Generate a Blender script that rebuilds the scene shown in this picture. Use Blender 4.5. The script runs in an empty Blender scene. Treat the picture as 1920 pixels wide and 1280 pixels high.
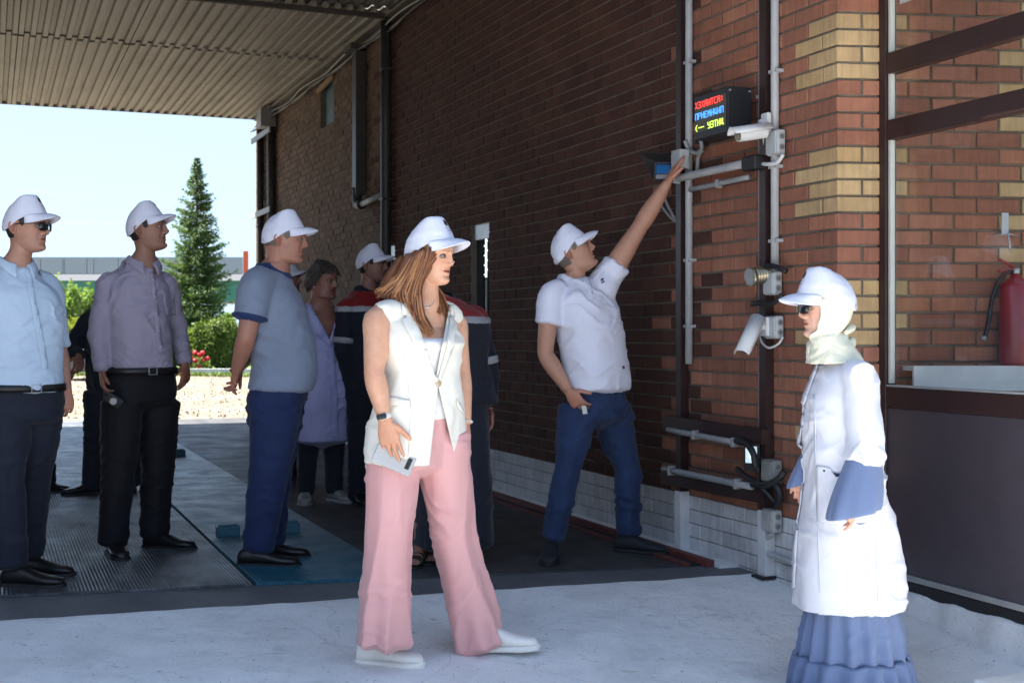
import bpy, bmesh, math, random
import numpy as np
from mathutils import Vector, Matrix
from mathutils.bvhtree import BVHTree
from mathutils.geometry import delaunay_2d_cdt

random.seed(7); np.random.seed(7)
sc = bpy.context.scene
R = math.radians

# ------------------------------------------------------------------ camera, sky, sun, exposure
FPX, CX, HY, HCAM = 2400.0, 960.0, 622.0, 1.17
cam = bpy.data.cameras.new('camera'); camo = bpy.data.objects.new('camera', cam)
sc.collection.objects.link(camo); sc.camera = camo
camo.location = (0, 0, HCAM); camo.rotation_euler = (R(90), 0, 0)
cam.sensor_width = 36; cam.lens = 36 * FPX / 1920; cam.shift_y = (HY - 640) / 1920
cam.clip_start = 0.1; cam.clip_end = 3000
cam.dof.use_dof = True; cam.dof.focus_distance = 5.2; cam.dof.aperture_fstop = 7.1
SUN = Vector((-0.511, 0.115, 1.0)).normalized()
world = bpy.data.worlds.new('World'); sc.world = world; world.use_nodes = True
wn = world.node_tree; wn.nodes.clear()
sky = wn.nodes.new('ShaderNodeTexSky'); sky.sky_type = 'NISHITA'; sky.sun_disc = False
sky.sun_elevation = math.asin(SUN.z); sky.sun_rotation = math.atan2(SUN.x, SUN.y)
sky.air_density = 1.0; sky.dust_density = 0.8; sky.ozone_density = 1.0
bg = wn.nodes.new('ShaderNodeBackground'); bg.inputs['Strength'].default_value = 0.15
wo = wn.nodes.new('ShaderNodeOutputWorld')
vs = wn.nodes.new('ShaderNodeVectorMath'); vs.operation = 'MULTIPLY_ADD'; vs.inputs[1].default_value = (0.80, 0.58, 0.40); vs.inputs[2].default_value = (1, 1, 1)
vd = wn.nodes.new('ShaderNodeVectorMath'); vd.operation = 'DIVIDE'
wn.links.new(sky.outputs[0], vs.inputs[0]); wn.links.new(sky.outputs[0], vd.inputs[0]); wn.links.new(vs.outputs[0], vd.inputs[1])
wn.links.new(vd.outputs[0], bg.inputs[0]); wn.links.new(bg.outputs[0], wo.inputs[0])
sl = bpy.data.lights.new('sun', 'SUN'); sl.energy = 4.6; sl.angle = R(0.53); sl.color = (1.0, 0.955, 0.88)
so = bpy.data.objects.new('sun', sl); sc.collection.objects.link(so)
so.rotation_euler = SUN.to_track_quat('Z', 'Y').to_euler(); so.location = (-5, 3, 12)
sc.view_settings.view_transform = 'Standard'; sc.view_settings.look = 'None'
sc.view_settings.gamma = 1.0; sc.view_settings.exposure = 2.55
try: sc.view_settings.use_curve_mapping = False
except Exception: pass

# ------------------------------------------------------------------ geometry helpers
def V3(*a): return np.array(a, float)
def nz(v): v = np.asarray(v, float); return v / (np.linalg.norm(v) + 1e-12)
def P(px, py, d): return V3((px - CX) / FPX * d, d, HCAM + (HY - py) / FPX * d)
CORN = V3(1.440, 5.648, 0); WD = nz((-0.378, 0.926, 0)); ND = nz((-0.926, -0.378, 0)); UP = V3(0, 0, 1)
RD = V3(math.cos(R(7)), math.sin(R(7)), 0); RN = V3(math.sin(R(7)), -math.cos(R(7)), 0)
def W(s, n, z): return CORN + WD * s + ND * n + UP * z
def sx(px):                                  # distance along the brick wall at an image column
    d = 3.745 / ((px - CX) / FPX + 0.408); return (d - 5.648) / 0.926
def dx(px): return 3.745 / ((px - CX) / FPX + 0.408)
def zx(px, py, off=0.0):                     # height on the brick wall under an image point
    return HCAM + (HY - py) * (dx(px) - off) / FPX
EDGE0, EDGE1 = V3(-2.07, 5.17, 0), V3(1.047, 6.13, 0)
ED = nz(EDGE1 - EDGE0); EN = V3(ED[1], -ED[0], 0)     # EN points towards the camera
def ramp_t(x, y): return (x - EDGE0[0]) * EN[0] + (y - EDGE0[1]) * EN[1]
def gz(x, y):
    t = ramp_t(x, y); return 0.0 if t < 0 else -0.1 * min(t, 6.5)

class MB:
    def __init__(s): s.v = []; s.f = []; s.m = []; s.n = 0
    def add(s, v, f, mi=0):
        v = np.asarray(v, float); s.v.append(v); s.f += [tuple(i + s.n for i in q) for q in f]
        s.m += [mi] * len(f); s.n += len(v); return s
    def box(s, c, ax, ay, az, mi=0):         # centre and three half-axis vectors
        c, ax, ay, az = map(np.asarray, (c, ax, ay, az))
        v = [c + ax * i + ay * j + az * k for i in (-1, 1) for j in (-1, 1) for k in (-1, 1)]
        f = [(0, 1, 3, 2), (4, 6, 7, 5), (0, 4, 5, 1), (2, 3, 7, 6), (0, 2, 6, 4), (1, 5, 7, 3)]
        if np.dot(np.cross(ax, ay), az) < 0: f = [q[::-1] for q in f]
        return s.add(v, f, mi)
    def tube(s, pts, r, seg=8, mi=0, sub=0, ref=None):
        pts = [np.asarray(p, float) for p in pts]
        rr = r if hasattr(r, '__len__') else [r] * len(pts)
        v, f = limb(pts, [(a, a) if not hasattr(a, '__len__') else a for a in rr], ref, seg, max(sub, 1), flat=True)
        return s.add(v, f, mi)
    def V(s): return np.concatenate(s.v) if s.v else np.zeros((0, 3))

def cr(pts, sub):
    pts = np.asarray(pts, float); n = len(pts)
    if sub <= 1 or n < 3:
        if sub <= 1: return pts
        o = []
        for i in range(n - 1):
            for k in range(sub): o.append(pts[i] + (pts[i + 1] - pts[i]) * k / sub)
        o.append(pts[-1]); return np.array(o)
    e = np.vstack([2 * pts[0] - pts[1], pts, 2 * pts[-1] - pts[-2]]); o = []
    for i in range(1, n):
        p0, p1, p2, p3 = e[i - 1], e[i], e[i + 1], e[i + 2]
        for k in range(sub):
            t = k / sub
            o.append(0.5 * ((2 * p1) + (-p0 + p2) * t + (2 * p0 - 5 * p1 + 4 * p2 - p3) * t * t + (-p0 + 3 * p1 - 3 * p2 + p3) * t ** 3))
    o.append(pts[-1]); return np.array(o)

def rings_mesh(C, U, Vf, Vb, pw, seg, cap=True, flat=False):
    K = len(C); th = np.linspace(0, 2 * math.pi, seg, endpoint=False)
    c, s_ = np.cos(th), np.sin(th)
    e = (2.0 / np.asarray(pw, float))[:, None]
    cc = np.sign(c)[None] * np.abs(c)[None] ** e; ss = np.sign(s_)[None] * np.abs(s_)[None] ** e
    Vx = np.where((c >= 0)[None, :, None], Vf[:, None, :], Vb[:, None, :])
    A = C[:, None, :] + U[:, None, :] * ss[:, :, None] + Vx * cc[:, :, None]
    v = A.reshape(-1, 3); f = []
    for i in range(K - 1):
        for j in range(seg):
            a = i * seg + j; b = i * seg + (j + 1) % seg
            f.append((a, b, b + seg, a + seg))
    if cap:
        n = len(v)
        if flat:
            v = np.vstack([v, C[0], C[-1]])
        else:
            t0 = nz(C[0] - C[1]); t1 = nz(C[-1] - C[-2])
            v = np.vstack([v, C[0] + t0 * np.linalg.norm(U[0]) * 0.35, C[-1] + t1 * np.linalg.norm(U[-1]) * 0.35])
        for j in range(seg):
            f.append((n, (j + 1) % seg, j)); f.append((n + 1, (K - 1) * seg + j, (K - 1) * seg + (j + 1) % seg))
    return v, f

def fixn(v, f):                               # make faces point outwards (signed volume)
    vol = 0
    for q in f[:4000]:
        a, b, c = v[q[0]], v[q[1]], v[q[2]]; vol += np.dot(a, np.cross(b, c))
        if len(q) == 4: vol += np.dot(a, np.cross(c, v[q[3]]))
    return f if vol > 0 else [q[::-1] for q in f]

def limb(pts, rad, ref=None, seg=16, sub=4, pw=2.0, flat=False):
    pts = np.asarray(pts, float); rad = np.asarray([(r, r) if not hasattr(r, '__len__') else r for r in rad], float)
    A = cr(np.hstack([pts, rad]), sub); C = A[:, :3]; rr = np.maximum(A[:, 3:], 1e-4)
    T = np.gradient(C, axis=0); T /= (np.linalg.norm(T, axis=1)[:, None] + 1e-12)
    if ref is None: ref = V3(0.31, -0.95, 0.05) if abs(T[0][1]) < 0.8 else V3(0, 0.1, 1)
    ref = nz(ref); U = []; u = ref
    for t in T:
        u = u - np.dot(u, t) * t
        if np.linalg.norm(u) < 1e-3: u = np.cross(t, V3(0.3, 0.5, 0.8))
        u = nz(u); U.append(u)
    U = np.array(U); Vv = np.cross(T, U)
    v, f = rings_mesh(C, Vv * rr[:, 1:2], U * rr[:, :1], U * rr[:, :1], [pw] * len(C), seg, True, flat)
    v0 = v - v.mean(0)
    return v, fixn(v0, f)

def loft(secs, seg=32, sub=4, cap=True):      # secs: (centre, U, Vfront, Vback, power)
    A = cr([np.concatenate([s[0], s[1], s[2], s[3], [s[4]]]) for s in secs], sub)
    v, f = rings_mesh(A[:, :3], A[:, 3:6], A[:, 6:9], A[:, 9:12], np.clip(A[:, 12], 1.6, 6), seg, cap)
    return v, fixn(v - v.mean(0), f)

# vectorised gradient noise
_perm = np.random.RandomState(3).permutation(256); _perm = np.concatenate([_perm, _perm, _perm])
_g = np.random.RandomState(4).normal(size=(256, 3)); _g /= np.linalg.norm(_g, axis=1)[:, None]
def pnoise(Pt, sc_=1.0, seed=0):
    p = np.asarray(Pt, float) * np.asarray(sc_) + seed * 17.31 + 100.0
    i = np.floor(p).astype(int); f = p - i; u = f * f * f * (f * (f * 6 - 15) + 10); i &= 255; r = 0
    for a in (0, 1):
        for b in (0, 1):
            for c in (0, 1):
                h = _perm[_perm[_perm[i[:, 0] + a & 255] + (i[:, 1] + b & 255)] + (i[:, 2] + c & 255)]
                d = ((f - [a, b, c]) * _g[h]).sum(1)
                w = (u[:, 0] if a else 1 - u[:, 0]) * (u[:, 1] if b else 1 - u[:, 1]) * (u[:, 2] if c else 1 - u[:, 2])
                r = r + d * w
    return r * 1.5
def fbm(Pt, s=1.0, o=3, seed=0):
    r = 0; a = 1
    for k in range(o): r = r + a * pnoise(Pt, np.asarray(s) * 2 ** k, seed + k); a *= 0.5
    return r
def ridge(Pt, s, seed=0):
    n = pnoise(Pt, s, seed); return 1 - np.abs(n) * 2.2

# ------------------------------------------------------------------ objects
def tag(o, label=None, cat=None, group=None, kind=None):
    if label: o['label'] = label
    if cat: o['category'] = cat
    if group: o['group'] = group
    if kind: o['kind'] = kind
    return o
def empty(name, loc, label, cat, group=None):
    o = bpy.data.objects.new(name, None); o.empty_display_size = 0.2
    sc.collection.objects.link(o); o.location = Vector(loc); tag(o, label, cat, group); return o
def rootof(o):
    while o.parent: o = o.parent
    return o
def mk(name, v, f, mats, parent=None, smooth=True, mi=None, kind=None, label=None, attr=None, link=True, loc=None):
    me = bpy.data.meshes.new(name)
    off = np.array(rootof(parent).location) if parent is not None else (np.asarray(loc) if loc is not None else V3(0, 0, 0))
    v = np.asarray(v, float) - off
    me.from_pydata(v.tolist(), [], [tuple(int(i) for i in q) for q in f])
    if not isinstance(mats, (list, tuple)): mats = [mats]
    for m in mats: me.materials.append(m)
    if mi is not None: me.polygons.foreach_set('material_index', np.asarray(mi, dtype=np.int32))
    if smooth: me.polygons.foreach_set('use_smooth', [True] * len(me.polygons))
    if attr:
        for k, a in attr.items():
            at = me.attributes.new(k, 'FLOAT_COLOR', 'POINT'); a = np.asarray(a, np.float32)
            if a.shape[1] == 3: a = np.hstack([a, np.ones((len(a), 1), np.float32)])
            at.data.foreach_set('color', a.ravel())
    me.update(); me.validate()
    o = bpy.data.objects.new(name, me); sc.collection.objects.link(o)
    if parent is not None: o.parent = parent
    elif loc is not None: o.location = Vector(loc)
    tag(o, label, None, None, kind); return o
def mkb(name, mb, mats, parent=None, smooth=False, **k):
    return mk(name, mb.V(), mb.f, mats, parent, smooth, mi=mb.m, **k)
def bevel(o, w=0.004, seg=2):
    m = o.modifiers.new('bevel', 'BEVEL'); m.width = w; m.segments = seg; m.limit_method = 'ANGLE'; m.angle_limit = R(35); return o

def remesh(mb, vox, smooth=2):
    me = bpy.data.meshes.new('tmp'); me.from_pydata(mb.V().tolist(), [], mb.f)
    o = bpy.data.objects.new('tmp', me); sc.collection.objects.link(o)
    m = o.modifiers.new('r', 'REMESH'); m.mode = 'VOXEL'; m.voxel_size = vox; m.adaptivity = 0
    dg = bpy.context.evaluated_depsgraph_get(); e = o.evaluated_get(dg); m2 = e.to_mesh()
    n = len(m2.vertices); v = np.empty(n * 3, np.float32); m2.vertices.foreach_get('co', v); v = v.reshape(-1, 3).astype(float)
    nl = len(m2.loops); li = np.empty(nl, np.int32); m2.loops.foreach_get('vertex_index', li)
    lt = np.empty(len(m2.polygons), np.int32); m2.polygons.foreach_get('loop_total', lt)
    ls = np.empty(len(m2.polygons), np.int32); m2.polygons.foreach_get('loop_start', ls)
    f = [tuple(li[a:a + b]) for a, b in zip(ls, lt)]
    ed = np.empty(len(m2.edges) * 2, np.int32); m2.edges.foreach_get('vertices', ed); ed = ed.reshape(-1, 2)
    e.to_mesh_clear(); bpy.data.objects.remove(o); bpy.data.meshes.remove(me)
    v = lap(v, ed, smooth); return v, f, ed
def lap(v, ed, it, k=0.5):
    n = len(v); deg = np.bincount(ed.ravel(), minlength=n).astype(float)[:, None] + 1e-9
    for _ in range(it):
        s = np.zeros_like(v)
        for c in range(3):
            s[:, c] = np.bincount(ed[:, 0], v[ed[:, 1], c], n) + np.bincount(ed[:, 1], v[ed[:, 0], c], n)
        v = v + (s / deg - v) * k
    return v
def vnorm(v, f):
    q = np.array([x if len(x) == 4 else (x[0], x[1], x[2], x[2]) for x in f])
    fn = np.cross(v[q[:, 2]] - v[q[:, 0]], v[q[:, 3]] - v[q[:, 1]]); bad = q[:, 2] == q[:, 3]
    if bad.any(): fn[bad] = np.cross(v[q[bad, 1]] - v[q[bad, 0]], v[q[bad, 2]] - v[q[bad, 0]])
    N = np.zeros_like(v)
    for c in range(4):
        for a in range(3): N[:, a] += np.bincount(q[:, c], fn[:, a], len(v))
    return N / (np.linalg.norm(N, axis=1)[:, None] + 1e-12)

# ------------------------------------------------------------------ materials
def newmat(name):
    m = bpy.data.materials.new(name); m.use_nodes = True; nt = m.node_tree
    b = nt.nodes['Principled BSDF']; return m, nt, b
def nd(nt, t, **k):
    n = nt.nodes.new(t)
    for a, b in k.items(): setattr(n, a, b)
    return n
def objco(nt, scale=(1, 1, 1)):
    tc = nd(nt, 'ShaderNodeTexCoord'); mp = nd(nt, 'ShaderNodeMapping'); mp.inputs['Scale'].default_value = scale
    nt.links.new(tc.outputs['Object'], mp.inputs['Vector']); return mp.outputs[0]
def noise(nt, co, s, d=3, r=0.55):
    n = nd(nt, 'ShaderNodeTexNoise'); n.inputs['Scale'].default_value = s; n.inputs['Detail'].default_value = d; n.inputs['Roughness'].default_value = r
    nt.links.new(co, n.inputs['Vector']); return n.outputs['Fac']
def ramp(nt, fac, stops):
    n = nd(nt, 'ShaderNodeValToRGB'); nt.links.new(fac, n.inputs[0]); e = n.color_ramp.elements
    while len(e) < len(stops): e.new(0.5)
    for i, (p, c) in enumerate(stops):
        e[i].position = p; e[i].color = (*c, 1) if hasattr(c, '__len__') else (c, c, c, 1)
    return n.outputs[0]
def mixc(nt, fac, a, b, mode='MIX'):
    n = nd(nt, 'ShaderNodeMix', data_type='RGBA', blend_type=mode)
    for sock, val in ((n.inputs[0], fac), (n.inputs[6], a), (n.inputs[7], b)):
        if isinstance(val, (int, float)): sock.default_value = val
        elif isinstance(val, tuple): sock.default_value = (*val, 1)
        else: nt.links.new(val, sock)
    return n.outputs[2]
def bump(nt, b, h, s=0.3, d=0.01):
    n = nd(nt, 'ShaderNodeBump'); n.inputs['Strength'].default_value = s; n.inputs['Distance'].default_value = d
    nt.links.new(h, n.inputs['Height']); nt.links.new(n.outputs[0], b.inputs['Normal'])
def srgb(r, g, b): 
    f = lambda c: (c / 255 / 12.92) if c / 255 <= 0.04045 else ((c / 255 + 0.055) / 1.055) ** 2.4
    return (f(r), f(g), f(b))
MC = {}
def plain(name, col, rough=0.6, metal=0.0, var=0.12, bs=60, bstr=0.15, spec=0.5, coat=0.0):
    if name in MC: return MC[name]
    m, nt, b = newmat(name); co = objco(nt)
    f = noise(nt, co, 9, 5, 0.6); k = ramp(nt, f, [(0.3, 1 - var), (0.7, 1 + var * 0.6)])
    nt.links.new(mixc(nt, 1.0, tuple(col), k, 'MULTIPLY'), b.inputs['Base Color'])
    b.inputs['Roughness'].default_value = rough; b.inputs['Metallic'].default_value = metal
    b.inputs['Specular IOR Level'].default_value = spec; b.inputs['Coat Weight'].default_value = coat
    bump(nt, b, noise(nt, co, bs, 4), bstr, 0.002); MC[name] = m; return m
def cloth(name, col, rough=0.85, fold=0.35, weave=900, sheen=0.15, var=0.08, foldscale=(10, 10, 10), trans=0.0):
    if name in MC: return MC[name]
    m, nt, b = newmat(name); co = objco(nt); cf = objco(nt, foldscale)
    f = noise(nt, co, 6, 6, 0.7); k = ramp(nt, f, [(0.25, 1 - var), (0.75, 1 + var * 0.5)])
    w = noise(nt, co, weave, 1); k2 = ramp(nt, w, [(0.3, 0.93), (0.7, 1.05)])
    c = mixc(nt, 1.0, mixc(nt, 1.0, tuple(col), k, 'MULTIPLY'), k2, 'MULTIPLY'); nt.links.new(c, b.inputs['Base Color'])
    b.inputs['Roughness'].default_value = rough; b.inputs['Sheen Weight'].default_value = sheen
    b.inputs['Specular IOR Level'].default_value = 0.25
    n1 = nd(nt, 'ShaderNodeTexNoise'); n1.inputs['Scale'].default_value = 1.0; n1.inputs['Detail'].default_value = 2.5
    n1.inputs['Distortion'].default_value = 1.6; nt.links.new(cf, n1.inputs['Vector'])
    ma = nd(nt, 'ShaderNodeMath', operation='MULTIPLY_ADD'); nt.links.new(w, ma.inputs[0]); ma.inputs[1].default_value = 0.02
    nt.links.new(n1.outputs['Fac'], ma.inputs[2]); bump(nt, b, ma.outputs[0], fold * 0.6, 0.03)
    MC[name] = m; return m
def skinmat(name, col, rough=0.48):
    if name in MC: return MC[name]
    m, nt, b = newmat(name); co = objco(nt)
    at = nd(nt, 'ShaderNodeAttribute', attribute_name='tint')
    f = noise(nt, co, 28, 5, 0.65); k = ramp(nt, f, [(0.3, (0.90, 0.84, 0.82)), (0.7, (1.05, 1.05, 1.05))])
    c = mixc(nt, 1.0, mixc(nt, 1.0, tuple(col), at.outputs['Color'], 'MULTIPLY'), k, 'MULTIPLY')
    nt.links.new(c, b.inputs['Base Color']); b.inputs['Roughness'].default_value = rough
    b.inputs['Subsurface Weight'].default_value = 0.12; b.inputs['Subsurface Radius'].default_value = (0.8, 0.3, 0.15)
    b.inputs['Subsurface Scale'].default_value = 0.01; b.inputs['Specular IOR Level'].default_value = 0.4
    bump(nt, b, noise(nt, co, 350, 3), 0.12, 0.001); MC[name] = m; return m
def emit(name, col, s):
    m, nt, b = newmat(name); b.inputs['Base Color'].default_value = (*col, 1)
    b.inputs['Emission Color'].default_value = (*col, 1); b.inputs['Emission Strength'].default_value = s; return m
# ================================================================== THE SETTING
def wallco(nt, scale=(1, 1, 1)):             # object coords turned so that x runs along the wall
    tc = nd(nt, 'ShaderNodeTexCoord'); g = nd(nt, 'ShaderNodeNewGeometry')
    mp = nd(nt, 'ShaderNodeMapping'); mp.inputs['Rotation'].default_value = (0, 0, -math.atan2(WD[1], WD[0]))
    nt.links.new(g.outputs['Position'], mp.inputs['Vector'])
    m2 = nd(nt, 'ShaderNodeMapping'); m2.inputs['Scale'].default_value = scale; nt.links.new(mp.outputs[0], m2.inputs['Vector'])
    return m2.outputs[0]
def maps(nt, co, scale):
    m2 = nd(nt, 'ShaderNodeMapping'); m2.inputs['Scale'].default_value = scale; nt.links.new(co, m2.inputs['Vector']); return m2.outputs[0]
def worldco(nt):
    return nd(nt, 'ShaderNodeNewGeometry').outputs['Position']

# --- ground sheet
def dirt_mat():
    m, nt, b = newmat('dirt'); co = worldco(nt)
    c = ramp(nt, noise(nt, co, 0.7, 8, 0.65), [(0.3, (0.10, 0.072, 0.045)), (0.5, (0.155, 0.118, 0.078)), (0.7, (0.21, 0.168, 0.118))])
    c2 = ramp(nt, noise(nt, maps(nt, co, (0.2, 1, 1)), 1.1, 3, 0.5), [(0.52, (0, 0, 0)), (0.62, (1, 1, 1))])
    c = mixc(nt, c2, c, (0.24, 0.205, 0.155))
    c = mixc(nt, 0.5, c, ramp(nt, noise(nt, co, 14, 4, 0.7), [(0.35, (0.08, 0.058, 0.04)), (0.65, (0.24, 0.20, 0.15))]))
    nt.links.new(c, b.inputs['Base Color']); b.inputs['Roughness'].default_value = 0.95
    bump(nt, b, noise(nt, co, 18, 6, 0.7), 0.8, 0.04); return m
def ground():
    xs = np.concatenate([[-900, -300, -120, -60], np.arange(-34, 34.1, 0.8), [60, 120, 300, 900]])
    ys = np.concatenate([[-400, -120, -40, -20], np.arange(-12, 60, 0.7), [70, 90, 120, 200, 400, 900, 2000]])
    X, Y = np.meshgrid(xs, ys); t = np.clip((5.6 - Y), 0, 6.5)
    pts = np.stack([X.ravel(), Y.ravel(), (-0.07 - 0.1 * t).ravel()], 1)
    far = (pts[:, 1] > 19) & (pts[:, 1] < 60); pts[far, 2] += 0.04 * fbm(pts[far], 0.6, 3)
    nx = len(xs); f = [(r * nx + c, r * nx + c + 1, (r + 1) * nx + c + 1, (r + 1) * nx + c) for r in range(len(ys) - 1) for c in range(nx - 1)]
    mk('ground', pts, f, dirt_mat(), kind='structure')
ground()

def sA(n):                                    # plate front line, as s for a given n
    A0 = V3(-2.26, 5.64, 0); d = nz(V3(0.96, 6.41, 0) - A0); a = A0 - CORN
    k = (n - a @ ND) / (d @ ND); return (a + d * k) @ WD
def sE(n):
    a = EDGE0 - CORN; k = (n - a @ ND) / (ED @ ND); return (a + ED * k) @ WD
SF = 12.85
def prism(mb, poly, z0, z1, mi=0):
    n = len(poly); v = [V3(p[0], p[1], z0) for p in poly] + [V3(p[0], p[1], z1) for p in poly]
    ar = sum(poly[i][0] * poly[(i + 1) % n][1] - poly[(i + 1) % n][0] * poly[i][1] for i in range(n))
    f = [tuple(range(n))[::-1], tuple(range(n, 2 * n))] + [(i, (i + 1) % n, (i + 1) % n + n, i + n) for i in range(n)]
    if ar < 0: f = [q[::-1] for q in f]
    mb.add(v, f, mi)

def conc_mat():
    m, nt, b = newmat('grey_concrete'); co = worldco(nt)
    c = ramp(nt, noise(nt, co, 2.2, 7, 0.65), [(0.3, (0.075, 0.08, 0.09)), (0.6, (0.13, 0.14, 0.155)), (0.8, (0.20, 0.21, 0.225))])
    c = mixc(nt, 0.35, c, ramp(nt, noise(nt, co, 45, 4, 0.7), [(0.35, 0.06), (0.7, 0.2)]))
    nt.links.new(c, b.inputs['Base Color']); b.inputs['Roughness'].default_value = 0.62
    bump(nt, b, noise(nt, co, 60, 5, 0.7), 0.35, 0.004); return m
def lane_mat():
    m, nt, b = newmat('dark_deck'); co = worldco(nt); wc = wallco(nt, (0.5, 3, 1))
    c = ramp(nt, noise(nt, wc, 1.6, 7, 0.65), [(0.3, (0.028, 0.028, 0.030)), (0.6, (0.062, 0.060, 0.060)), (0.82, (0.15, 0.145, 0.14))])
    nt.links.new(c, b.inputs['Base Color'])
    r = ramp(nt, noise(nt, co, 3, 5, 0.6), [(0.3, 0.42), (0.7, 0.7)]); nt.links.new(r, b.inputs['Roughness'])
    bump(nt, b, noise(nt, co, 70, 5, 0.7), 0.3, 0.003); return m
def plate_mat(name, base, dusty, teal=False):
    m, nt, b = newmat(name); co = worldco(nt); wc = wallco(nt)
    w1 = nd(nt, 'ShaderNodeTexWave', wave_type='BANDS', bands_direction='Y'); w1.inputs['Scale'].default_value = 19.0
    w1.inputs['Distortion'].default_value = 0.0; nt.links.new(wc, w1.inputs['Vector'])
    w2 = nd(nt, 'ShaderNodeTexWave', wave_type='BANDS', bands_direction='X'); w2.inputs['Scale'].default_value = 17.0; nt.links.new(wc, w2.inputs['Vector'])
    mul = nd(nt, 'ShaderNodeMath', operation='MULTIPLY_ADD'); nt.links.new(w1.outputs['Fac'], mul.inputs[0]); nt.links.new(w2.outputs['Fac'], mul.inputs[1])
    nt.links.new(w1.outputs['Fac'], mul.inputs[2])
    d = noise(nt, maps(nt, wc, (0.6, 1.6, 1)), 1.3, 8, 0.68)
    lo = 0.42 if teal else 0.5
    fac = ramp(nt, d, [(lo - 0.06, (0, 0, 0)), (lo + 0.14, (1, 1, 1))])
    if teal:                                  # worn dusty paint on the far two thirds, fresher paint in front
        sep = nd(nt, 'ShaderNodeSeparateXYZ'); nt.links.new(wc, sep.inputs[0])
        mr = nd(nt, 'ShaderNodeMapRange'); nt.links.new(sep.outputs[0], mr.inputs[0])
        s0 = float(nz(WD) @ CORN); mr.inputs[1].default_value = s0 + 1.7; mr.inputs[2].default_value = s0 + 3.4
        fac = mixc(nt, 1.0, fac, mr.outputs[0], 'MULTIPLY')
    f2 = ramp(nt, noise(nt, co, 22, 5, 0.75), [(0.35, 0.55), (0.65, 1.0)])
    c = mixc(nt, fac, base, dusty); c = mixc(nt, 1.0, c, f2, 'MULTIPLY')
    edge = ramp(nt, mul.outputs[0], [(0.6, 1.0), (1.6, 1.12)]); c = mixc(nt, 1.0, c, edge, 'MULTIPLY')
    nt.links.new(c, b.inputs['Base Color'])
    r = ramp(nt, noise(nt, co, 5, 5, 0.6), [(0.3, 0.30), (0.7, 0.52)]); nt.links.new(r, b.inputs['Roughness'])
    b.inputs['Metallic'].default_value = 0.0 if teal else 0.25; b.inputs['Specular IOR Level'].default_value = 0.6
    bump(nt, b, mul.outputs[0], 0.55, 0.004); return m
M_conc, M_lane = conc_mat(), lane_mat()
M_plate = plate_mat('worn_steel_plate', (0.085, 0.088, 0.096), (0.22, 0.23, 0.24))
M_teal = plate_mat('teal_paint', (0.012, 0.115, 0.17), (0.22, 0.30, 0.33), True)
mb = MB(); prism(mb, [W(sE(-0.02), -0.02, 0), W(sE(7), 7, 0), W(SF, 7, 0), W(SF, -0.02, 0)], -0.5, -0.002)
mkb('platform', mb, M_conc, kind='structure')
deck = empty('weighbridge_deck', W(6, 3, 0), 'steel weighbridge deck of grey ribbed plates with a teal strip beside the brick wall', 'weighbridge')
def deckplate(name, n0, n1, s0, s1, z, m):
    mb = MB(); g = 0.004
    a0, a1 = (sA(n0) if s0 is None else s0 + g), (sA(n1) if s0 is None else s0 + g)
    prism(mb, [W(a0, n0 + g, 0), W(a1, n1 - g, 0), W(s1 - g, n1 - g, 0), W(s1 - g, n0 + g, 0)], 0.0, z)
    mkb(name, mb, m, deck)
for a, b_ in ((None, 3.35), (3.35, 6.4), (6.4, 9.5), (9.5, 12.8)):
    deckplate('steel_plate', 2.345, 4.42, a, b_, 0.012, M_plate); deckplate('steel_plate', 4.43, 6.5, a, b_, 0.012, M_plate)
for a, b_ in ((None, 2.2), (2.2, 5.6), (5.6, 9.2), (9.2, 12.8)):
    deckplate('teal_plate', 1.65, 2.335, a, b_, 0.016, M_teal)
for a, b_ in ((None, 4.6), (4.6, 8.7), (8.7, 12.8)):
    deckplate('deck_sheet', 0.27, 1.64, a, b_, 0.006, M_lane)
M_hinge = plain('teal_steel', (0.02, 0.10, 0.14), 0.45)
for px, py, w in ((427, 1003, 0.13), (541, 997, 0.12), (331, 852, 0.16)):
    d = 2400 * HCAM / (py + 6 - HY); c = P(px, HY, d); c[2] = 0.045
    mb = MB(); mb.box(c, ED * w / 2, EN * 0.05, UP * 0.03); mb.box(c + UP * 0.033, ED * w / 2.4, EN * 0.035, UP * 0.006)
    bevel(mkb('lifting_block', mb, M_hinge, deck), 0.006)
# red kerb rail
rail = empty('kerb_rail', W(6, 0.2, 0), 'rusty red steel rail running along the foot of the white plinth', 'rail')
M_red = plain('rusty_red_paint', (0.15, 0.035, 0.03), 0.7, var=0.35, bstr=0.4)
mb = MB(); mb.box(W(6.7, 0.14, 0.016), WD * 5.85, ND * 0.022, UP * 0.016); mkb('upper_flange', mb, M_red, rail)
mb = MB(); mb.box(W(6.7, 0.245, 0.009), WD * 5.8, ND * 0.02, UP * 0.006); mkb('lower_flange', mb, M_red, rail)
mb = MB(); mb.box(W(6.7, 0.195, 0.004), WD * 5.8, ND * 0.028, UP * 0.004); mkb('rail_groove', mb, plain('dark_gap', (0.015, 0.012, 0.012), 0.9), rail)

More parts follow.
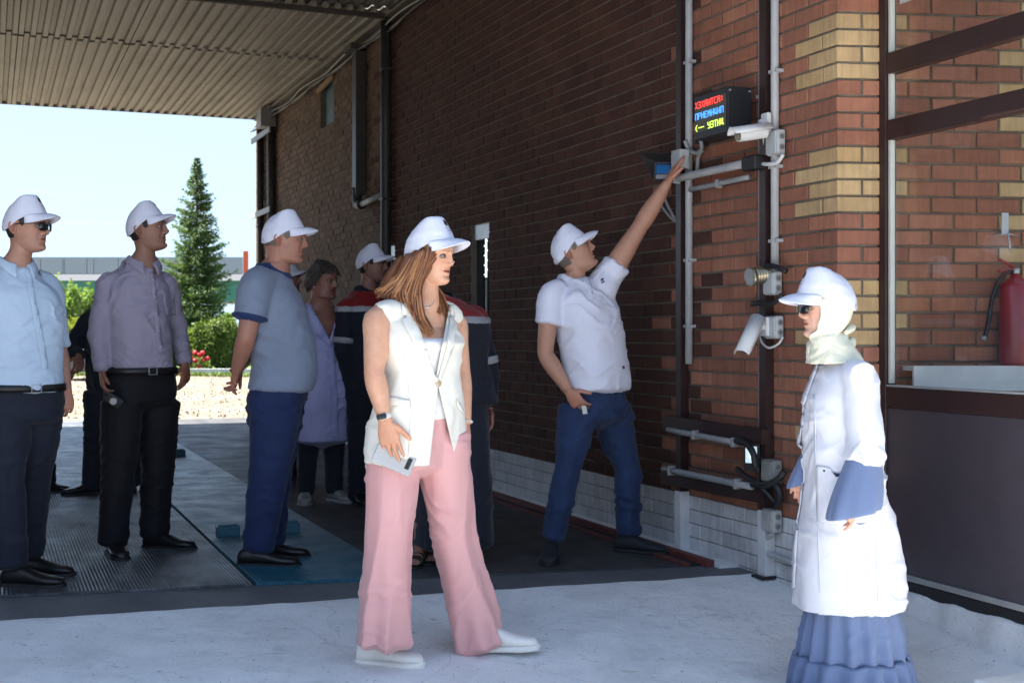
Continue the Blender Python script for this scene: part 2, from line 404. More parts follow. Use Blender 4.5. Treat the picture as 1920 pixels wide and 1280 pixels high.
def ramp_mat(name='white_ramp', tone=1.0):
    m, nt, b = newmat(name); co = worldco(nt)
    c = ramp(nt, noise(nt, co, 3.0, 8, 0.7), [(0.28, (0.64, 0.65, 0.65)), (0.5, (0.80, 0.81, 0.815)), (0.7, (0.87, 0.88, 0.88))])
    sp = ramp(nt, noise(nt, maps(nt, co, (1, 2.2, 1)), 13, 5, 0.75), [(0.615, (0, 0, 0)), (0.69, (0.65, 0.65, 0.65))])
    c = mixc(nt, sp, c, (0.26, 0.235, 0.20))
    sp2 = ramp(nt, noise(nt, co, 60, 3, 0.6), [(0.655, (0, 0, 0)), (0.70, (0.6, 0.6, 0.6))]); c = mixc(nt, sp2, c, (0.16, 0.15, 0.14))
    big = ramp(nt, noise(nt, maps(nt, co, (1, 2, 1)), 1.2, 6, 0.7), [(0.54, (0, 0, 0)), (0.76, (0.45, 0.45, 0.45))]); c = mixc(nt, big, c, (0.42, 0.41, 0.39))
    nv = nd(nt, 'ShaderNodeTexNoise'); nv.inputs['Scale'].default_value = 1.6; nv.inputs['Detail'].default_value = 5; nt.links.new(co, nv.inputs['Vector'])
    va = nd(nt, 'ShaderNodeVectorMath', operation='ADD'); nt.links.new(co, va.inputs[0]); nt.links.new(nv.outputs['Color'], va.inputs[1])
    vo = nd(nt, 'ShaderNodeTexVoronoi', feature='DISTANCE_TO_EDGE'); vo.inputs['Scale'].default_value = 0.55; nt.links.new(va.outputs[0], vo.inputs['Vector'])
    ck = ramp(nt, vo.outputs['Distance'], [(0.0008, (0.22, 0.22, 0.22)), (0.0022, (0, 0, 0))]); c = mixc(nt, ck, c, (0.20, 0.19, 0.17))
    wsh = ramp(nt, noise(nt, maps(nt, co, (1.0, 0.35, 1)), 0.9, 4, 0.6), [(0.45, (0, 0, 0)), (0.62, (0.25, 0.25, 0.25))]); c = mixc(nt, wsh, c, (0.62, 0.625, 0.63))
    nt.links.new(c, b.inputs['Base Color']); b.inputs['Roughness'].default_value = 0.85
    bump(nt, b, noise(nt, co, 16, 8, 0.75), 0.55, 0.03); return m
M_ramp = ramp_mat()
def ramp_mesh():
    na, nt_ = 260, 120; al = np.linspace(-4.5, 9.0, na); ts = np.concatenate([np.linspace(0, 2.2, 90), np.linspace(2.3, 7, nt_ - 90)])
    v = []
    for i, t in enumerate(ts):
        for a in al:
            x, y = (EDGE0 + ED * a + EN * t)[:2]; v.append((x, y, -0.1 * min(t, 6.5)))
    v = np.array(v)
    edge = np.arange(na); e = v[edge].copy(); v[edge, :2] -= (EN[:2] * (0.012 + 0.02 * fbm(e, 5, 4))[:, None])
    v[:, 2] += 0.006 + 0.007 * fbm(v * [1, 1, 0], 3.0, 5, 2); v[edge, 2] = 0.003
    # the paint climbs the foot of the wall and of the porch
    base = np.clip(((v - CORN) @ ND), -3, 3); a0 = (v - CORN) @ RD
    v[:, 2] += 0.05 * np.exp(-((base + 0.14) / 0.13) ** 2) * ((v - CORN) @ WD < 0.1)
    f = [(r * na + c, (r + 1) * na + c, (r + 1) * na + c + 1, r * na + c + 1) for r in range(nt_ - 1) for c in range(na - 1)]
    mk('ramp', v, f, M_ramp, kind='structure')
ramp_mesh()
# painted ledge at the foot of the wall
mb = MB(); mb.box(W(7.0, 0.055, 0.0), WD * 6.2, ND * 0.062, UP * 0.014); mkb('ledge', mb, M_ramp, kind='structure')

# ------------------------------------------------------------------ brick building
def brick_mat(name, cols, attr):
    m, nt, b = newmat(name); co = objco(nt); g = worldco(nt)
    if attr: 
        at = nd(nt, 'ShaderNodeAttribute', attribute_name='tint'); sp = nd(nt, 'ShaderNodeSeparateColor'); nt.links.new(at.outputs['Color'], sp.inputs[0]); rnd = sp.outputs[0]
    else: rnd = nd(nt, 'ShaderNodeObjectInfo').outputs['Random']
    c = ramp(nt, rnd, [(i / (len(cols) - 1), q) for i, q in enumerate(cols)])
    st = noise(nt, maps(nt, g, (45, 45, 4)), 1.0, 3, 0.6)
    c = mixc(nt, 1.0, c, ramp(nt, st, [(0.3, 0.84), (0.7, 1.12)]), 'MULTIPLY')
    c = mixc(nt, 1.0, c, ramp(nt, noise(nt, g, 6, 7, 0.75), [(0.3, 0.78), (0.7, 1.12)]), 'MULTIPLY')
    wh = ramp(nt, noise(nt, maps(nt, g, (2, 2, 1)), 9, 5, 0.75), [(0.66, (0, 0, 0)), (0.76, (0.35, 0.35, 0.35))]); c = mixc(nt, wh, c, (0.45, 0.40, 0.36))
    nt.links.new(c, b.inputs['Base Color']); b.inputs['Roughness'].default_value = 0.88; b.inputs['Specular IOR Level'].default_value = 0.3
    bump(nt, b, noise(nt, maps(nt, g, (120, 120, 14)), 1.0, 4, 0.7), 0.4, 0.002); return m
RED = [(0.20, 0.082, 0.055), (0.29, 0.122, 0.076), (0.24, 0.10, 0.068), (0.35, 0.155, 0.098), (0.31, 0.125, 0.076), (0.26, 0.112, 0.078)]
YEL = [(0.46, 0.31, 0.155), (0.40, 0.27, 0.14), (0.50, 0.35, 0.185), (0.43, 0.285, 0.135)]
WHT = [(0.55, 0.56, 0.57), (0.62, 0.63, 0.64), (0.50, 0.51, 0.52)]
RED_SHADED = [(a * 0.27, b * 0.27, c * 0.31) for a, b, c in RED]  # red brick darkened: shade under the canopy put into the colour
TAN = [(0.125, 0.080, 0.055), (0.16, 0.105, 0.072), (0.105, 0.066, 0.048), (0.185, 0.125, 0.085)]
BM = {k: (brick_mat('brick_' + k, c, False), brick_mat('brick_far_' + k, c, True)) for k, c in (('red', RED), ('brown', RED_SHADED), ('tan', TAN), ('yellow', YEL), ('white', WHT))}  # brown: red brick with canopy shade put into the colour
M_mortar = plain('mortar', (0.155, 0.135, 0.108), 0.95, var=0.3, bs=90, bstr=0.5)
bld = empty('brick_building', CORN, 'long brick building with yellow banded corner and white painted plinth under the canopy', 'building')
wl = MB(); wl.box(W(6.7, -0.17, 2.5), WD * 6.7, ND * 0.17, UP * 2.9)
WIN = [(sx(918), sx(884), 0.75, zx(900, 415)), (sx(742), sx(708), 0.75, zx(722, 462)), (sx(627), sx(603), zx(615, 236), 4.05)]
def wall_mesh(name, org, u, out, L, H, holes, mats):
    # front skin with recessed openings, plus a body behind
    us = sorted({0, L, *[h[0] for h in holes], *[h[1] for h in holes]}); zs = sorted({-0.6, H, *[h[2] for h in holes], *[h[3] for h in holes]})
    mb = MB(); pt = lambda a, z, o: org + u * a + UP * z + out * o
    for i in range(len(us) - 1):
        for j in range(len(zs) - 1):
            cu, cz = (us[i] + us[i + 1]) / 2, (zs[j] + zs[j + 1]) / 2
            hole = any(h[0] < cu < h[1] and h[2] < cz < h[3] for h in holes)
            o = -0.12 if hole else 0.0
            c = pt(cu, cz, o - 0.15); mb.box(c, u * (us[i + 1] - us[i]) / 2, out * 0.15, UP * (zs[j + 1] - zs[j]) / 2)
    return mkb(name, mb, mats, bld)
wall_main = wall_mesh('wall', CORN + ND * 0.0, WD, ND, 13.35, 5.2, WIN, M_mortar)
wall_end = wall_mesh('wall', CORN + RD * 0.0 - RN * 0.001, RD, RN, 4.0, 5.2, [], M_mortar)
def brick_mesh(L, h, t, ch, seed):
    rs = random.Random(seed); v = []; j = lambda a: rs.uniform(-a, a)
    for (x, z) in ((-L, -h), (L, -h), (L, h), (-L, h)): v.append((x + j(.0012), 0, z + j(.0012)))
    for (x, z) in ((-L, -h), (L, -h), (L, h), (-L, h)): v.append((x, t - ch + j(.0006), z))
    for (x, z) in ((-L, -h), (L, -h), (L, h), (-L, h)): v.append((x - math.copysign(ch, x) + j(.001), t + j(.0008), z - math.copysign(ch, z) + j(.001)))
    f = [(8, 9, 10, 11)]
    for a in (0, 4):
        for i in range(4): f.append((a + i, a + (i + 1) % 4, a + (i + 1) % 4 + 4, a + i + 4))
    return np.array(v), f
ML, ROW, JT = 0.2125, 0.0735, 0.011
def bricks():
    cand = []
    nrow = int(4.2 / ROW)
    for r in range(-1, nrow):
        z = 0.006 + (r + 0.5) * ROW
        # main wall: stretcher-first rows and half-offset rows
        s = 0.0 if r % 2 == 0 else -ML / 2
        while s < 13.3:
            a, b_ = (max(s, 0.0) if s > 0 else -JT / 2), min(s + ML, 13.3)
            blk = int(math.floor((z - 0.06) / (4 * ROW) + 20)) ; band = (int(math.floor((2.605 - z) / (4 * ROW))) % 2 == 0)
            pieces = [(a, b_)]
            for h in WIN:
                q = []
                for (x0, x1) in pieces:
                    if h[2] < z < h[3]:
                        if x0 < h[0]: q.append((x0, min(x1, h[0])))
                        if x1 > h[1]: q.append((max(x0, h[1]), x1))
                    else: q.append((x0, x1))
                pieces = q
            for (x0, x1) in pieces:
                if x1 - x0 < 0.03: continue
                kind = 'white' if z < 0.305 else ('yellow' if (band and x1 < 0.33 and z > 0.6) else ('red' if x1 + random.uniform(-.35, .35) < 1.4 else ('tan' if s > 6.78 + random.uniform(0, .5) else 'brown')))  # brown is red brick with canopy shade painted in
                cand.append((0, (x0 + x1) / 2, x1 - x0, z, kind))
            s += ML
        s = 0.0 if r % 2 else -ML / 2
        while s < 3.9:
            a, b_ = (s if s > 0 else -0.0085 - JT / 2), s + ML
            band = (int(math.floor((2.605 - z) / (4 * ROW))) % 2 == 0)
            y2 = s > 0.66 and s < 1.4 and (r * 7 % 5 != 2)
            kind = 'white' if z < 0.16 else ('yellow' if ((band and b_ < 0.33) or y2) else 'red')
            cand.append((1, (a + b_) / 2, b_ - a, z, kind)); s += ML
    def area(c):
        p = W(c[1], 0, c[3]) if c[0] == 0 else CORN + RD * c[1] + UP * c[3]
        px = CX + p[0] / p[1] * FPX; py = HY - (p[2] - HCAM) / p[1] * FPX
        if not (-10 < px < 1930 and -10 < py < 1290): return 0
        k = FPX / p[1]
        wdt = c[2] * k * (1 if c[0] else (px + 20) / FPX * 0.926 * 1.0)
        if c[0] == 1 and c[1] > 1.0: return 0
        return wdt * ROW * k
    sc_ = sorted(range(len(cand)), key=lambda i: -area(cand[i])); 
    cnt = {'w': 0, 'b': 0}; single = set()
    for i in sc_:
        k = 'w' if cand[i][4] == 'white' else 'b'
        if cnt[k] < (298 if k == 'b' else 110) and area(cand[i]) > 150: single.add(i); cnt[k] += 1
    cache = {}; st = {k: (MB(), []) for k in ('red', 'brown', 'tan', 'yellow', 'white')}  # brown: the red bricks darkened for canopy shade
    rz = [math.atan2(WD[1], WD[0]), math.atan2(RD[1], RD[0])]
    for i, (wi, c, L, z, kind) in enumerate(cand):
        u, o = (WD, ND) if wi == 0 else (RD, RN); seed = random.randrange(5); out = random.uniform(-0.0025, 0.003)
        key = (round(L, 3), seed, kind, wi)
        if key not in cache:
            hh = (ROW - JT) / 2
            if kind == 'white': hh = (ROW - 0.004) / 2
            v, f = brick_mesh((L - (JT if kind != 'white' else 0.005)) / 2, hh, 0.0085, 0.0028, hash(key) % 999 + seed)
            # local x along wall, y outwards, z up
            if wi == 0: vv = v * [-1, 1, 1]; 
            else: vv = v * [1, -1, 1]
            cache[key] = (v, f, None, vv)
        v, f, me, vv = cache[key]
        org = CORN + u * c + UP * z + o * out
        if i in single:
            if me is None:
                me = bpy.data.meshes.new('brick'); 
                # basis: x axis = u, y axis = -o or o ; write vertices in the wall's own axes
                wv = np.outer(v[:, 0], u) + np.outer(v[:, 1], o) + np.outer(v[:, 2], UP)
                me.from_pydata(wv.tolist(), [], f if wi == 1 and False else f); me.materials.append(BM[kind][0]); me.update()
                bm_ = bmesh.new(); bm_.from_mesh(me); bmesh.ops.recalc_face_normals(bm_, faces=bm_.faces); 
                c0 = bm_.faces[:][0]; 
                if c0.normal.dot(Vector(o)) < 0: bmesh.ops.reverse_faces(bm_, faces=bm_.faces)
                bm_.to_mesh(me); bm_.free(); cache[key] = (v, f, me, vv)
            ob = bpy.data.objects.new('painted_brick' if kind == 'white' else 'brick', me); sc.collection.objects.link(ob)
            par = wall_main if wi == 0 else wall_end; ob.parent = par
            ob.location = Vector(org - CORN); ob.rotation_euler = (random.uniform(-.004, .004), random.uniform(-.006, .006), random.uniform(-.004, .004))
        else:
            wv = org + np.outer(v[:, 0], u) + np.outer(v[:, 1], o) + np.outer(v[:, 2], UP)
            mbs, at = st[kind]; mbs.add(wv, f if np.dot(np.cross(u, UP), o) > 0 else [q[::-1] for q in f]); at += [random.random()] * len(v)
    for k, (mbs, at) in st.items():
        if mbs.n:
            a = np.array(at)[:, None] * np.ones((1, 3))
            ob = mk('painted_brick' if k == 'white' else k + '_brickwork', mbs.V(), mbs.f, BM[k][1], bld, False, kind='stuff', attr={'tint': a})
bricks()
# lime-washed skirting smeared over the lowest courses
M_dark = plain('dark_steel', (0.02, 0.02, 0.022), 0.5, 0.3)
M_brown = plain('brown_paint', (0.030, 0.014, 0.014), 0.42, var=0.2, bstr=0.25, bs=120)
M_glass = None
def glass_mat():
    m = bpy.data.materials.new('window_glass'); m.use_nodes = True; nt = m.node_tree; nt.nodes.clear()
    o = nt.nodes.new('ShaderNodeOutputMaterial'); mx = nt.nodes.new('ShaderNodeMixShader'); t = nt.nodes.new('ShaderNodeBsdfTransparent')
    g = nt.nodes.new('ShaderNodeBsdfGlossy'); g.inputs['Roughness'].default_value = 0.02
    lw = nt.nodes.new('ShaderNodeLayerWeight'); lw.inputs['Blend'].default_value = 0.5
    pw = nt.nodes.new('ShaderNodeMath'); pw.operation = 'POWER'; pw.inputs[1].default_value = 5.0; nt.links.new(lw.outputs['Facing'], pw.inputs[0])
    ma = nt.nodes.new('ShaderNodeMath'); ma.operation = 'MULTIPLY_ADD'; ma.inputs[1].default_value = 0.96; ma.inputs[2].default_value = 0.06; nt.links.new(pw.outputs[0], ma.inputs[0])
    t.inputs['Color'].default_value = (0.95, 0.965, 0.96, 1)
    nt.links.new(ma.outputs[0], mx.inputs[0]); nt.links.new(t.outputs[0], mx.inputs[1]); nt.links.new(g.outputs[0], mx.inputs[2]); nt.links.new(mx.outputs[0], o.inputs[0]); return m
M_glass = glass_mat()
M_blackglass = plain('dark_glass', (0.012, 0.014, 0.016), 0.06, var=0.0, bstr=0.0)
M_alu = plain('aluminium', (0.45, 0.46, 0.47), 0.4, 0.6)
M_white = plain('white_plastic', (0.62, 0.63, 0.63), 0.45, var=0.08)
M_grey = plain('grey_plastic', (0.40, 0.42, 0.43), 0.5, var=0.1)
M_pipe = plain('grey_conduit', (0.26, 0.27, 0.275), 0.5, var=0.15)
M_wpipe = plain('white_conduit', (0.38, 0.39, 0.40), 0.5, var=0.15)
M_dpipe = plain('dark_pipe', (0.035, 0.035, 0.035), 0.5)
M_black = plain('black_rubber', (0.012, 0.012, 0.014), 0.55)
for k, (a, b_, z0, z1) in enumerate(WIN[:2]):
    f = empty
    mbw = MB(); c = (a + b_) / 2; h = (b_ - a) / 2; zc, zh = (z0 + z1) / 2, (z1 - z0) / 2
    mbw.box(W(a + 0.02, -0.075, zc), WD * 0.02, ND * 0.03, UP * zh); mbw.box(W(b_ - 0.02, -0.075, zc), WD * 0.02, ND * 0.03, UP * zh)
    mbw.box(W(c, -0.075, z0 + 0.02), WD * (h - 0.04), ND * 0.03, UP * 0.02)
    mbw.box(W(c, -0.075, zc), WD * 0.015, ND * 0.025, UP * (zh - 0.1))
    wf = mkb('window', mbw, M_dpipe, bld)
    mbw = MB(); mbw.box(W(c, -0.06, z1 - 0.07), WD * (h - 0.002), ND * 0.04, UP * 0.065); mkb('shutter_box', mbw, M_alu, wf)
    mbw = MB(); mbw.box(W(c, -0.09, zc), WD * (h - 0.04), ND * 0.004, UP * (zh - 0.05)); mkb('pane', mbw, M_blackglass, wf)
    mbw = MB(); mbw.box(W(c, 0.015, z0 - 0.02), WD * (h + 0.05), ND * 0.04, UP * 0.012); mkb('sill', mbw, M_alu, wf)
a, b_, z0, z1 = WIN[2]
mbw = MB(); mbw.box(W((a + b_) / 2, -0.05, (z0 + z1) / 2), WD * (b_ - a) / 2, ND * 0.01, UP * (z1 - z0) / 2)
wb = mkb('boarded_window', mbw, plain('teal_board', (0.03, 0.10, 0.11), 0.5, var=0.3), bld)
mbw = MB(); mbw.box(W((a + b_) / 2, 0.03, z1 - 0.14), nz(WD * 0.5 + UP * -0.04) * 0.36, ND * 0.012, UP * 0.03); mkb('plank', mbw, plain('raw_wood', (0.30, 0.19, 0.09), 0.8), wb)

# ------------------------------------------------------------------ canopy
can = empty('loading_canopy', W(7, 3, 4.12), 'corrugated metal canopy roof reaching out from the brick wall over the weighbridge', 'canopy')
M_sheet = None
def sheet_mat():
    m, nt, b = newmat('corrugated_sheet'); g = worldco(nt); wc = wallco(nt, (0.35, 1.5, 1))
    c = ramp(nt, noise(nt, wc, 1.6, 7, 0.7), [(0.28, (0.13, 0.118, 0.10)), (0.5, (0.235, 0.217, 0.188)), (0.75, (0.30, 0.28, 0.25))])
    rust = ramp(nt, noise(nt, maps(nt, g, (1, 1, 1)), 1.1, 6, 0.7), [(0.62, (0, 0, 0)), (0.75, (0.7, 0.7, 0.7))]); c = mixc(nt, rust, c, (0.13, 0.085, 0.055))
    nt.links.new(c, b.inputs['Base Color']); b.inputs['Roughness'].default_value = 0.55; b.inputs['Metallic'].default_value = 0.25
    bump(nt, b, noise(nt, g, 30, 4), 0.15, 0.003); return m
M_sheet = sheet_mat()
SE = 0.04                                     # near end of the canopy along the wall
def sheet(s0, s1, z, name='corrugated_sheet', n0=0.02, n1=6.35):
    per = 0.112; prof = [(0, 0), (0.044, 0), (0.056, 0.034), (0.10, 0.034)]; n = n0; p = []
    while n < n1:
        for a, h in prof: p.append((n + a, h))
        n += per
    v = [W(s, a, z + h) for s in (s0, s1) for a, h in p]; k = len(p)
    f = [(i, i + 1, k + i + 1, k + i) for i in range(k - 1)]
    o = mk(name, v, f, M_sheet, can, False); m = o.modifiers.new('thick', 'SOLIDIFY'); m.thickness = 0.0015; return o
cuts = [SE, 1.2, 4.1, 6.72, 9.0, 13.05]
for i in range(len(cuts) - 1):
    for j in range(10):
        sheet(cuts[i] - 0.08, cuts[i + 1], 4.10 + (0.012 if i % 2 else 0) + (0.045 if i < 3 else 0) + 0.003 * (j % 2), n0=0.02 + j * 1.064, n1=0.02 + j * 1.064 + 1.06)
M_beam = plain('rusty_beam', (0.035, 0.027, 0.023), 0.7, var=0.3)
for s in (0.12, 1.2, 4.1, 9.0, 12.9):
    mb = MB(); mb.box(W(s, 5.3, 4.24), WD * 0.05, ND * 5.2, UP * 0.07); mkb('beam', mb, M_beam, can)
mb = MB(); mb.box(W(6.72, 5.3, 4.085), WD * 0.022, ND * 5.3, UP * 0.022); mkb('cross_tube', mb, M_beam, can)
mb = MB(); mb.box(W(13.06, 5.3, 4.155), WD * 0.006, ND * 5.3, UP * 0.055); mkb('fascia', mb, M_sheet, can)
mb = MB(); mb.box(W(SE, 5.3, 4.2), WD * 0.006, ND * 5.3, UP * 0.09); mkb('fascia', mb, M_sheet, can)
mb = MB(); mb.box(W(6.6, 0.045, 4.085), WD * 6.4, ND * 0.045, UP * 0.012); mkb('wall_flashing', mb, M_sheet, can)
mb = MB(); mb.box(W(6.55, 5.3, 4.35), WD * 6.4, ND * 5.2, UP * 0.02); mkb('roof_deck', mb, M_beam, can)
for s in (-1.0, 6.0, 12.8):
    mb = MB(); mb.box(W(s, 10.2, 1.9), WD * 0.07, ND * 0.07, UP * 2.2); mkb('column', mb, M_brown, can)

ow = empty('side_light_blocker', W(7, 10.6, 0), 'unseen plain dark side wall added to keep light from the left off the brick wall', 'building')  # out of view, added to cut the light reaching the brick wall
mb = MB(); mb.box(W(5.0, 10.75, 2.2), WD * 8.0, ND * 0.25, UP * 2.7); mkb('wall', mb, plain('side_blocker_brick', (0.16, 0.07, 0.05), 0.9, var=0.3), ow)  # added unseen wall, keeps light from the left off the brick wall
# cables under the canopy
for k in range(4):
    pts = []; zz = 4.04 - 0.028 * k; nn = 0.05 + 0.03 * (k % 2)
    for i, s in enumerate(np.linspace(0.3, 13.2, 26)): pts.append(W(s, nn + 0.02 * math.sin(i * 1.7 + k), zz - 0.02 * abs(math.sin(i * 0.9 + k * 2))))
    mb = MB(); mb.tube(pts, 0.011 - 0.002 * (k % 2), 6, sub=3)
    mkb('cable', mb, [M_black, M_pipe, M_pipe, M_black][k], None, True, loc=W(6, 0.05, 4)); o = bpy.context.scene.collection.objects[-1]
    tag(o, ['thick black cable clipped highest under the canopy edge', 'pale grey cable just below the topmost cable along the wall', 'second pale cable sagging between clips along the wall top', 'lowest black cable sagging under the canopy along the wall'][k], 'cable', 'cables along the top of the brick wall')

def thing(name, c, label, cat, group=None): return empty(name, c, label, cat, group)
def wpipe(name, px, r, z0, z1, mat, label, n=0.0, group=None, straps=()):
    t = thing(name, W(sx(px), 0.0, z0), label, 'pipe', group); mb = MB(); off = 0.012 + r
    mb.tube([W(sx(px), off, z0), W(sx(px), off, (z0 + z1) / 2), W(sx(px), off, z1)], r, 10, sub=2); mkb('tube', mb, mat, t, True)
    for z in straps:
        mb = MB(); mb.box(W(sx(px), off, z), WD * (r + 0.012), ND * (r + 0.003), UP * 0.009); bevel(mkb('clip', mb, mat, t), 0.003)
    return t
M_dpipe = plain('dark_pipe', (0.035, 0.035, 0.035), 0.5)
wpipe('vertical_pipe', 736, 0.05, 0.3, 4.05, M_dpipe, 'thick dark vertical pipe on the wall behind the worker in red', straps=(1.2, 2.4, 3.6))
wpipe('vertical_pipe', 497, 0.05, 0.0, 4.0, M_dpipe, 'dark downpipe nearest the far end of the brick wall', straps=(2.6, 3.8))
wpipe('vertical_pipe', 519, 0.055, 0.0, 3.95, M_dpipe, 'dark downpipe just right of the far end pipe, behind the blue polo man', straps=(2.6, 3.8))
br = thing('pipe_bracket', W(sx(508), 0.1, 2.9), 'flat grey brackets bridging the two far downpipes', 'bracket')
for z in (2.75, 3.78):
    mb = MB(); mb.box(W(sx(507), 0.13, z), WD * 0.62, ND * 0.01, UP * 0.035); mkb('strap', mb, M_pipe, br)
jb = MB(); jb.box(W(sx(517), 0.12, 3.95), WD * 0.14, ND * 0.1, UP * 0.12); o = mkb('junction_box', jb, M_pipe, None, loc=W(sx(517), .1, 3.9)); tag(bevel(o), 'small grey box high on the far downpipe under the canopy', 'box')
dct = thing('ventilation_duct', W(sx(684), 0.1, 2.5), 'square dark duct with elbow hanging from the canopy on the wall', 'duct')
mb = MB(); mb.box(W(sx(685), 0.065, 3.25), WD * 0.07, ND * 0.05, UP * 0.72); mkb('duct', mb, M_dpipe, dct)
mb = MB(); mb.tube([W(sx(685), 0.085, 2.6), W(sx(685), 0.085, 2.5), W(sx(688), 0.085, 2.43), W(sx(695), 0.085, 2.42)], 0.05, 12, sub=4); mkb('elbow', mb, M_dpipe, dct, True)
mb = MB(); mb.tube([W(sx(692), 0.085, 2.42), W(sx(733), 0.085, 2.44)], 0.03, 10); mkb('side_pipe', mb, M_pipe, dct, True)
mb = MB(); mb.box(W(sx(685), 0.085, 3.98), WD * 0.14, ND * 0.1, UP * 0.03); mkb('flange', mb, M_dpipe, dct)

# brown posts with conduits
def post(px, n, label):
    t = thing('steel_post', W(sx(px), 0, 0), label, 'post', 'brown steel posts on the brick wall')
    mb = MB(); h = 0.026
    mb.box(W(sx(px), 0.035, 2.45), WD * h, ND * 0.024, UP * 2.13); mkb('brown_section', mb, M_brown, t)
    mb = MB(); mb.box(W(sx(px), 0.037, 0.16), WD * (h + 0.006), ND * 0.027, UP * 0.16); mkb('white_foot', mb, plain('white_paint', (0.62, 0.63, 0.64), 0.6, var=0.15), t)
    mb = MB(); mb.box(W(sx(px), 0.05, 0.006), WD * (h + 0.02), ND * 0.04, UP * 0.006); mkb('base_plate', mb, M_dark, t); return t
post(1290, 0, 'brown steel post to the left of the display with white painted foot')
post(1449, 0, 'brown steel post behind the cameras with white painted foot')
def conduit(px, z0, z1, r, mat, label, clips=(), n0=0.012):
    t = thing('conduit', W(sx(px), 0, z0), label, 'conduit', 'vertical conduits beside the posts')
    mb = MB(); mb.tube([W(sx(px), n0 + r, z0), W(sx(px), n0 + r, z1)], r, 10); mkb('tube', mb, mat, t, True)
    for z in clips:
        mb = MB(); mb.box(W(sx(px), n0 + r * 0.7, z), WD * (r + 0.016), ND * (r + 0.001), UP * 0.008); bevel(mkb('clip', mb, mat, t), 0.002)
    mbj = MB(); mbj.tube([W(sx(px), n0 + r, z0 + 0.7 * (z1 - z0)), W(sx(px), n0 + r, z0 + 0.7 * (z1 - z0) + 0.06)], r * 1.25, 10); mkb('sleeve', mbj, mat, t, True)
conduit(1281, 0.35, 4.05, 0.010, M_wpipe, 'thin pale conduit on the left edge of the left post', (1.0, 1.8, 2.5))
conduit(1302, 1.0, 4.05, 0.020, M_wpipe, 'white conduit running down the right side of the left post', (1.2, 1.55, 2.0, 2.6, 3.2))
conduit(1440, 0.55, 4.05, 0.019, M_pipe, 'grey conduit on the left edge of the right post', (1.3, 2.3, 2.9))
conduit(1464, 1.35, 4.05, 0.020, M_wpipe, 'white conduit running down the right side of the right post', (1.6, 1.95, 2.4, 2.8))
# horizontal steel rails and conduits
def hbar(y0, y1, x0, x1, name, mat, label, cat, r=None, hh=0.03, n=0.03, clips=()):
    a, b_ = W(sx(x0), n, zx(x0, y0)), W(sx(x1), n, zx(x1, y1)); t = thing(name, (a + b_) / 2, label, cat)
    mb = MB()
    if r: mb.tube([a, (a + b_) / 2, b_], r, 10, sub=2)
    else: mb.box((a + b_) / 2, (b_ - a) / 2, ND * 0.022, UP * hh)
    mkb('tube' if r else 'bar', mb, mat, t, bool(r))
    for k in clips:
        p = a + (b_ - a) * k; mb = MB(); mb.box(p + ND * 0.0, nz(b_ - a) * 0.009, ND * (0.03 if not r else r + 0.004), UP * ((r or hh) + 0.008)); bevel(mkb('clip', mb, mat, t), 0.002)
    return t
hbar(790, 818, 1272, 1462, 'steel_rail', M_brown, 'upper brown horizontal steel rail between the two posts', 'rail', hh=0.036, n=0.075)
hbar(893, 928, 1268, 1462, 'steel_rail', M_brown, 'lower brown horizontal steel rail just above the white plinth', 'rail', hh=0.034, n=0.075)
hbar(804, 828, 1288, 1418, 'pipe', M_pipe, 'grey pipe under the upper steel rail ending in a black hose', 'pipe', r=0.015, n=0.115, clips=(0.42, 0.98))
hbar(877, 910, 1279, 1449, 'pipe', M_pipe, 'grey pipe on the lower steel rail ending in a black hose', 'pipe', r=0.017, n=0.115, clips=(0.1, 0.85))
hbar(339, 306, 1276, 1430, 'pipe', M_wpipe, 'upper pale horizontal conduit under the display', 'pipe', r=0.021, n=0.07, clips=(0.12,))
hbar(357, 333, 1313, 1424, 'pipe', M_pipe, 'lower thin horizontal conduit under the display', 'pipe', r=0.013, n=0.06, clips=(0.5,))
def cable_(pts, r, mat, label, cat='cable', name='cable', ref=None):
    mb = MB(); mb.tube(pts, r, 8, sub=6); o = mkb(name, mb, mat, None, True, loc=pts[0]); return tag(o, label, cat)
q = lambda x, y, n: W(sx(x), n, zx(x, y, n * 0.9))
cable_([q(1306, 262, .07), q(1308, 280, .05), q(1320, 286, .04), q(1332, 276, .05), q(1336, 262, .07)], 0.011, M_pipe, 'grey cable loop hanging under the display', name='cable_loop')
cable_([q(1330, 280, .04), q(1320, 292, .03), q(1318, 305, .03), q(1317, 320, .03)], 0.011, M_pipe, 'grey cable dropping from the display into the conduit')
cable_([q(1418, 828, .115), q(1440, 834, .12), q(1456, 852, .13), q(1458, 880, .12)], 0.016, M_black, 'black corrugated hose curving down from the upper grey pipe', 'hose', 'hose')
cable_([q(1449, 910, .115), q(1470, 912, .10), q(1486, 900, .08), q(1492, 885, .06)], 0.017, M_black, 'black hose leading from the lower grey pipe to the grey box', 'hose', 'hose')
cable_([q(1412, 880, .09), q(1430, 893, .10), q(1450, 905, .11), q(1466, 920, .1), q(1476, 945, .06)], 0.013, M_black, 'black hose slanting down under the lit floodlight', 'hose', 'hose')
cable_([q(1478, 905, .08), q(1486, 925, .07), q(1478, 945, .06), q(1468, 940, .05)], 0.018, M_black, 'thick black hose looped between the two lower grey boxes', 'hose', 'hose')
cable_([q(1466, 1000, .05), q(1450, 1015, .05), q(1452, 1035, .05), q(1470, 1044, .04), q(1500, 1056, .03)], 0.014, M_wpipe, 'white painted pipe bending at the foot of the right post', 'pipe', 'pipe')
cable_([q(1452, 245, .06), q(1450, 285, .05), q(1443, 305, .05)], 0.006, M_white, 'thin white wire dropping from the upper camera')
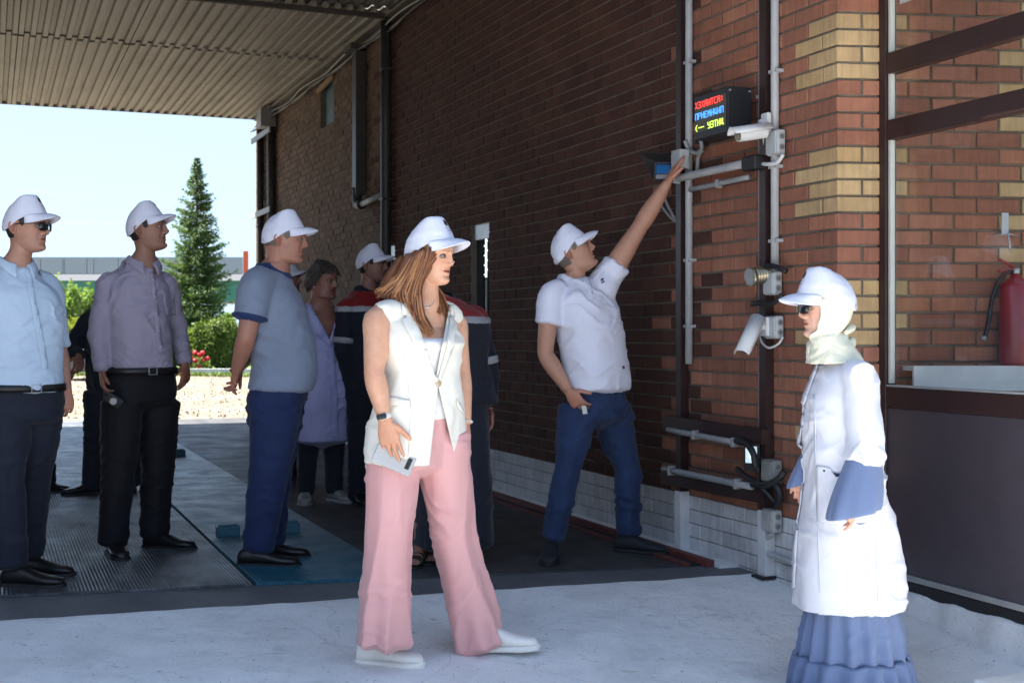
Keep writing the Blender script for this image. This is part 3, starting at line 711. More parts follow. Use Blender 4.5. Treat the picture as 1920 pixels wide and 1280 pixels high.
cable_([q(1443, 620, .05), q(1448, 640, .06), q(1462, 652, .06), q(1476, 645, .05), q(1482, 632, .04)], 0.0055, M_white, 'thin white wire looping from the lower camera to its box')
cable_([q(1443, 305, .06), q(1462, 306, .07), q(1478, 303, .06), q(1486, 288, .05)], 0.009, M_white, 'white cable curling from the junction to the upper outlet box')
cable_([q(1452, 510, .06), q(1462, 498, .08), q(1480, 500, .07), q(1492, 508, .05)], 0.013, M_black, 'black hose arching over the middle outlet box', 'hose', 'hose')
cable_([q(1430, 570, .06), q(1450, 568, .08), q(1468, 570, .07), q(1480, 560, .06), q(1484, 552, .05)], 0.013, M_black, 'black strap hose crossing the post under the ribbed lamp', 'hose', 'hose')
cable_([q(1263, 345, .05), q(1262, 370, .05), q(1270, 395, .04), q(1278, 415, .03)], 0.008, M_pipe, 'grey cable hanging by the pointing hand')
cable_([q(1245, 372, .04), q(1255, 388, .04), q(1268, 405, .04), q(1276, 415, .03)], 0.008, M_pipe, 'second grey cable slanting to the left post below the blue lamp')

# outlet boxes: front parallel to the wall, sockets on the side facing the yard
def outlet(x0, x1, x2, y0, y1, label, mat, sock=True):
    s_near, s_far = sx(x1), sx(x0); d = dx(x1); dep = (x2 - x1) / FPX * d * 1.0
    n = 0.02
    c = W((s_near + s_far) / 2, dep / 2 + n, (zx(x1, y0) + zx(x1, y1)) / 2); h = (zx(x1, y0) - zx(x1, y1)) / 2
    t = thing('outlet_box', c, label, 'electrical box', 'outlet boxes right of the post')
    L = max((s_far - s_near) / 2, 0.03)
    mb = MB(); mb.box(c, WD * L, ND * dep / 2, UP * h); bevel(mkb('housing', mb, mat, t), 0.008, 3)
    mb = MB(); mb.box(c + ND * (dep / 2 + 0.004), WD * (L - 0.006), ND * 0.005, UP * (h - 0.006)); bevel(mkb('cover', mb, mat, t), 0.004, 2)
    if sock:
        for k in (-0.42, 0.42):
            p = c - WD * (L) + UP * h * k
            mb = MB(); mb.tube([p + WD * 0.012, p - WD * 0.004], min(h * 0.32, dep * 0.36), 18); so_ = mkb('socket', mb, M_pipe, t, False)
            mb = MB(); mb.tube([p + WD * 0.006, p - WD * 0.0045], min(h * 0.32, dep * 0.36) * 0.7, 16); mkb('socket_recess', mb, plain('socket_grey', (0.12, 0.12, 0.12), 0.7), so_, False)
    return t
# the boxes hang from the post: their outer edge leans into the yard
def outlet2(px, py0, py1, wf, wside, label, mat, sock=True):
    # px = image column of the edge between the front cover and the socket side
    dd = 0.9 * 0.11
    s = (sx(px)); 
    return outlet(px - wf, px, px + wside, py0, py1, label, mat, sock)
outlet2(1480, 243, 290, 22, 17, 'pale grey double outlet box highest on the right post', M_grey)
outlet2(1474, 509, 553, 20, 18, 'pale grey double outlet box behind the cap brim of the woman in white', M_grey)
outlet2(1477, 592, 635, 22, 17, 'pale grey double outlet box level with the lower camera', M_grey)
outlet2(1474, 862, 905, 22, 20, 'dirty grey outlet box beside the white coat at hip height', plain('dirty_grey', (0.22, 0.22, 0.21), 0.7, var=0.3))
outlet2(1474, 955, 998, 22, 20, 'white spattered outlet box lowest on the plinth', plain('spatter_grey', (0.36, 0.36, 0.35), 0.7, var=0.35))
jb = MB(); jb.box(W(sx(1303), 0.09, zx(1303, 301)), WD * 0.05, ND * 0.028, UP * 0.05)
o = mkb('junction_box', jb, M_grey, None, loc=W(sx(1303), .09, zx(1303, 301))); tag(bevel(o, .006), 'small pale junction box under the display beside the pointing hand', 'electrical box')
jb = MB(); jb.box(W(sx(1440), 0.085, zx(1440, 308)), WD * 0.06, ND * 0.03, UP * 0.035)
o = mkb('cable_joint', jb, M_black, None, loc=W(sx(1440), .085, zx(1440, 308))); tag(bevel(o, .01, 3), 'black taped cable joint on the right post under the upper camera', 'cable joint')

# LED display
def display():
    xa, xb, xc = 1301, 1364, 1397
    s0, s1 = sx(xb), sx(xa); dep = 0.135; n0 = 0.075
    # camera sees the face a little nearer than the wall: place it by its own distance
    def pt(px, py, n):                        # image point on the plane n metres off the wall
        o = CORN + ND * n; k = (px - CX) / FPX; d = (o[0] * WD[1] - o[1] * WD[0]) / (k * WD[1] - WD[0]); return P(px, py, d)
    n = dep + n0; A = pt(1302, 182, n); B = pt(1364, 160, n); C = pt(1364, 249, n); D = pt(1302, 262, n)
    zt = (A[2] + B[2]) / 2; zb = (C[2] + D[2]) / 2; sa = (A - CORN) @ WD; sb = (B - CORN) @ WD
    c = W((sa + sb) / 2, n - dep / 2, (zt + zb) / 2); t = thing('led_display', c, 'black LED display box with red, blue and green dot lettering on the brick wall', 'display')
    L = abs(sa - sb) / 2; H = (zt - zb) / 2
    mb = MB(); mb.box(c, WD * L, ND * dep / 2, UP * H); bevel(mkb('case', mb, plain('black_case', (0.010, 0.012, 0.016), 0.4, var=0.1), t), 0.006, 2)
    mb = MB(); f = c + ND * (dep / 2 + 0.002); mb.box(f - WD * 0.0, WD * (L - 0.012), ND * 0.002, UP * (H - 0.035)); mkb('screen', mb, plain('led_panel', (0.085, 0.08, 0.065), 0.6, var=0.1), t)
    for i in (-1, 1):
        for j in (-1, 1):
            p = c - WD * (L + 0.002) + ND * (0.055 * i) + UP * (H - 0.02) * j; mb = MB(); mb.tube([p + WD * .004, p - WD * 0.004], 0.005, 10); mkb('screw', mb, M_alu, t)
    G = {'А': '01110100011000111111100011000110001', 'П': '11111100011000110001100011000110001', 'Р': '11110100011000111110100001000010000',
         'И': '10001100011001110101110011000110001', 'Е': '11111100001000011110100001000011111', 'З': '11110000010000101110000010000111110',
         'С': '01111100001000010000100001000001111', 'Т': '11111001000010000100001000010000100', 'У': '10001100011000101111000010000101110',
         'М': '10001110111010110101100011000110001', 'Ц': '10010100101001010010100101111100001', 'Х': '10001010100010000100001000101010001',
         'Д': '00110010100101001010010101111110001', '(': '00010001000100001000010000010000010', ':': '00000001000010000000001000010000000',
         '-': '00000000000000011111000000000000000', ' ': '0' * 35, 'О': '01110100011000110001100011000110001'}
    rows = [('ХЗХАИТСА:', (1.0, 0.06, 0.05), 0.42), ('ПРИЕМИЦИП', (0.08, 0.35, 1.0), 0.02), ('(-- УЗТИЦ', (0.65, 1.0, 0.12), -0.40)]
    Wd = 2 * (L - 0.02); px_ = Wd / (9 * 6)
    for txt, col, zo in rows:
        mb = MB(); top = f + UP * (zo * H * 1.9 + px_ * 3.5)
        for i, ch in enumerate(txt):
            g = G[ch]
            for k in range(35):
                if g[k] == '1':
                    # text reads left to right in the picture: left is the far end of the box
                    u = L - 0.02 - (i * 6 + k % 5) * px_
                    p = f + WD * u + UP * (zo * H * 1.25 + (3 - k // 5) * px_ * 0.95) + ND * 0.004
                    mb.box(p, WD * px_ * 0.42, ND * 0.001, UP * px_ * 0.40)
        mkb('dot_lettering', mb, emit('led_%d' % rows.index((txt, col, zo)), col, 0.28), t, kind='stuff')
    mb = MB(); mb.tube([W(sx(1380), 0.0, zt - 0.05), W(sx(1380), 0.09, zt - 0.05)], 0.012, 8); mb.tube([W(sx(1330), 0.0, zb + 0.03), W(sx(1330), 0.09, zb + 0.03)], 0.012, 8); mkb('bracket', mb, M_dark, t)
display()

def rotm(ax, an): return np.array(Matrix.Rotation(an, 3, Vector(ax)))
def bullet_cam(px, py, axis, label, L=0.15, r=0.032):
    d = dx(px + 50) - 0.1; c = P(px, py, d); ax = nz(axis); up = nz(UP - ax * (ax @ UP)); side = np.cross(ax, up)
    t = thing('security_camera', c, label, 'camera', 'white bullet cameras on the right post')
    mb = MB(); mb.tube([c - ax * L * 0.5, c - ax * L * 0.46, c + ax * L * 0.40, c + ax * L * 0.5], [r * 0.7, r, r, r * 0.97], 20); mkb('body', mb, M_white, t, False)
    mb = MB(); mb.tube([c + ax * L * 0.5, c + ax * (L * 0.5 + 0.003)], r * 0.82, 20); mkb('lens', mb, M_blackglass, t)
    # sun shield: a curved plate over the top
    v = []; N = 9
    for q_ in (-0.62, 0.72):
        for i in range(N + 1):
            a = R(-80 + 160 * i / N); v.append(c + ax * L * q_ + up * (math.cos(a) * r * 1.28) + side * (math.sin(a) * r * 1.28))
    f = [(i, i + 1, N + 2 + i, N + 1 + i) for i in range(N)]; o = mk('sun_shield', v, f, M_white, t); m = o.modifiers.new('t', 'SOLIDIFY'); m.thickness = 0.004
    w = W(sx(px + 52), 0.075, zx(px + 52, py - 18))
    mb = MB(); mb.tube([c - ax * L * 0.3 + up * 0.0, c - ax * L * 0.48 - up * 0.01, (c - ax * L * 0.5 + w) / 2 + UP * 0.01, w + ND * 0.03, w], [0.012, 0.015, 0.013, 0.014, 0.02], 10, sub=3); mkb('arm', mb, M_white, t, True)
    mb = MB(); mb.box(w, WD * 0.03, ND * 0.012, UP * 0.045); bevel(mkb('mount_plate', mb, M_white, t), 0.006)
    return t
bullet_cam(1410, 250, (-0.75, -0.25, -0.14), 'white camera with rain hood right of the display, pointing left')
bullet_cam(1408, 630, (-0.42, -0.5, -0.72), 'white bullet camera tilted steeply down beside the lower outlet box', 0.17)
def ribbed_lamp():
    c = P(1428, 516, dx(1440) - 0.1); ax = nz(V3(-0.85, -0.35, -0.12)); t = thing('ribbed_lamp', c, 'round bronze ribbed spotlight mounted on the right post', 'lamp')
    M = plain('bronze_metal', (0.30, 0.26, 0.18), 0.3, 0.85); pts = []; rr = []
    for i in range(15): pts.append(c + ax * (-0.055 + i * 0.0075)); rr.append(0.036 if i % 2 else 0.043)
    mb = MB(); mb.tube(pts, rr, 24); mkb('heat_sink', mb, M, t, False)
    mb = MB(); mb.tube([c + ax * 0.05, c + ax * 0.062, c + ax * 0.068], [0.044, 0.048, 0.046], 24); h = mkb('rim', mb, M, t, False)
    mb = MB(); mb.tube([c + ax * 0.0655, c + ax * 0.0695], 0.038, 20); mkb('lens', mb, plain('lamp_glass', (0.25, 0.26, 0.26), 0.1), h)
    w = W(sx(1449), 0.06, zx(1449, 505)); mb = MB(); mb.tube([c - ax * 0.03 + UP * 0.04, c - ax * 0.08 + UP * 0.03, w], 0.013, 8, sub=3); mkb('bracket', mb, M_black, t, True)
ribbed_lamp()
def flood():
    c = P(1411, 856, dx(1420) - 0.13); ax = nz(V3(-0.62, -0.78, -0.05)); sd = nz(np.cross(UP, ax)); t = thing('floodlight', c, 'small black LED floodlight, lit, under the upper grey pipe', 'lamp')
    mb = MB(); mb.box(c, ax * 0.012, sd * 0.042, UP * 0.068); bevel(mkb('housing', mb, M_black, t), 0.006)
    mb = MB(); mb.box(c + ax * 0.013 + UP * 0.012, ax * 0.002, sd * 0.030, UP * 0.04); mkb('lens', mb, emit('flood_lens', (0.7, 0.85, 0.9), 0.09), t)
    for k in range(3):
        mb = MB(); mb.box(c + ax * 0.0155 + UP * (0.028 - 0.013 * k) - sd * 0.008 * (1 if sd[0] < 0 else -1), ax * 0.001, sd * 0.016, UP * 0.003); mkb('led_bar', mb, emit('led_bar%d' % k, (1, 1, 1), 0.4), t)
    mb = MB(); mb.tube([c + sd * 0.045 - ax * 0.0, c + sd * 0.045 - ax * 0.04 - UP * 0.07, W(sx(1449), 0.09, c[2] - 0.07)], 0.008, 8, sub=3); mkb('bracket', mb, M_black, t, True)
flood()
def blue_lamp():
    c = P(1244, 318, dx(1262) - 0.12); ax = nz(V3(-0.15, -0.9, -0.5)); sd = V3(1, 0, 0); up = nz(np.cross(sd, ax)) * -1; up = up if up[2] > 0 else -up
    t = thing('shielded_lamp', c, 'blue lamp with dark flared shields behind the pointing hand', 'lamp')
    mb = MB(); mb.box(c, sd * 0.045, ax * 0.03, up * 0.055); bevel(mkb('housing', mb, plain('navy_case', (0.01, 0.02, 0.05), 0.4), t), .006)
    mb = MB(); mb.box(c + ax * 0.032 + up * 0.014, sd * 0.037, ax * 0.002, up * 0.024); mkb('lens', mb, plain('blue_glass', (0.01, 0.12, 0.35), 0.15), t)
    mb = MB(); mb.box(c + ax * 0.032 - up * 0.028, sd * 0.037, ax * 0.002, up * 0.012); mkb('reflector', mb, M_pipe, t)
    for sgn, mt in ((-1, M_black), (1, M_pipe)):
        a = c + sd * 0.046 * sgn + ax * 0.03; v = [a - up * 0.05, a + up * 0.05, a + up * 0.115 + sd * 0.085 * sgn + ax * 0.03, a + up * 0.10 + sd * (0.02 if sgn < 0 else 0.03) * sgn + ax * .03]
        o = mk('shield', v, [(0, 1, 2)] if sgn < 0 else [(0, 1, 2)], mt, t, False); m = o.modifiers.new('t', 'SOLIDIFY'); m.thickness = 0.004
    v = [c + sd * -0.046 + up * 0.055 + ax * .03, c + sd * 0.046 + up * 0.055 + ax * .03, c + sd * 0.10 + up * 0.115 + ax * .06, c + sd * -0.13 + up * 0.115 + ax * .06]
    o = mk('shield', v, [(0, 1, 2, 3)], M_black, t, False); m = o.modifiers.new('t', 'SOLIDIFY'); m.thickness = 0.004
    mb = MB(); mb.tube([c - ax * 0.02, W(sx(1250), 0.0, c[2])], 0.01, 8); mkb('bracket', mb, M_black, t)
blue_lamp()
# string of light tape on the window jamb
ls = empty('light_strip', W(sx(916), 0.01, 1.3), 'glowing white light strip hanging beside the dark window', 'light strip')
mb = MB(); mb.box(W(sx(914.5), 0.012, (zx(914, 448) + zx(914, 520)) / 2), WD * 0.007, ND * 0.005, UP * (zx(914, 448) - zx(914, 520)) / 2)
for k in range(8):
    zz = zx(914, 452 + 9 * k); mb.box(W(sx(914.5) + (0.017 if k % 2 else -0.017), 0.014, zz), WD * 0.013, ND * 0.004, UP * 0.004)
mkb('lit_tape', mb, emit('tape', (0.8, 0.95, 1.0), 0.35), ls)
mb = MB(); mb.box(W(sx(914.5), 0.010, zx(914, 600)), WD * 0.008, ND * 0.004, UP * 0.3); mkb('unlit_tape', mb, M_pipe, ls)

# ------------------------------------------------------------------ glazed porch at the right
por = empty('glazed_porch', CORN + RD * 0.21 + V3(0, 0, 0), 'brown framed glazed porch standing against the corner of the brick building', 'porch')
V0 = CORN + RD * 0.212; VD = -WD             # porch side runs towards the camera
def pv(a, z, o=0.0): return V0 + VD * a + UP * z + ND * o
def pbar(name, a0, a1, z0, z1, t=0.03, m=M_brown, o=0.0, bev=0.004):
    mb = MB(); mb.box(pv((a0 + a1) / 2, (z0 + z1) / 2, o), VD * (a1 - a0) / 2, ND * t, UP * (z1 - z0) / 2); ob = mkb(name, mb, m, por)
    if bev: bevel(ob, bev)
    return ob
pbar('post', -0.04, 0.045, 0.10, 3.4); pbar('post', 2.45, 2.53, 0.10, 3.4)
pbar('glazing_bead', 0.047, 0.062, 0.945, 3.1, 0.012, plain('pale_bead', (0.5, 0.5, 0.45), 0.5), 0.004, 0.001)
for z0, z1, n_ in ((2.30, 2.392, 'crossbar'), (2.01, 2.098, 'crossbar'), (0.84, 0.93, 'bottom_rail'), (3.1, 3.2, 'top_rail')):
    pbar(n_, 0.047, 2.448, z0, z1, 0.027)
mb = MB(); mb.box(pv(1.25, 0.935, 0.01), VD * 1.2, ND * 0.02, UP * 0.004); mkb('glazing_strip', mb, M_pipe, por)
for z0, z1 in ((0.932, 2.008), (2.10, 2.298), (2.394, 3.098)):
    mb = MB(); mb.box(pv(1.25, (z0 + z1) / 2, -0.004), VD * 1.2, ND * 0.003, UP * ((z1 - z0) / 2)); mkb('pane', mb, M_glass, por)
mb = MB(); mb.box(V0 + VD * 1.2 + ND * 0.18 + UP * 2.95, VD * 1.35, ND * 0.24, UP * 0.02); mkb('shade_eave', mb, M_brown, por)  # unseen overhang, added to keep the sun off the crossbars
M_panel = plain('brown_panel', (0.055, 0.046, 0.057), 0.32, var=0.12, bs=200, bstr=0.1, spec=0.6)
pbar('lower_panel', 0.012, 2.45, 0.13, 0.838, 0.012, M_panel, 0.004, 0.002)
pbar('lower_frame', 0.0, 2.45, 0.10, 0.127, 0.02, M_pipe, 0.0)
pbar('sealing_strip', 0.0, 2.5, 0.045, 0.098, 0.016, M_dark, 0.0)
mb = MB(); mb.box(V0 + VD * 1.2 + RD * 1.1 + UP * 3.25, VD * 1.3, RD * 1.15, UP * 0.004); mkb('roof', mb, M_glass, por)
mb = MB(); mb.box(V0 + VD * 1.2 + RD * 1.13 + UP * 0.04, VD * 1.2, RD * 1.03, UP * 0.04); mkb('floor', mb, M_conc, por)
# foundation with rough plaster
fm = MB(); na = 60
vv = []; 
for i in range(na + 1):
    a = -0.05 + 2.6 * i / na; b0 = pv(a, 0.06, 0.01); rr_ = 0.02 * pnoise(np.array([b0]), 9)[0]
    g0 = gz(*b0[:2])
    for (o, z) in ((-0.02, 0.055 + rr_ * .3), (0.035 + rr_, 0.05 + rr_), (0.06 + rr_ * 1.5, max(g0, -9) + 0.03), (0.10 + rr_ * 2, g0 - 0.02)): vv.append(pv(a, z, o))
ff = [(i * 4 + j, i * 4 + j + 1, i * 4 + j + 5, i * 4 + j + 4) for i in range(na) for j in range(3)]
mk('foundation', vv, ff, M_ramp, por)
stp = MB(); c = pv(1.36, -0.215, 0.20); stp.box(c, VD * 0.40, ND * 0.17, UP * 0.13); o = mkb('concrete_step', stp, M_ramp, None, loc=c); tag(bevel(o, .012, 3), 'whitewashed concrete block edge in the bottom right corner by the porch', 'step')
# shelf with extinguisher inside
M_shelf = plain('white_board', (0.55, 0.57, 0.57), 0.5)
def on_r(px, py, off):                        # point on the end wall plane, off metres in front of it
    o = CORN + RN * off; k = (px - CX) / FPX; d = (o[0] * RD[1] - o[1] * RD[0]) / (k * RD[1] - RD[0]); return P(px, py, d)
sh = empty('white_shelf', on_r(1800, 700, 0.1), 'white board shelf behind the porch window', 'shelf')
a = on_r(1712, 686, 0.125); b2 = a + RD * 1.35; zt = a[2]
mb = MB(); mb.box((a + b2) / 2 - UP * 0.055, RD * 0.675, RN * 0.008, UP * 0.055); mkb('front_board', mb, M_shelf, sh)
mb = MB(); mb.box((a + b2) / 2 - RN * 0.065 - UP * 0.012, RD * 0.67, RN * 0.055, UP * 0.010); mkb('top_board', mb, M_shelf, sh)
ex = on_r(1905, 684, 0.074); ex[2] = zt - 0.001; rx_ = 0.070
t = empty('fire_extinguisher', ex, 'red fire extinguisher standing on the shelf behind the porch window', 'fire extinguisher')
M_ext = plain('extinguisher_red', (0.25, 0.010, 0.012), 0.3, var=0.05, bstr=0.0, coat=0.3)
H_ = 0.385
mb = MB(); mb.tube([ex + UP * z for z in (0.0, 0.008, 0.02, H_ * 0.9, H_ * 0.96, H_, H_ + 0.02)], [rx_ * .9, rx_ * .98, rx_, rx_, rx_ * 0.85, rx_ * 0.4, rx_ * 0.3], 32); mkb('cylinder', mb, M_ext, t, True)
mb = MB(); mb.tube([ex + UP * (H_ + 0.015), ex + UP * (H_ + 0.045)], 0.016, 14); mkb('valve', mb, M_alu, t, True)
mb = MB(); mb.tube([ex + UP * (H_ + 0.04), ex + UP * (H_ + 0.062) - V3(0.03, 0, 0), ex + UP * (H_ + 0.085) - V3(0.075, 0, 0)], 0.007, 8, sub=3); mkb('lever', mb, M_ext, t, True)
mb = MB(); mb.tube([ex + UP * (H_ + 0.03), ex + UP * (H_ + 0.036) - V3(0.04, 0, 0), ex + UP * (H_ + 0.034) - V3(0.08, 0, 0)], 0.007, 8, sub=3); mkb('handle', mb, M_ext, t, True)
mb = MB(); hx = ex + UP * (H_ + 0.03); mb.tube([hx, hx + V3(-0.05, 0, -0.01), hx + V3(-0.10, 0, -0.10), hx + V3(-0.125, 0, -0.24), hx + V3(-0.14, 0, -0.29)], 0.010, 10, sub=6); hs = mkb('hose', mb, M_black, t, True)
mb = MB(); mb.tube([hx + V3(-0.14, 0, -0.285), hx + V3(-0.145, 0, -0.305)], 0.012, 10); mkb('nozzle', mb, M_pipe, hs, True)
hk = on_r(1884, 420, 0.012); t = empty('wall_hook', hk, 'grey steel hook bracket screwed to the bricks above the extinguisher', 'hook')
mb = MB(); mb.box(hk, RD * 0.016, RN * 0.004, UP * 0.05); mkb('plate', mb, M_alu, t)
mb = MB(); mb.tube([hk - UP * 0.05 - RD * 0.05, hk - UP * 0.045 + RN * 0.03, hk - UP * 0.055 + RD * 0.06], 0.004, 8); mb.tube([hk - UP * 0.045 + RN * 0.03, hk - UP * 0.12 + RN * 0.05], 0.004, 8); mkb('hook', mb, M_alu, t, True)
nt_ = on_r(1700, 2, 0.25); mb = MB(); pn = pv(0.14, 2.62, -0.012); mb.box(pn, VD * 0.05, ND * 0.001, UP * 0.02); o = mkb('paper_note', mb, M_white, None, loc=pn); tag(o, 'small white paper note stuck at the top of the porch window', 'note')

# ------------------------------------------------------------------ background
BZ = -0.07
def leafmat(name, cols, tr=0.35):
    m, nt, b = newmat(name); g = worldco(nt)
    c = ramp(nt, noise(nt, g, 2.6, 6, 0.75), [(0.3, cols[0]), (0.5, cols[1]), (0.7, cols[2])])
    nt.links.new(c, b.inputs['Base Color']); b.inputs['Roughness'].default_value = 0.6; b.inputs['Specular IOR Level'].default_value = 0.3
    tb = nd(nt, 'ShaderNodeBsdfTranslucent'); nt.links.new(mixc(nt, 1.0, c, (1.6, 1.7, 0.8), 'MULTIPLY'), tb.inputs[0]); mx = nd(nt, 'ShaderNodeMixShader'); mx.inputs[0].default_value = tr
    out = nt.nodes['Material Output']; nt.links.new(b.outputs[0], mx.inputs[1]); nt.links.new(tb.outputs[0], mx.inputs[2]); nt.links.new(mx.outputs[0], out.inputs[0]); return m
M_bark = plain('bark', (0.07, 0.05, 0.035), 0.9, var=0.3)
def leaves(C, size, asp=1.6, rs=None, up=0.0):
    n = len(C); d = rs.normal(size=(n, 3)); d /= np.linalg.norm(d, axis=1)[:, None]; e = np.cross(d, rs.normal(size=(n, 3))); e /= np.linalg.norm(e, axis=1)[:, None]
    s_ = (size * rs.uniform(0.6, 1.3, n))[:, None]
    v = np.stack([C - d * s_ * asp, C + e * s_ * 0.6, C + d * s_ * asp, C - e * s_ * 0.6], 1).reshape(-1, 3)
    return v, [(4 * i, 4 * i + 1, 4 * i + 2, 4 * i + 3) for i in range(n)]
def blobcrown(rs, blobs, n, size, parent, mat, name='crown', asp=1.6):
    bl = np.array(blobs, float); vol = (bl[:, 3] * bl[:, 4] * bl[:, 5]); k = rs.choice(len(bl), n, p=vol / vol.sum())
    d = rs.normal(size=(n, 3)); d /= np.linalg.norm(d, axis=1)[:, None]; r = rs.uniform(0.35, 1.0, n) ** 0.45
    r *= 1 + 0.25 * fbm(d * 1.0 + k[:, None] * 3.1, 2.5, 3)
    C = bl[k, :3] + d * bl[k, 3:6] * r[:, None]
    keep = fbm(C, 2.2 / max(bl[:, 3].mean(), 0.3), 3, 9) > -0.35; C = C[keep]
    v, f = leaves(C, size, asp, rs); return mk(name, v, f, mat, parent, False)
M_spr = leafmat('spruce_needles', ((0.03, 0.06, 0.022), (0.065, 0.11, 0.035), (0.12, 0.165, 0.05)), 0.3)
M_hed = leafmat('hedge_leaves', ((0.05, 0.08, 0.02), (0.10, 0.14, 0.035), (0.16, 0.20, 0.05)), 0.3)
M_pop = leafmat('poplar_leaves', ((0.09, 0.15, 0.04), (0.14, 0.21, 0.06), (0.20, 0.27, 0.09)), 0.4)
M_ylw = leafmat('bush_leaves', ((0.10, 0.13, 0.02), (0.17, 0.19, 0.03), (0.24, 0.25, 0.05)), 0.35)
def at(px, d, z=BZ): 
    p = P(px, HY, d); p[2] = z; return p
def spruce():
    D = 46.0; base = at(369, D); H = HCAM + (HY - 285) / FPX * D - BZ; rs = np.random.RandomState(11)
    t = empty('spruce_tree', base, 'tall dark spruce with a thin pointed top behind the clipped hedge', 'spruce')
    mb = MB(); mb.tube([base, base + UP * H * 0.5, base + UP * H * 0.97], [0.13, 0.07, 0.012], 10); mkb('trunk', mb, M_bark, t, True)
    C = []; Dd = []; br = MB(); nl = 54
    for i in range(nl):
        f = i / (nl - 1); z = H * (0.10 + 0.87 * f ** 0.93); rad = 1.72 * (1 - f) ** 0.80 * (0.8 + 0.2 * math.sin(i * 2.4)) + 0.05
        nb = int(15 * (1 - f) + 6)
        for j in range(nb):
            an = rs.uniform(0, 2 * math.pi); L = rad * rs.uniform(0.66, 1.18) * (1.25 if rs.rand() < .12 else 1)
            dr = V3(math.cos(an), math.sin(an), 0); tip = 0.10 + 0.25 * f
            npt = int(18 + 46 * L)
            for q_ in range(npt):
                u = rs.uniform(0.12, 1) ** 0.8; lift = -0.16 * math.sin(u * 2.6) * L + tip * u * u * L
                p = base + UP * (z + lift) + dr * L * u; wd = 0.20 * L * (1.1 - u) + 0.05
                side = np.cross(dr, UP); off = side * rs.normal() * wd; off[2] -= abs(rs.normal()) * 0.05
                C.append(p + off); Dd.append(nz(dr * 0.7 + nz(off + 1e-6) * 0.6 + UP * rs.normal() * 0.35))
            if f < 0.9: br.tube([base + UP * z, base + UP * (z - 0.08 * L) + dr * L * 0.5, base + UP * (z + tip * .5 * L - 0.1 * L) + dr * L * 0.9], [0.016, 0.01, 0.004], 4)
    C = np.array(C); Dd = np.array(Dd); n = len(C); e = np.cross(Dd, rs.normal(size=(n, 3))); e /= np.linalg.norm(e, axis=1)[:, None]
    s_ = rs.uniform(0.05, 0.10, n)[:, None]
    v = np.stack([C - Dd * s_ * 0.6, C + e * s_ * 0.24, C + Dd * s_ * 0.9, C - e * s_ * 0.24], 1).reshape(-1, 3)
    mk('crown', v, [(4 * i, 4 * i + 1, 4 * i + 2, 4 * i + 3) for i in range(n)], M_spr, t, False); mkb('branches', br, M_bark, t, True)
spruce()
def shrub(name, px, d, wpx, hpx, n, size, mat, label, cat='shrub', group=None, seed=1, zoff=0, py_bot=None):
    b0 = at(px, d); w = wpx / FPX * d; h = hpx / FPX * d; rs = np.random.RandomState(seed); t = empty(name, b0, label, cat, group)
    bl = []
    for i in range(9):
        f = rs.uniform(-0.42, 0.42); bl.append((b0[0] + f * w, b0[1] + rs.uniform(-.3, .3) * min(w, 2), b0[2] + h * rs.uniform(0.35, 0.62), w * 0.24, min(w, 2.4) * 0.3, h * rs.uniform(0.34, 0.42)))
    blobcrown(rs, bl, n, size, t, mat, 'foliage')
    mb = MB(); [mb.tube([b0 + V3(f * w * .3, 0, 0), b0 + V3(f * w * .5, 0, h * 0.5)], [0.05, 0.02], 6) for f in (-0.6, 0, 0.6)]; mkb('stem', mb, M_bark, t, True)
shrub('hedge', 340, 40, 56, 100, 7000, 0.045, M_hed, 'clipped green hedge bush left of the spruce trunk, behind the mauve shirt man', 'hedge', 'rounded hedge bushes behind the kerb', 3)
shrub('hedge', 392, 40, 70, 104, 9000, 0.045, M_hed, 'clipped green hedge bush right below the spruce', 'hedge', 'rounded hedge bushes behind the kerb', 4)
shrub('hedge', 440, 41, 56, 98, 7000, 0.045, M_hed, 'clipped green hedge bush at the elbow of the blue polo man', 'hedge', 'rounded hedge bushes behind the kerb', 5)
shrub('bush', 128, 44, 80, 96, 8000, 0.05, M_ylw, 'yellow green bush between the two men on the left', 'bush', None, 6)
shrub('bush', 42, 46, 90, 100, 5000, 0.05, M_ylw, 'yellow green bush hidden mostly behind the light blue shirt man', 'bush', None, 16)
shrub('poplar_tree', 118, 80, 60, 150, 6000, 0.10, M_pop, 'pale green young tree under the far canopy, left one', 'tree', 'pale trees under the far station canopy', 7)
shrub('poplar_tree', 168, 84, 60, 128, 6000, 0.10, M_pop, 'pale green young tree under the far canopy, right of the first post', 'tree', 'pale trees under the far station canopy', 8)
shrub('poplar_tree', 60, 86, 70, 140, 4000, 0.10, M_pop, 'pale green young tree far left behind the light blue shirt man', 'tree', 'pale trees under the far station canopy', 9)
shrub('poplar_tree', 418, 70, 60, 80, 5000, 0.09, M_pop, 'pale green tree peeping out right of the spruce', 'tree', None, 10)
# roses
rb = at(372, 37.4); t = empty('rose_bush', rb, 'rose bush with red flowers in front of the hedge', 'rose bush'); rs = np.random.RandomState(5)
blobcrown(rs, [(rb[0], rb[1], 0.2, 0.33, 0.3, 0.24), (rb[0] - .2, rb[1], 0.12, 0.25, 0.3, 0.2)], 900, 0.04, t, M_hed, 'foliage')
mr = plain('rose_red', (0.45, 0.01, 0.02), 0.6)
for px, py in ((366, 661), (374, 666), (382, 674), (358, 672), (374, 688), (366, 676), (389, 672), (380, 662)):
    c = P(px, py, 37.0); v, f = limb([c - UP * .06, c - UP * .03, c + UP * 0.02, c + UP * 0.06], [0.02, 0.06, 0.07, 0.03], None, 8, 2); v = v + 0.012 * rs.normal(size=v.shape); mk('flower', v, f, mr, t)
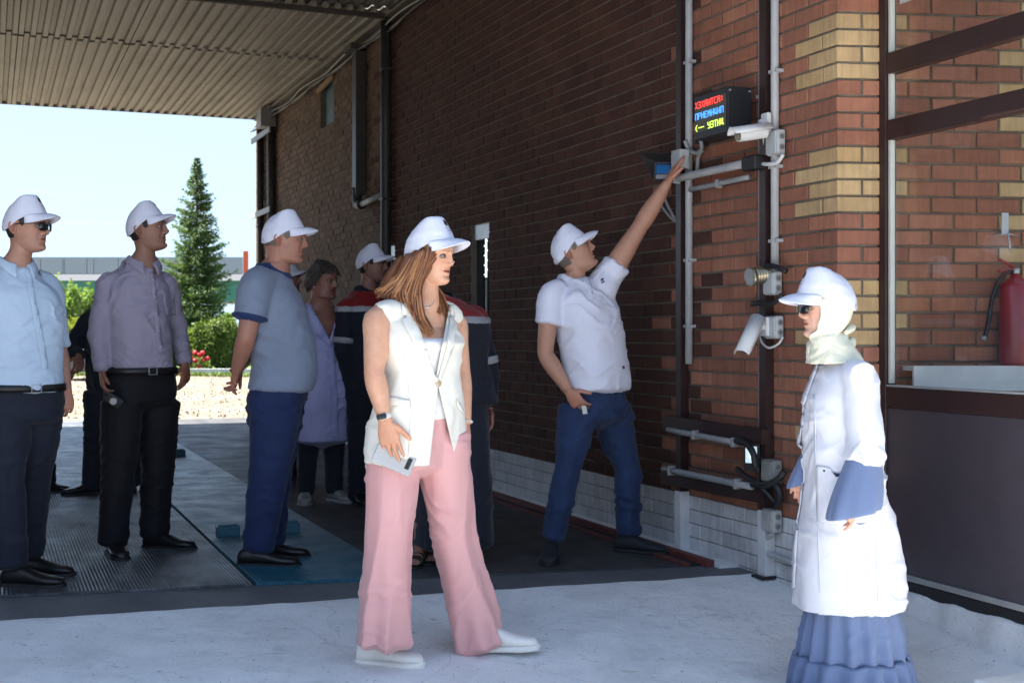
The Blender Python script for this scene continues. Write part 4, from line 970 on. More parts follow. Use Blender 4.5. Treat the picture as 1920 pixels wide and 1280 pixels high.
# kerb, lawn, pebbles
kb = MB(); a, b_ = at(-120, 36), at(520, 36.2); kb.box((a + b_) / 2 + UP * 0.10, (b_ - a) / 2, V3(0, 0.09, 0), UP * 0.10); tag(mkb('kerb', kb, plain('whitewash', (0.62, 0.62, 0.60), 0.8)), None, None, None, 'structure')
M_lawn = leafmat('lawn', ((0.06, 0.10, 0.02), (0.10, 0.16, 0.03), (0.15, 0.2, 0.05)), 0.2)
mk('lawn', [at(-900, 36.3, BZ + 0.05), at(900, 36.3, BZ + 0.05), at(900, 75, BZ + 0.05), at(-900, 75, BZ + 0.05)], [(0, 1, 2, 3)], M_lawn, kind='structure')
rs = np.random.RandomState(21); n = 9000; gp = np.stack([rs.uniform(-16, 16, n), 35.5 + rs.uniform(0, 1.3, n) ** 1.0, np.full(n, BZ + 0.06)], 1); v, f = leaves(gp, 0.05, 1.8, rs); tag(mk('grass_edge', v, f, M_hed, smooth=False), 'short green grass along the white kerb', 'grass', None, 'stuff')
n = 5000; yy = 18.3 + 17 * rs.rand(n); gp = np.stack([rs.uniform(-0.45, 0.05, n) * yy, yy, np.full(n, BZ + 0.01)], 1); mbp = MB()
tet = np.array([(1, 0, -.3), (-.5, .87, -.3), (-.5, -.87, -.3), (0.1, 0, .7)]); tf = [(0, 1, 3), (1, 2, 3), (2, 0, 3), (0, 2, 1)]
V_ = (gp[:, None, :] + tet[None] * rs.uniform(0.006, 0.026, (n, 1, 1)) * rs.uniform(.7, 1.3, (n, 4, 1))).reshape(-1, 3); F_ = [tuple(4 * i + k for k in q_) for i in range(n) for q_ in tf]
tag(mk('gravel', V_, F_, plain('gravel', (0.16, 0.13, 0.095), 0.9, var=0.3), smooth=False), 'loose pale gravel scattered on the sunny dirt yard', 'gravel', None, 'stuff')
# filling station canopy
D = 110.0; t = empty('station_canopy', at(260, D), 'long low station canopy with grey parapet and green soffit beyond the trees', 'canopy')
def fbox(name, x0, x1, y0, y1, m, dep=4.0, d=D, par=None, front=0.0):
    a, b_ = P(x0, y1, d - front), P(x1, y0, d - front); c = (a + b_) / 2; mb = MB(); mb.box(c + V3(0, dep / 2, 0), V3((b_ - a)[0] / 2, 0, 0), V3(0, dep / 2, 0), UP * (b_ - a)[2] / 2); return mkb(name, mb, m, par or t)
M_par = plain('parapet_panel', (0.24, 0.30, 0.34), 0.5); M_grn = plain('station_green', (0.03, 0.17, 0.12), 0.5); M_fw = plain('fascia_white', (0.7, 0.72, 0.72), 0.5)
xx = [20, 76, 118, 121, 163, 176, 222, 262, 300, 345, 390, 455]
for i in range(len(xx) - 1): fbox('parapet_panel', xx[i] + .5, xx[i + 1] - .5, 482, 513, M_par, 0.3)
fbox('backing', 20, 454, 484, 514, M_dark, 0.2, front=-0.35)
fbox('fascia', 18, 457, 514, 526, M_fw, 8); fbox('fascia', 18, 456, 527, 566, M_grn, 8, front=-0.2)
for x in (118, 152, 160, 300, 412): fbox('column', x - 1.5, x + 1.5, 566, 626, plain('column_teal', (0.03, 0.22, 0.22), 0.5), 0.2, front=-1.0)
# orange pole
o = MB(); a = at(461, 95); o.box(V3(a[0], a[1], 3.1), V3(0.17, 0, 0), V3(0, 0.1, 0), UP * 4.05); tag(mkb('orange_pylon', o, plain('orange', (0.55, 0.09, 0.02), 0.5), None, loc=a), 'narrow orange pylon standing beyond the end of the brick wall', 'pylon')
# overhead wires
for i, (y0, y1, lab) in enumerate(((345, 392, 'topmost thin overhead wire crossing the sky on the left'), (412, 428, 'middle thin overhead wire behind the left men'), (400, 470, 'thin overhead wire sloping behind the spruce to the wall'))):
    pts = []
    for k in range(13):
        u = k / 12; x = (-60 if i < 2 else 380) + u * 640; y = y0 + (y1 - y0) * (u ** 0.7); pts.append(P(x, y, 100 + 8 * i))
    mb = MB(); mb.tube(pts, 0.018, 5); tag(mkb('overhead_wire', mb, M_pipe, None, True, loc=pts[0]), lab, 'wire', 'overhead wires')
# parked car
def car():
    D = 33.0; c = at(168, D); t = empty('parked_car', c, 'dark saloon car with pale number plate parked behind the men on the left', 'car')
    M_body = plain('car_paint', (0.02, 0.03, 0.045), 0.2, var=0.0, bstr=0, coat=1.0)
    w = 0.86
    def sec(y, z0, z1, hw, p=3.5): return (c + V3(0, y, (z0 + z1) / 2), V3(hw, 0, 0), V3(0, 0, (z1 - z0) / 2), V3(0, 0, (z1 - z0) / 2), p)
    v, f = loft([sec(0, .25, .62, .74), sec(.08, .22, .72, .82), sec(.6, .22, .84, .86), sec(1.2, .22, .90, .87), sec(2.6, .22, .93, .87), sec(3.6, .24, .92, .85), sec(4.1, .3, .85, .78)], 28, 3); body = mk('body', v, f, M_body, t)
    v, f = loft([sec(1.15, .85, .95, .72, 3), sec(1.7, .85, 1.38, .64, 3), sec(2.5, .85, 1.45, .63, 3), sec(3.2, .85, 1.3, .64, 3), sec(3.6, .85, .95, .7, 3)], 24, 3); mk('cabin', v, f, plain('car_glass', (0.05, 0.07, 0.08), 0.08, bstr=0), t)
    for s_ in (-1, 1):
        mb = MB(); mb.box(c + V3(0.6 * s_, -0.0, 0.62), V3(.15, 0, 0), V3(0, .03, 0), UP * .06); bevel(mkb('headlight', mb, plain('headlight', (0.6, 0.62, 0.65), 0.15), t), .02)
        for y in (0.75, 3.3):
            mb = MB(); mb.tube([c + V3(s_ * .72, y, .31), c + V3(s_ * .88, y, .31)], .31, 22); mkb('wheel', mb, M_black, t, True)
    mb = MB(); mb.box(c + V3(0, -0.03, 0.42), V3(.26, 0, 0), V3(0, .01, 0), UP * .056); pl = mkb('number_plate', mb, M_white, t)
    mb = MB()
    for k in range(8): mb.box(c + V3(-0.2 + k * 0.055, -0.042, 0.42), V3(.012, 0, 0), V3(0, .002, 0), UP * .03)
    mkb('plate_characters', mb, M_black, pl)
    mb = MB(); mb.box(c + V3(0, -0.02, 0.27), V3(.6, 0, 0), V3(0, .03, 0), UP * .05); mkb('grille', mb, M_black, t)
car()
# ================================================================== PEOPLE
HEADR = None
def lerp(a, b, t): return a + (b - a) * t
def prof(z, zs, xs):
    return np.interp(z, zs, xs)
ZS = np.array([-.122, -.118, -.112, -.104, -.094, -.080, -.060, -.030, 0, .03, .06, .085, .103, .113, .117])
XF = np.array([.030, .058, .074, .080, .081, .077, .080, .079, .083, .093, .091, .076, .050, .024, .002])
XB = np.array([-.005, -.012, -.020, -.030, -.042, -.056, -.070, -.086, -.097, -.103, -.101, -.088, -.062, -.034, -.002])
YW = np.array([.008, .026, .036, .044, .051, .057, .062, .067, .072, .0765, .0755, .064, .042, .022, .002])
def smoothcurve(z, zs, xs):
    # cubic-ish smoothing by sampling a Catmull curve
    A = cr(np.stack([zs, xs], 1), 6); o = np.argsort(A[:, 0]); return np.interp(z, A[o, 0], A[o, 1])
def g2(y, z, y0, z0, sy, sz): return np.exp(-((y - y0) / sy) ** 2 - ((z - z0) / sz) ** 2)
def head_mesh(cap=True, ears=True, fat=0.0, female=False, nose=1.0, stubble=0.0, brow=(0.25, 0.18, 0.14), openm=0.0, nt=104, nr=92):
    t = np.linspace(0, 2 * math.pi, nt, endpoint=False); th = t - 0.55 * np.sin(t)
    z = np.concatenate([np.linspace(-.122, .05, int(nr * .8)), np.linspace(.05, .117, nr - int(nr * .8) + 1)[1:]])
    xf, xb, yw = smoothcurve(z, ZS, XF), smoothcurve(z, ZS, XB), smoothcurve(z, ZS, YW)
    jaw = np.clip((-z - .03) / .07, 0, 1) * np.clip((.122 + z) / .01, 0, 1)
    yw = yw + fat * 0.012 * jaw + (-.002 if female else 0.0015 * jaw)
    xf = xf - (0.002 if female else 0) * np.clip(z / .03, 0, 1)
    Z, T = np.meshgrid(z, th, indexing='ij')
    c, s_ = np.cos(T), np.sin(T); a = np.where(c >= 0, xf[:, None], -xb[:, None])
    pw = np.where(c >= 0, 0.86, 1.0)
    X = np.sign(c) * np.abs(c) ** pw * a; Y = np.sign(s_) * np.abs(s_) ** 0.92 * yw[:, None]
    fr = np.clip(c * 1.6, 0, 1)
    ay = np.abs(Y)
    # nose
    hz = np.interp(Z, [-.046, -.041, -.034, -.027, -.020, -.008, .004, .014, .022], [0, .006, .021, .0265, .0235, .0165, .0105, .006, 0]) * nose
    wn_ = np.interp(Z, [-.042, -.034, -.02, .0, .018], [.0145, .0135, .0105, .0085, .011])
    X += hz * np.exp(-(ay / wn_) ** 2.4) * fr
    X += .0095 * nose * g2(ay, Z, .0135, -.0345, .0058, .0062) * fr
    # eye sockets, brows, cheeks, lips, chin
    X -= (.0115 * g2(ay, Z, .030, .002, .0155, .0115)) * fr
    X -= .004 * g2(ay, Z, .012, .006, .006, .010) * fr
    X += (.0035 if female else .0065) * g2(ay, Z, .026, .0215, .022, .0068) * fr
    X += .0062 * g2(ay, Z, .030, .0105, .0135, .0042) * fr + .0045 * g2(ay, Z, .030, -.0105, .0130, .0042) * fr
    X += .0045 * g2(ay, Z, .043, -.026, .018, .016) * fr + .002 * fat * g2(ay, Z, .045, -.05, .02, .02) * fr
    X -= .0030 * g2(ay, Z, .031 , -.050, .007, .016) * fr
    X += .0040 * g2(ay, Z, 0, -.052, .017, .0050) * fr + .0052 * g2(ay, Z, 0, -.0685, .0145, .0052) * fr
    X -= (.0052 + openm * .012) * g2(ay, Z, 0, -.0602, .0185, .0022 + openm * .002) * fr
    X -= .0015 * g2(ay, Z, 0, -.044, .004, .006) * fr
    X += .0050 * g2(ay, Z, 0, -.099, .017, .012) * fr
    X -= .0026 * g2(ay, Z, 0, -.0815, .018, .0055) * fr
    Y *= 1 - .05 * np.clip((Z - .01) / .05, 0, 1) * np.clip(c, 0, 1)
    v = np.stack([X.ravel(), Y.ravel(), Z.ravel()], 1)
    f = []
    R_ = len(z)
    for i in range(R_ - 1):
        for j in range(nt):
            a_ = i * nt + j; b_ = i * nt + (j + 1) % nt; f.append((a_, b_, b_ + nt, a_ + nt))
    n = len(v); v = np.vstack([v, [0.012, 0, -.1225], [0, 0, .1175]])
    for j in range(nt): f.append((n, (j + 1) % nt, j)); f.append((n + 1, (R_ - 1) * nt + j, (R_ - 1) * nt + (j + 1) % nt))
    if cap:
        bk = np.clip(-v[:, 0] / .03, 0, 1); t_ = np.clip((v[:, 2] - .034 + .030 * bk) / .03, 0, 1); v[:, :2] *= (1 - (.10 + .09 * bk) * t_)[:, None]; v[:, 0] -= .006 * t_; v[:, 2] = np.where(v[:, 2] > .034, .034 + (v[:, 2] - .034) * (1 - .20 * t_), v[:, 2])
    HX = 1.05 if female else 1.13
    v[:, 0] *= 1 + (HX - 1) * np.clip((.045 - v[:, 2]) / .03, 0, 1) * (v[:, 0] > 0)
    # tint: lips, brows, stubble, cheeks
    col = np.ones((len(v), 3)); y, zz, x = np.abs(v[:, 1]), v[:, 2], v[:, 0]; F = x > 0.02
    w = lambda m: (m * F)[:, None]
    lip = np.clip(np.exp(-((zz + .060) / (.0098 - .22 * np.clip(y - .004, 0, 1))) ** 4) * (y < .0235), 0, 1)
    lc = V3(.80, .42, .42) if female else V3(.82, .58, .56)
    col = lerp(col, lc, w(lip) * .85)
    col = lerp(col, V3(.25, .12, .11), w(np.exp(-((zz + .0602) / (.0016 + openm * .003)) ** 2) * (y < .021)) * .8)
    bw = np.exp(-((zz - .0215 - .05 * (y - .028) * (y < .03) + .25 * np.clip(y - .035, 0, 1)) / (.0026 if female else .0036)) ** 2) * (y > .010) * (y < .048)
    col = lerp(col, np.array(brow), w(bw) * .85)
    col = lerp(col, V3(.98, .74, .70), w(np.exp(-((y - .042) / .018) ** 2 - ((zz + .026) / .016) ** 2)) * .5)
    col = lerp(col, V3(.95, .72, .66), w(np.exp(-((y) / .013) ** 2 - ((zz + .029) / .010) ** 2)) * .5)
    col = lerp(col, V3(.55, .38, .36), w(np.exp(-((y - .030) / .017) ** 2 - ((zz - .003) / .0075) ** 2)) * .55)
    if stubble:
        st = np.clip((-zz - .035) / .02, 0, 1) * (1 - lip) * np.clip((x + .03) / .03, 0, 1) * np.clip((.095 - y) / .02, 0, 1)
        col = lerp(col, V3(.62, .60, .62), st[:, None] * stubble)
    ev, ef, ec = [], [], []
    for sgn in (-1, 1):                        # ears
        na, nr_ = 26, 7; base = len(v) + sum(len(e) for e in ev); vv = []
        for r_ in (1.0, 1.02, .92, .8, .62, .4, .15):
            lift = {1.0: -.004, 1.02: .007, .92: .0125, .8: .0105, .62: .005, .4: .002, .15: .003}[r_]
            for k in range(na):
                p = 2 * math.pi * k / na; cx_, cz_ = math.cos(p), math.sin(p)
                ex_ = (.0155 * (1 + .28 * cz_) * cx_) * r_; ez = .0290 * cz_ * r_
                ex_ -= .020 + .16 * (ez + .0); yy = .0725 + lift + .010 * np.clip(-cx_, -.4, 1) * r_ * (.7 + .3 * cz_) + (.002 if r_ > .9 else 0)
                vv.append((ex_, sgn * yy, ez - .010))
        vv = np.array(vv); fq = []
        for i in range(nr_ - 1):
            for k in range(na):
                a_ = base + i * na + k; b_ = base + i * na + (k + 1) % na; q_ = (a_, b_, b_ + na, a_ + na); fq.append(q_ if sgn > 0 else q_[::-1])
        fq.append(tuple(base + (nr_ - 1) * na + k for k in (range(na) if sgn > 0 else range(na - 1, -1, -1))))
        if not ears: continue
        ev.append(vv); ef += fq; cc = np.ones((len(vv), 3)) * V3(1.0, .89, .86); cc[4 * na:] *= V3(.80, .74, .72); ec.append(cc)
    v = np.vstack([v] + ev); col = np.vstack([col] + ec); return v, f + ef, col, (nt, R_)

# cap surface
CPf = np.array([(1.0, .046), (.935, .064), (.85, .085), (.755, .107), (.67, .127), (.595, .1370), (.50, .1375), (.25, .129), (0, .121)])
CPb = np.array([(1.0, -.022), (1.035, .002), (1.01, .026), (.93, .048), (.80, .068), (.64, .087), (.45, .103), (.22, .115), (0, .121)])
def cap_pt(th, t, off=0.0):
    th = np.asarray(th, float); t = np.asarray(t, float) * 8
    i = np.clip(t.astype(int), 0, 7); f = (t - i)[..., None]
    F = CPf[i] * (1 - f) + CPf[i + 1] * f; B = CPb[i] * (1 - f) + CPb[i + 1] * f
    w = np.clip((1 + np.cos(th)) / 2 * 1.25 - .06, 0, 1)[..., None]; w = w * w * (3 - 2 * w); S = F * w + B * (1 - w)
    # the sides dip slightly below the straight blend
    a = np.where(np.cos(th) > 0, .104, .106); rx = S[..., 0] * a * np.cos(th); ry = S[..., 0] * .0865 * np.sin(th)
    return np.stack([rx - .003 - .018 * (1 - np.minimum(S[..., 0], 1)), ry, S[..., 1] + .008 - .010 * np.abs(np.sin(th)) * (S[..., 0] > .9) * (1 - np.abs(S[..., 0] - 1))], -1)
def cap_parts(fig, M, o, sc_=1.0, emblem=True, mats=None, squash=1.0):
    nt, nk = 72, 34; T = np.linspace(0, 2 * math.pi, nt, endpoint=False); K = np.linspace(0, 1, nk)
    KK, TT = np.meshgrid(K, T, indexing='ij'); S = cap_pt(TT, KK)
    seam = sum(np.exp(-(((TT - R(a) + math.pi) % (2 * math.pi) - math.pi) / .035) ** 2) for a in (0, 58, 119, 180, 241, 302))
    S = S * (1 - .011 * seam * (KK < .97))[..., None] * 1.0
    nn = fbm(S.reshape(-1, 3) + fig.seed, 26, 3, fig.seed).reshape(KK.shape) * .0016 * (TT > 1) * (TT < 5.28); S = S * (1 + nn[..., None] * 8)
    S[..., 2] = .02 + (S[..., 2] - .02) * squash
    v = S.reshape(-1, 3); f = []
    for i in range(nk - 1):
        for j in range(nt):
            # opening above the strap at the back
            tm = (T[j] + math.pi / nt); z_ = v[i * nt + j][2]
            if abs(((tm - math.pi))) < .36 * math.sqrt(max(0, 1 - ((z_ - .004) / .034) ** 2)) and z_ > .004: continue
            a_ = i * nt + j; b_ = i * nt + (j + 1) % nt; f.append((a_, b_, b_ + nt, a_ + nt))
    tf = lambda p: (np.asarray(p) * sc_) @ M.T + o
    cap = mk('cap', tf(v), f, mats or fig.m['cap'], fig.root); m = cap.modifiers.new('t', 'SOLIDIFY'); m.thickness = .0022; m.offset = -1
    # brim
    nu, nv = 34, 12; vv = []; umax = R(66)
    for i in range(nv):
        s_ = i / (nv - 1)
        for j in range(nu):
            u = -1 + 2 * j / (nu - 1); p = cap_pt(u * umax, 0.0); L = .067 * (max(1 - abs(u) ** 2.6, 0)) ** .62
            q_ = p + V3(L * s_ * (1 - .10 * u * u), -L * s_ * .10 * u, 0); q_[2] += -.26 * L * s_ - 6.2 * max(abs(q_[1]) - .006, 0) ** 2 * min(s_ * 1.6, 1) + .004 * math.sin(s_ * 3) * (1 - u * u) + .002; q_[2] = .02 + (q_[2] - .02) * squash
            vv.append(q_)
    fb = [(i * nu + j, (i + 1) * nu + j, (i + 1) * nu + j + 1, i * nu + j + 1) for i in range(nv - 1) for j in range(nu - 1)]
    b = mk('brim', tf(vv), fb, mats or fig.m['cap'], cap); m = b.modifiers.new('t', 'SOLIDIFY'); m.thickness = .0035; m.offset = 0
    v_, f_ = limb([V3(-.021, 0, .127), V3(-.021, 0, .132), V3(-.021, 0, .135)], [.009, .0085, .004], None, 12, 2); v_[:, 2] = .02 + (v_[:, 2] - .02) * squash; mk('button', tf(v_), f_, fig.m['cap'], cap)
    # strap with buckle
    st = [cap_pt(R(a), 0.0) + V3(0, 0, .010) for a in np.linspace(150, 210, 9)]
    v_, f_ = limb([p * V3(1.01, 1.01, 1) for p in st], [(.008, .0018)] * 9, UP, 8, 2); mk('strap', tf(v_), f_, fig.m['cap'], cap)
    mbk = MB()
    for sg in (-1, 1):
        c = R(180 - 38 * sg); pts = [cap_pt(c, 0.02) * V3(1.02, 1.02, 1), cap_pt(c, .11) * V3(1.02, 1.02, 1), cap_pt(c + .10 * sg, .12) * V3(1.02, 1.02, 1), cap_pt(c + .10 * sg, .02) * V3(1.02, 1.02, 1)]
        mbk = MB(); mbk.tube([tf(p) for p in pts], .0012, 5, sub=2); mkb('buckle', mbk, M_alu, cap, True)
    if emblem:
        def surf(th, t): 
            p = cap_pt(th, t); p = p * np.array([1.022, 1.022, 1.0]); p[..., 2] += .0016; p[..., 2] = .02 + (p[..., 2] - .02) * squash; return p
        ce = [surf(np.array(0.0), np.array(.40))]; ring = [surf(np.array(.15 * math.cos(a)), np.array(.40 + .075 * math.sin(a))) for a in np.linspace(0, 2 * math.pi, 18, endpoint=False)]
        mk('emblem', tf(np.array(ce + ring)), [(0, i + 1, (i + 1) % 18 + 1) for i in range(18)], plain('emblem_plum', (0.035, 0.012, 0.02), .6, bstr=0), cap, False)
        mbt = MB(); rs = np.random.RandomState(2)
        for row, (t0, h, n_, wd) in enumerate(((.275, .016, 9, .034), (.215, .026, 6, .048), (.165, .010, 1, .30))):
            for k in range(n_):
                u0 = (k - (n_ - 1) / 2) * (wd + .016); u1 = u0 + wd / 2; u0 -= wd / 2
                hh = h * 1
                if n_ == 1: segs = [(u0, u1, t0, t0 + .004)]
                else:       # small letter-like strokes
                    w3 = (u1 - u0) * .28; segs = [(u0, u0 + w3, t0 - hh / 2, t0 + hh / 2), (u1 - w3, u1, t0 - hh / 2, t0 + hh / 2), (u0, u1, t0 + (hh / 2 - .004) * (1 if (k + row) % 2 else 0), t0 + (hh / 2) * (1 if (k + row) % 2 else .3))]
                for (a0, a1, b0, b1) in segs:
                    q_ = [surf(np.array(a0), np.array(b0)), surf(np.array(a1), np.array(b0)), surf(np.array(a1), np.array(b1)), surf(np.array(a0), np.array(b1))]
                    mbt.add([tf(p) for p in q_], [(0, 1, 2, 3)])
        mkb('cap_print', mbt, plain('print_violet', (0.10, 0.08, 0.14), .6, bstr=0), cap)
    return cap

M_skinb = {}
class Fig:
    def __init__(s, D, yaw, base, label, group=None, k=1.0, seed=1, skin=(0.50, 0.30, 0.22)):
        s.D = D; s.k = k; s.seed = seed; s.yaw = yaw; y = R(yaw)
        s.f = V3(math.cos(y), math.sin(y), 0); s.l = V3(-math.sin(y), math.cos(y), 0)
        b = P(base[0], base[1], D); b[2] = gz(b[0], b[1]); s.root = empty('person', b, label, 'person', group); s.base = b
        s.m = {'skin': skinmat('skin_%.3f_%.3f' % skin[:2], skin), 'cap': M_cap}; s.body = MB(); s.btint = []
    def p(s, x, y, dd=0.0): return P(x, y, s.D + dd)
    def addbody(s, v, f, tint=None):
        s.body.add(v, f); s.btint.append(np.ones((len(v), 3)) if tint is None else tint)
    def head(s, px, py, dd, yaw, pitch=0, roll=0, size=1.0, hair=None, hairtop=False, glasses=False, cap=True, capk=1.0, cappitch=0, squash=1.0, eyes=True, **kw):
        o = s.p(px, py, dd); M = np.array(Matrix.Rotation(R(yaw), 3, 'Z') @ Matrix.Rotation(R(-pitch), 3, 'Y') @ Matrix.Rotation(R(roll), 3, 'X'))
        s.hM, s.ho, s.hs = M, o, size
        v, f, c, (nt, nr) = head_mesh(cap=cap, **kw); W_ = lambda q: (np.asarray(q) * size) @ M.T + o; W0 = W_
        s.addbody(W_(v), f, c); HX = 1.05 if kw.get('female') else 1.13; W_ = lambda q: (np.asarray(q) * size * np.array([HX, 1, 1])) @ M.T + o
        if eyes:
            for sg in (-1, 1):
                mb = MB(); ce = V3(.0685, sg * .0300, .0005); vv, ff = limb([ce + V3(-.011, 0, 0), ce + V3(-.008, 0, 0), ce, ce + V3(.007, 0, 0), ce + V3(.0108, 0, 0), ce + V3(.0122, 0, 0)], [.004, .0095, .0125, .0102, .0062, .001], V3(0, 0, 1), 18, 2)
                e = mk('eye', W_(vv), ff, M_eye, s.root)
                vi, fi = limb([ce + V3(.0098, 0, 0), ce + V3(.0128, 0, 0)], [.0072, .0056], V3(0, 0, 1), 14, 1); mk('iris', W_(vi), fi, M_iris, e)
        if hair is not None:
            g = v[:nt * nr].reshape(nr, nt, 3); H = []
            th = np.linspace(0, 2 * math.pi, nt, endpoint=False); th = th - .55 * np.sin(th); ad = np.degrees(np.minimum(th, 2 * math.pi - th))
            keep = np.zeros((nr, nt), bool); zz = g[:, :, 2]
            line = np.interp(ad, [0, 40, 62, 72, 84, 88, 104, 110, 180], [.075, .07, .045, .010, -.005, .022, .022, -.050, -.062]); keep = zz > line[None]
            dirn = g - V3(0, 0, .01); dirn = dirn / np.linalg.norm(dirn, axis=2)[..., None]
            rag = fbm(g.reshape(-1, 3), 90, 2, 5).reshape(nr, nt); th_ = .0045 + .0015 * rag; edge = np.clip((zz - line[None]) / .012, 0, 1); G = g + dirn * (th_ * (.15 + .85 * edge))[..., None]
            G[..., 0] -= .001
            fh = [(i * nt + j, i * nt + (j + 1) % nt, (i + 1) * nt + (j + 1) % nt, (i + 1) * nt + j) for i in range(nr - 1) for j in range(nt) if keep[i, j] and keep[i, (j + 1) % nt] or (keep[i + 1, j] and zz[i, j] > line[j] - .004)]
            mk('hair', W0(G.reshape(-1, 3)), fh, hair, s.root)
        if glasses:
            for sg in (-1, 1):
                mb = MB(); ce = V3(.094, sg * .031, -.001); nl = V3(.94, sg * .34, -.05); nl = nz(nl); sd = nz(np.cross(UP, nl)); up = np.cross(nl, sd)
                ring = []
                for a in np.linspace(0, 2 * math.pi, 20, endpoint=False):
                    cx_, cz_ = math.cos(a), math.sin(a); e = .7; ring.append(ce + sd * .0265 * np.sign(cx_) * abs(cx_) ** e + up * (.020 * np.sign(cz_) * abs(cz_) ** e - .003))
                vv = np.array([ce + nl * .003] + ring); o_ = mk('sunglasses', W_(vv), [(0, i + 1, (i + 1) % 20 + 1) for i in range(20)], M_blackglass, s.root, True); mm = o_.modifiers.new('t', 'SOLIDIFY'); mm.thickness = .0025
                mb = MB(); mb.tube([W_(p) for p in (ce + sd * .026 * sg + V3(0, 0, .010) if sd[1] > 0 else ce - sd * .026 * sg + V3(0, 0, .01), V3(.055, sg * .076, .008), V3(.0, sg * .080, .006), V3(-.012, sg * .079, -.004))], .0022, 6, sub=3); mkb('temple', mb, M_black, o_, True)
            mb = MB(); mb.tube([W_(p) for p in (V3(.097, -.012, .006), V3(.1035, 0, .009), V3(.097, .012, .006))], .002, 6, sub=3); mkb('bridge', mb, M_black, s.root, True)
        if cap:
            Mc = M @ np.array(Matrix.Rotation(R(-cappitch), 3, 'Y')); cap_parts(s, Mc, o, size * capk, squash=squash)
        return s
    def neck(s, nb, r=0.058, flare=0.11, front=0.0):
        # nb: base of neck point (world)
        M, o, k = s.hM, s.ho, s.hs; s.nb = nb
        top = (V3(-.022, 0, -.035) * k) @ M.T + o; mid = (V3(-.018, 0, -.085) * k) @ M.T + o
        U, F = s.l, s.f
        hl = M @ V3(0, 1, 0)
        secs = [(top, hl * r * .96, M @ V3(1, 0, 0) * r * .95, M @ V3(1, 0, 0) * r * 1.02, 2), (mid, hl * r * .97, M @ V3(1, 0, 0) * r * .95, M @ V3(1, 0, 0) * r * .98, 2),
                (lerp(mid, nb, .6), U * r * 1.0, F * r * .98, F * r * 1.0, 2), (nb, U * r * 1.22, F * r * 1.12, F * r * 1.08, 2),
                (nb - UP * .035 - F * .0, U * (r * 1.3 + flare - .11), F * (r * 1.15 + front), F * .066, 2.2), (nb - UP * .10, U * (flare - .02), F * (.072 + front), F * .07, 2.4), (nb - UP * .2, U * (flare - .01), F * (.078 + front), F * .07, 2.4)]
        v, f = loft(secs, 40, 5); t = np.ones((len(v), 3)); s.addbody(v, f, t)
    def arm(s, sh, el, wr, r=(.056, .050, .041, .043, .028), kk=1.0):
        sh, el, wr = map(np.asarray, (sh, el, wr)); pts = [lerp(sh, s.nb, .62) - UP * .085, sh, lerp(sh, el, .45), lerp(sh, el, .93), lerp(el, wr, .10), lerp(el, wr, .32), lerp(el, wr, .72), wr]
        rr = [(r[0] * .62,) * 2, (r[0],) * 2, (r[1],) * 2, (r[2],) * 2, (r[2] * 1.03,) * 2, (r[3],) * 2, ((r[3] + r[4]) / 2 * .97, (r[3] + r[4]) / 2 * .9), (r[4], r[4] * .78)]
        rr = [(a * kk, b * kk) for a, b in rr]
        v, f = limb(pts, rr, None, 22, 5); t = np.ones((len(v), 3)); d = np.linalg.norm(v - el, axis=1); t = lerp(t, V3(1.0, .86, .82), np.exp(-(d / .035) ** 2)[:, None]); s.addbody(v, f, t)
    def hand(s, wr, fd, pn, side=1, curl=.35, L=1.0, spread=.06, thumb=(.55, .75, .25), fl=None, curls=None):
        fd = nz(fd); pn = nz(np.asarray(pn) - fd * (np.asarray(pn) @ fd)); l = np.cross(fd, pn) * side; mbh = MB()
        pts = [wr - fd * .012, wr + fd * .012 * L, wr + fd * .035 * L, wr + fd * .062 * L, wr + fd * .088 * L]
        v, f = limb(pts, [(.026 * L, .019 * L), (.029 * L, .018 * L), (.037 * L, .0165 * L), (.041 * L, .0145 * L), (.038 * L, .0105 * L)], l, 22, 4, 2.4); mbh.add(v, f)
        lens = (.070, .079, .073, .057); kn = []
        for i in range(4):
            off = (.0295 - .0195 * i) * L; b0 = wr + fd * (.080 - .006 * abs(i - 1)) * L + l * off; d = nz(fd + l * spread * (1.5 - i)); cu = curls[i] if curls else curl * (1 + .12 * i)
            ln = lens[i] * L * 1.05; p0 = b0 - fd * .012; p = b0; pts = [p0, b0]; a = 0
            for sgl, ca in ((.44, .55), (.32, 1.0), (.24, .75)):
                a += cu * ca; dd_ = nz(d * math.cos(a) + pn * math.sin(a)); p = p + dd_ * ln * sgl; pts.append(p)
            r_ = np.array([.0098, .0096, .0086, .0076, .0052]) * L * (1, 1, .97, .86)[i]; v, f = limb(pts, r_, l, 12, 4); mbh.add(v, f)
        tb = wr + fd * .022 * L + l * .024 * L; td = nz(fd * thumb[0] + l * thumb[1] + pn * thumb[2]); td2 = nz(td + fd * .55 + pn * .25)
        v, f = limb([tb - td * .012 - l * .008, tb + td * .012, tb + td * .038 * L, tb + td * .040 * L + td2 * .028 * L, tb + td * .040 * L + td2 * .050 * L], np.array([.013, .0135, .0110, .0098, .0060]) * L, l, 12, 4); mbh.add(v, f)
        v, f, ed = remesh(mbh, .0030, 2); t = np.ones((len(v), 3)) * V3(1.02, .90, .86); s.addbody(v, f, t)
    def finish(s):
        v, f = s.body.V(), s.body.f
        return mk('body', v, f, s.m['skin'], s.root, attr={'tint': np.vstack(s.btint)})
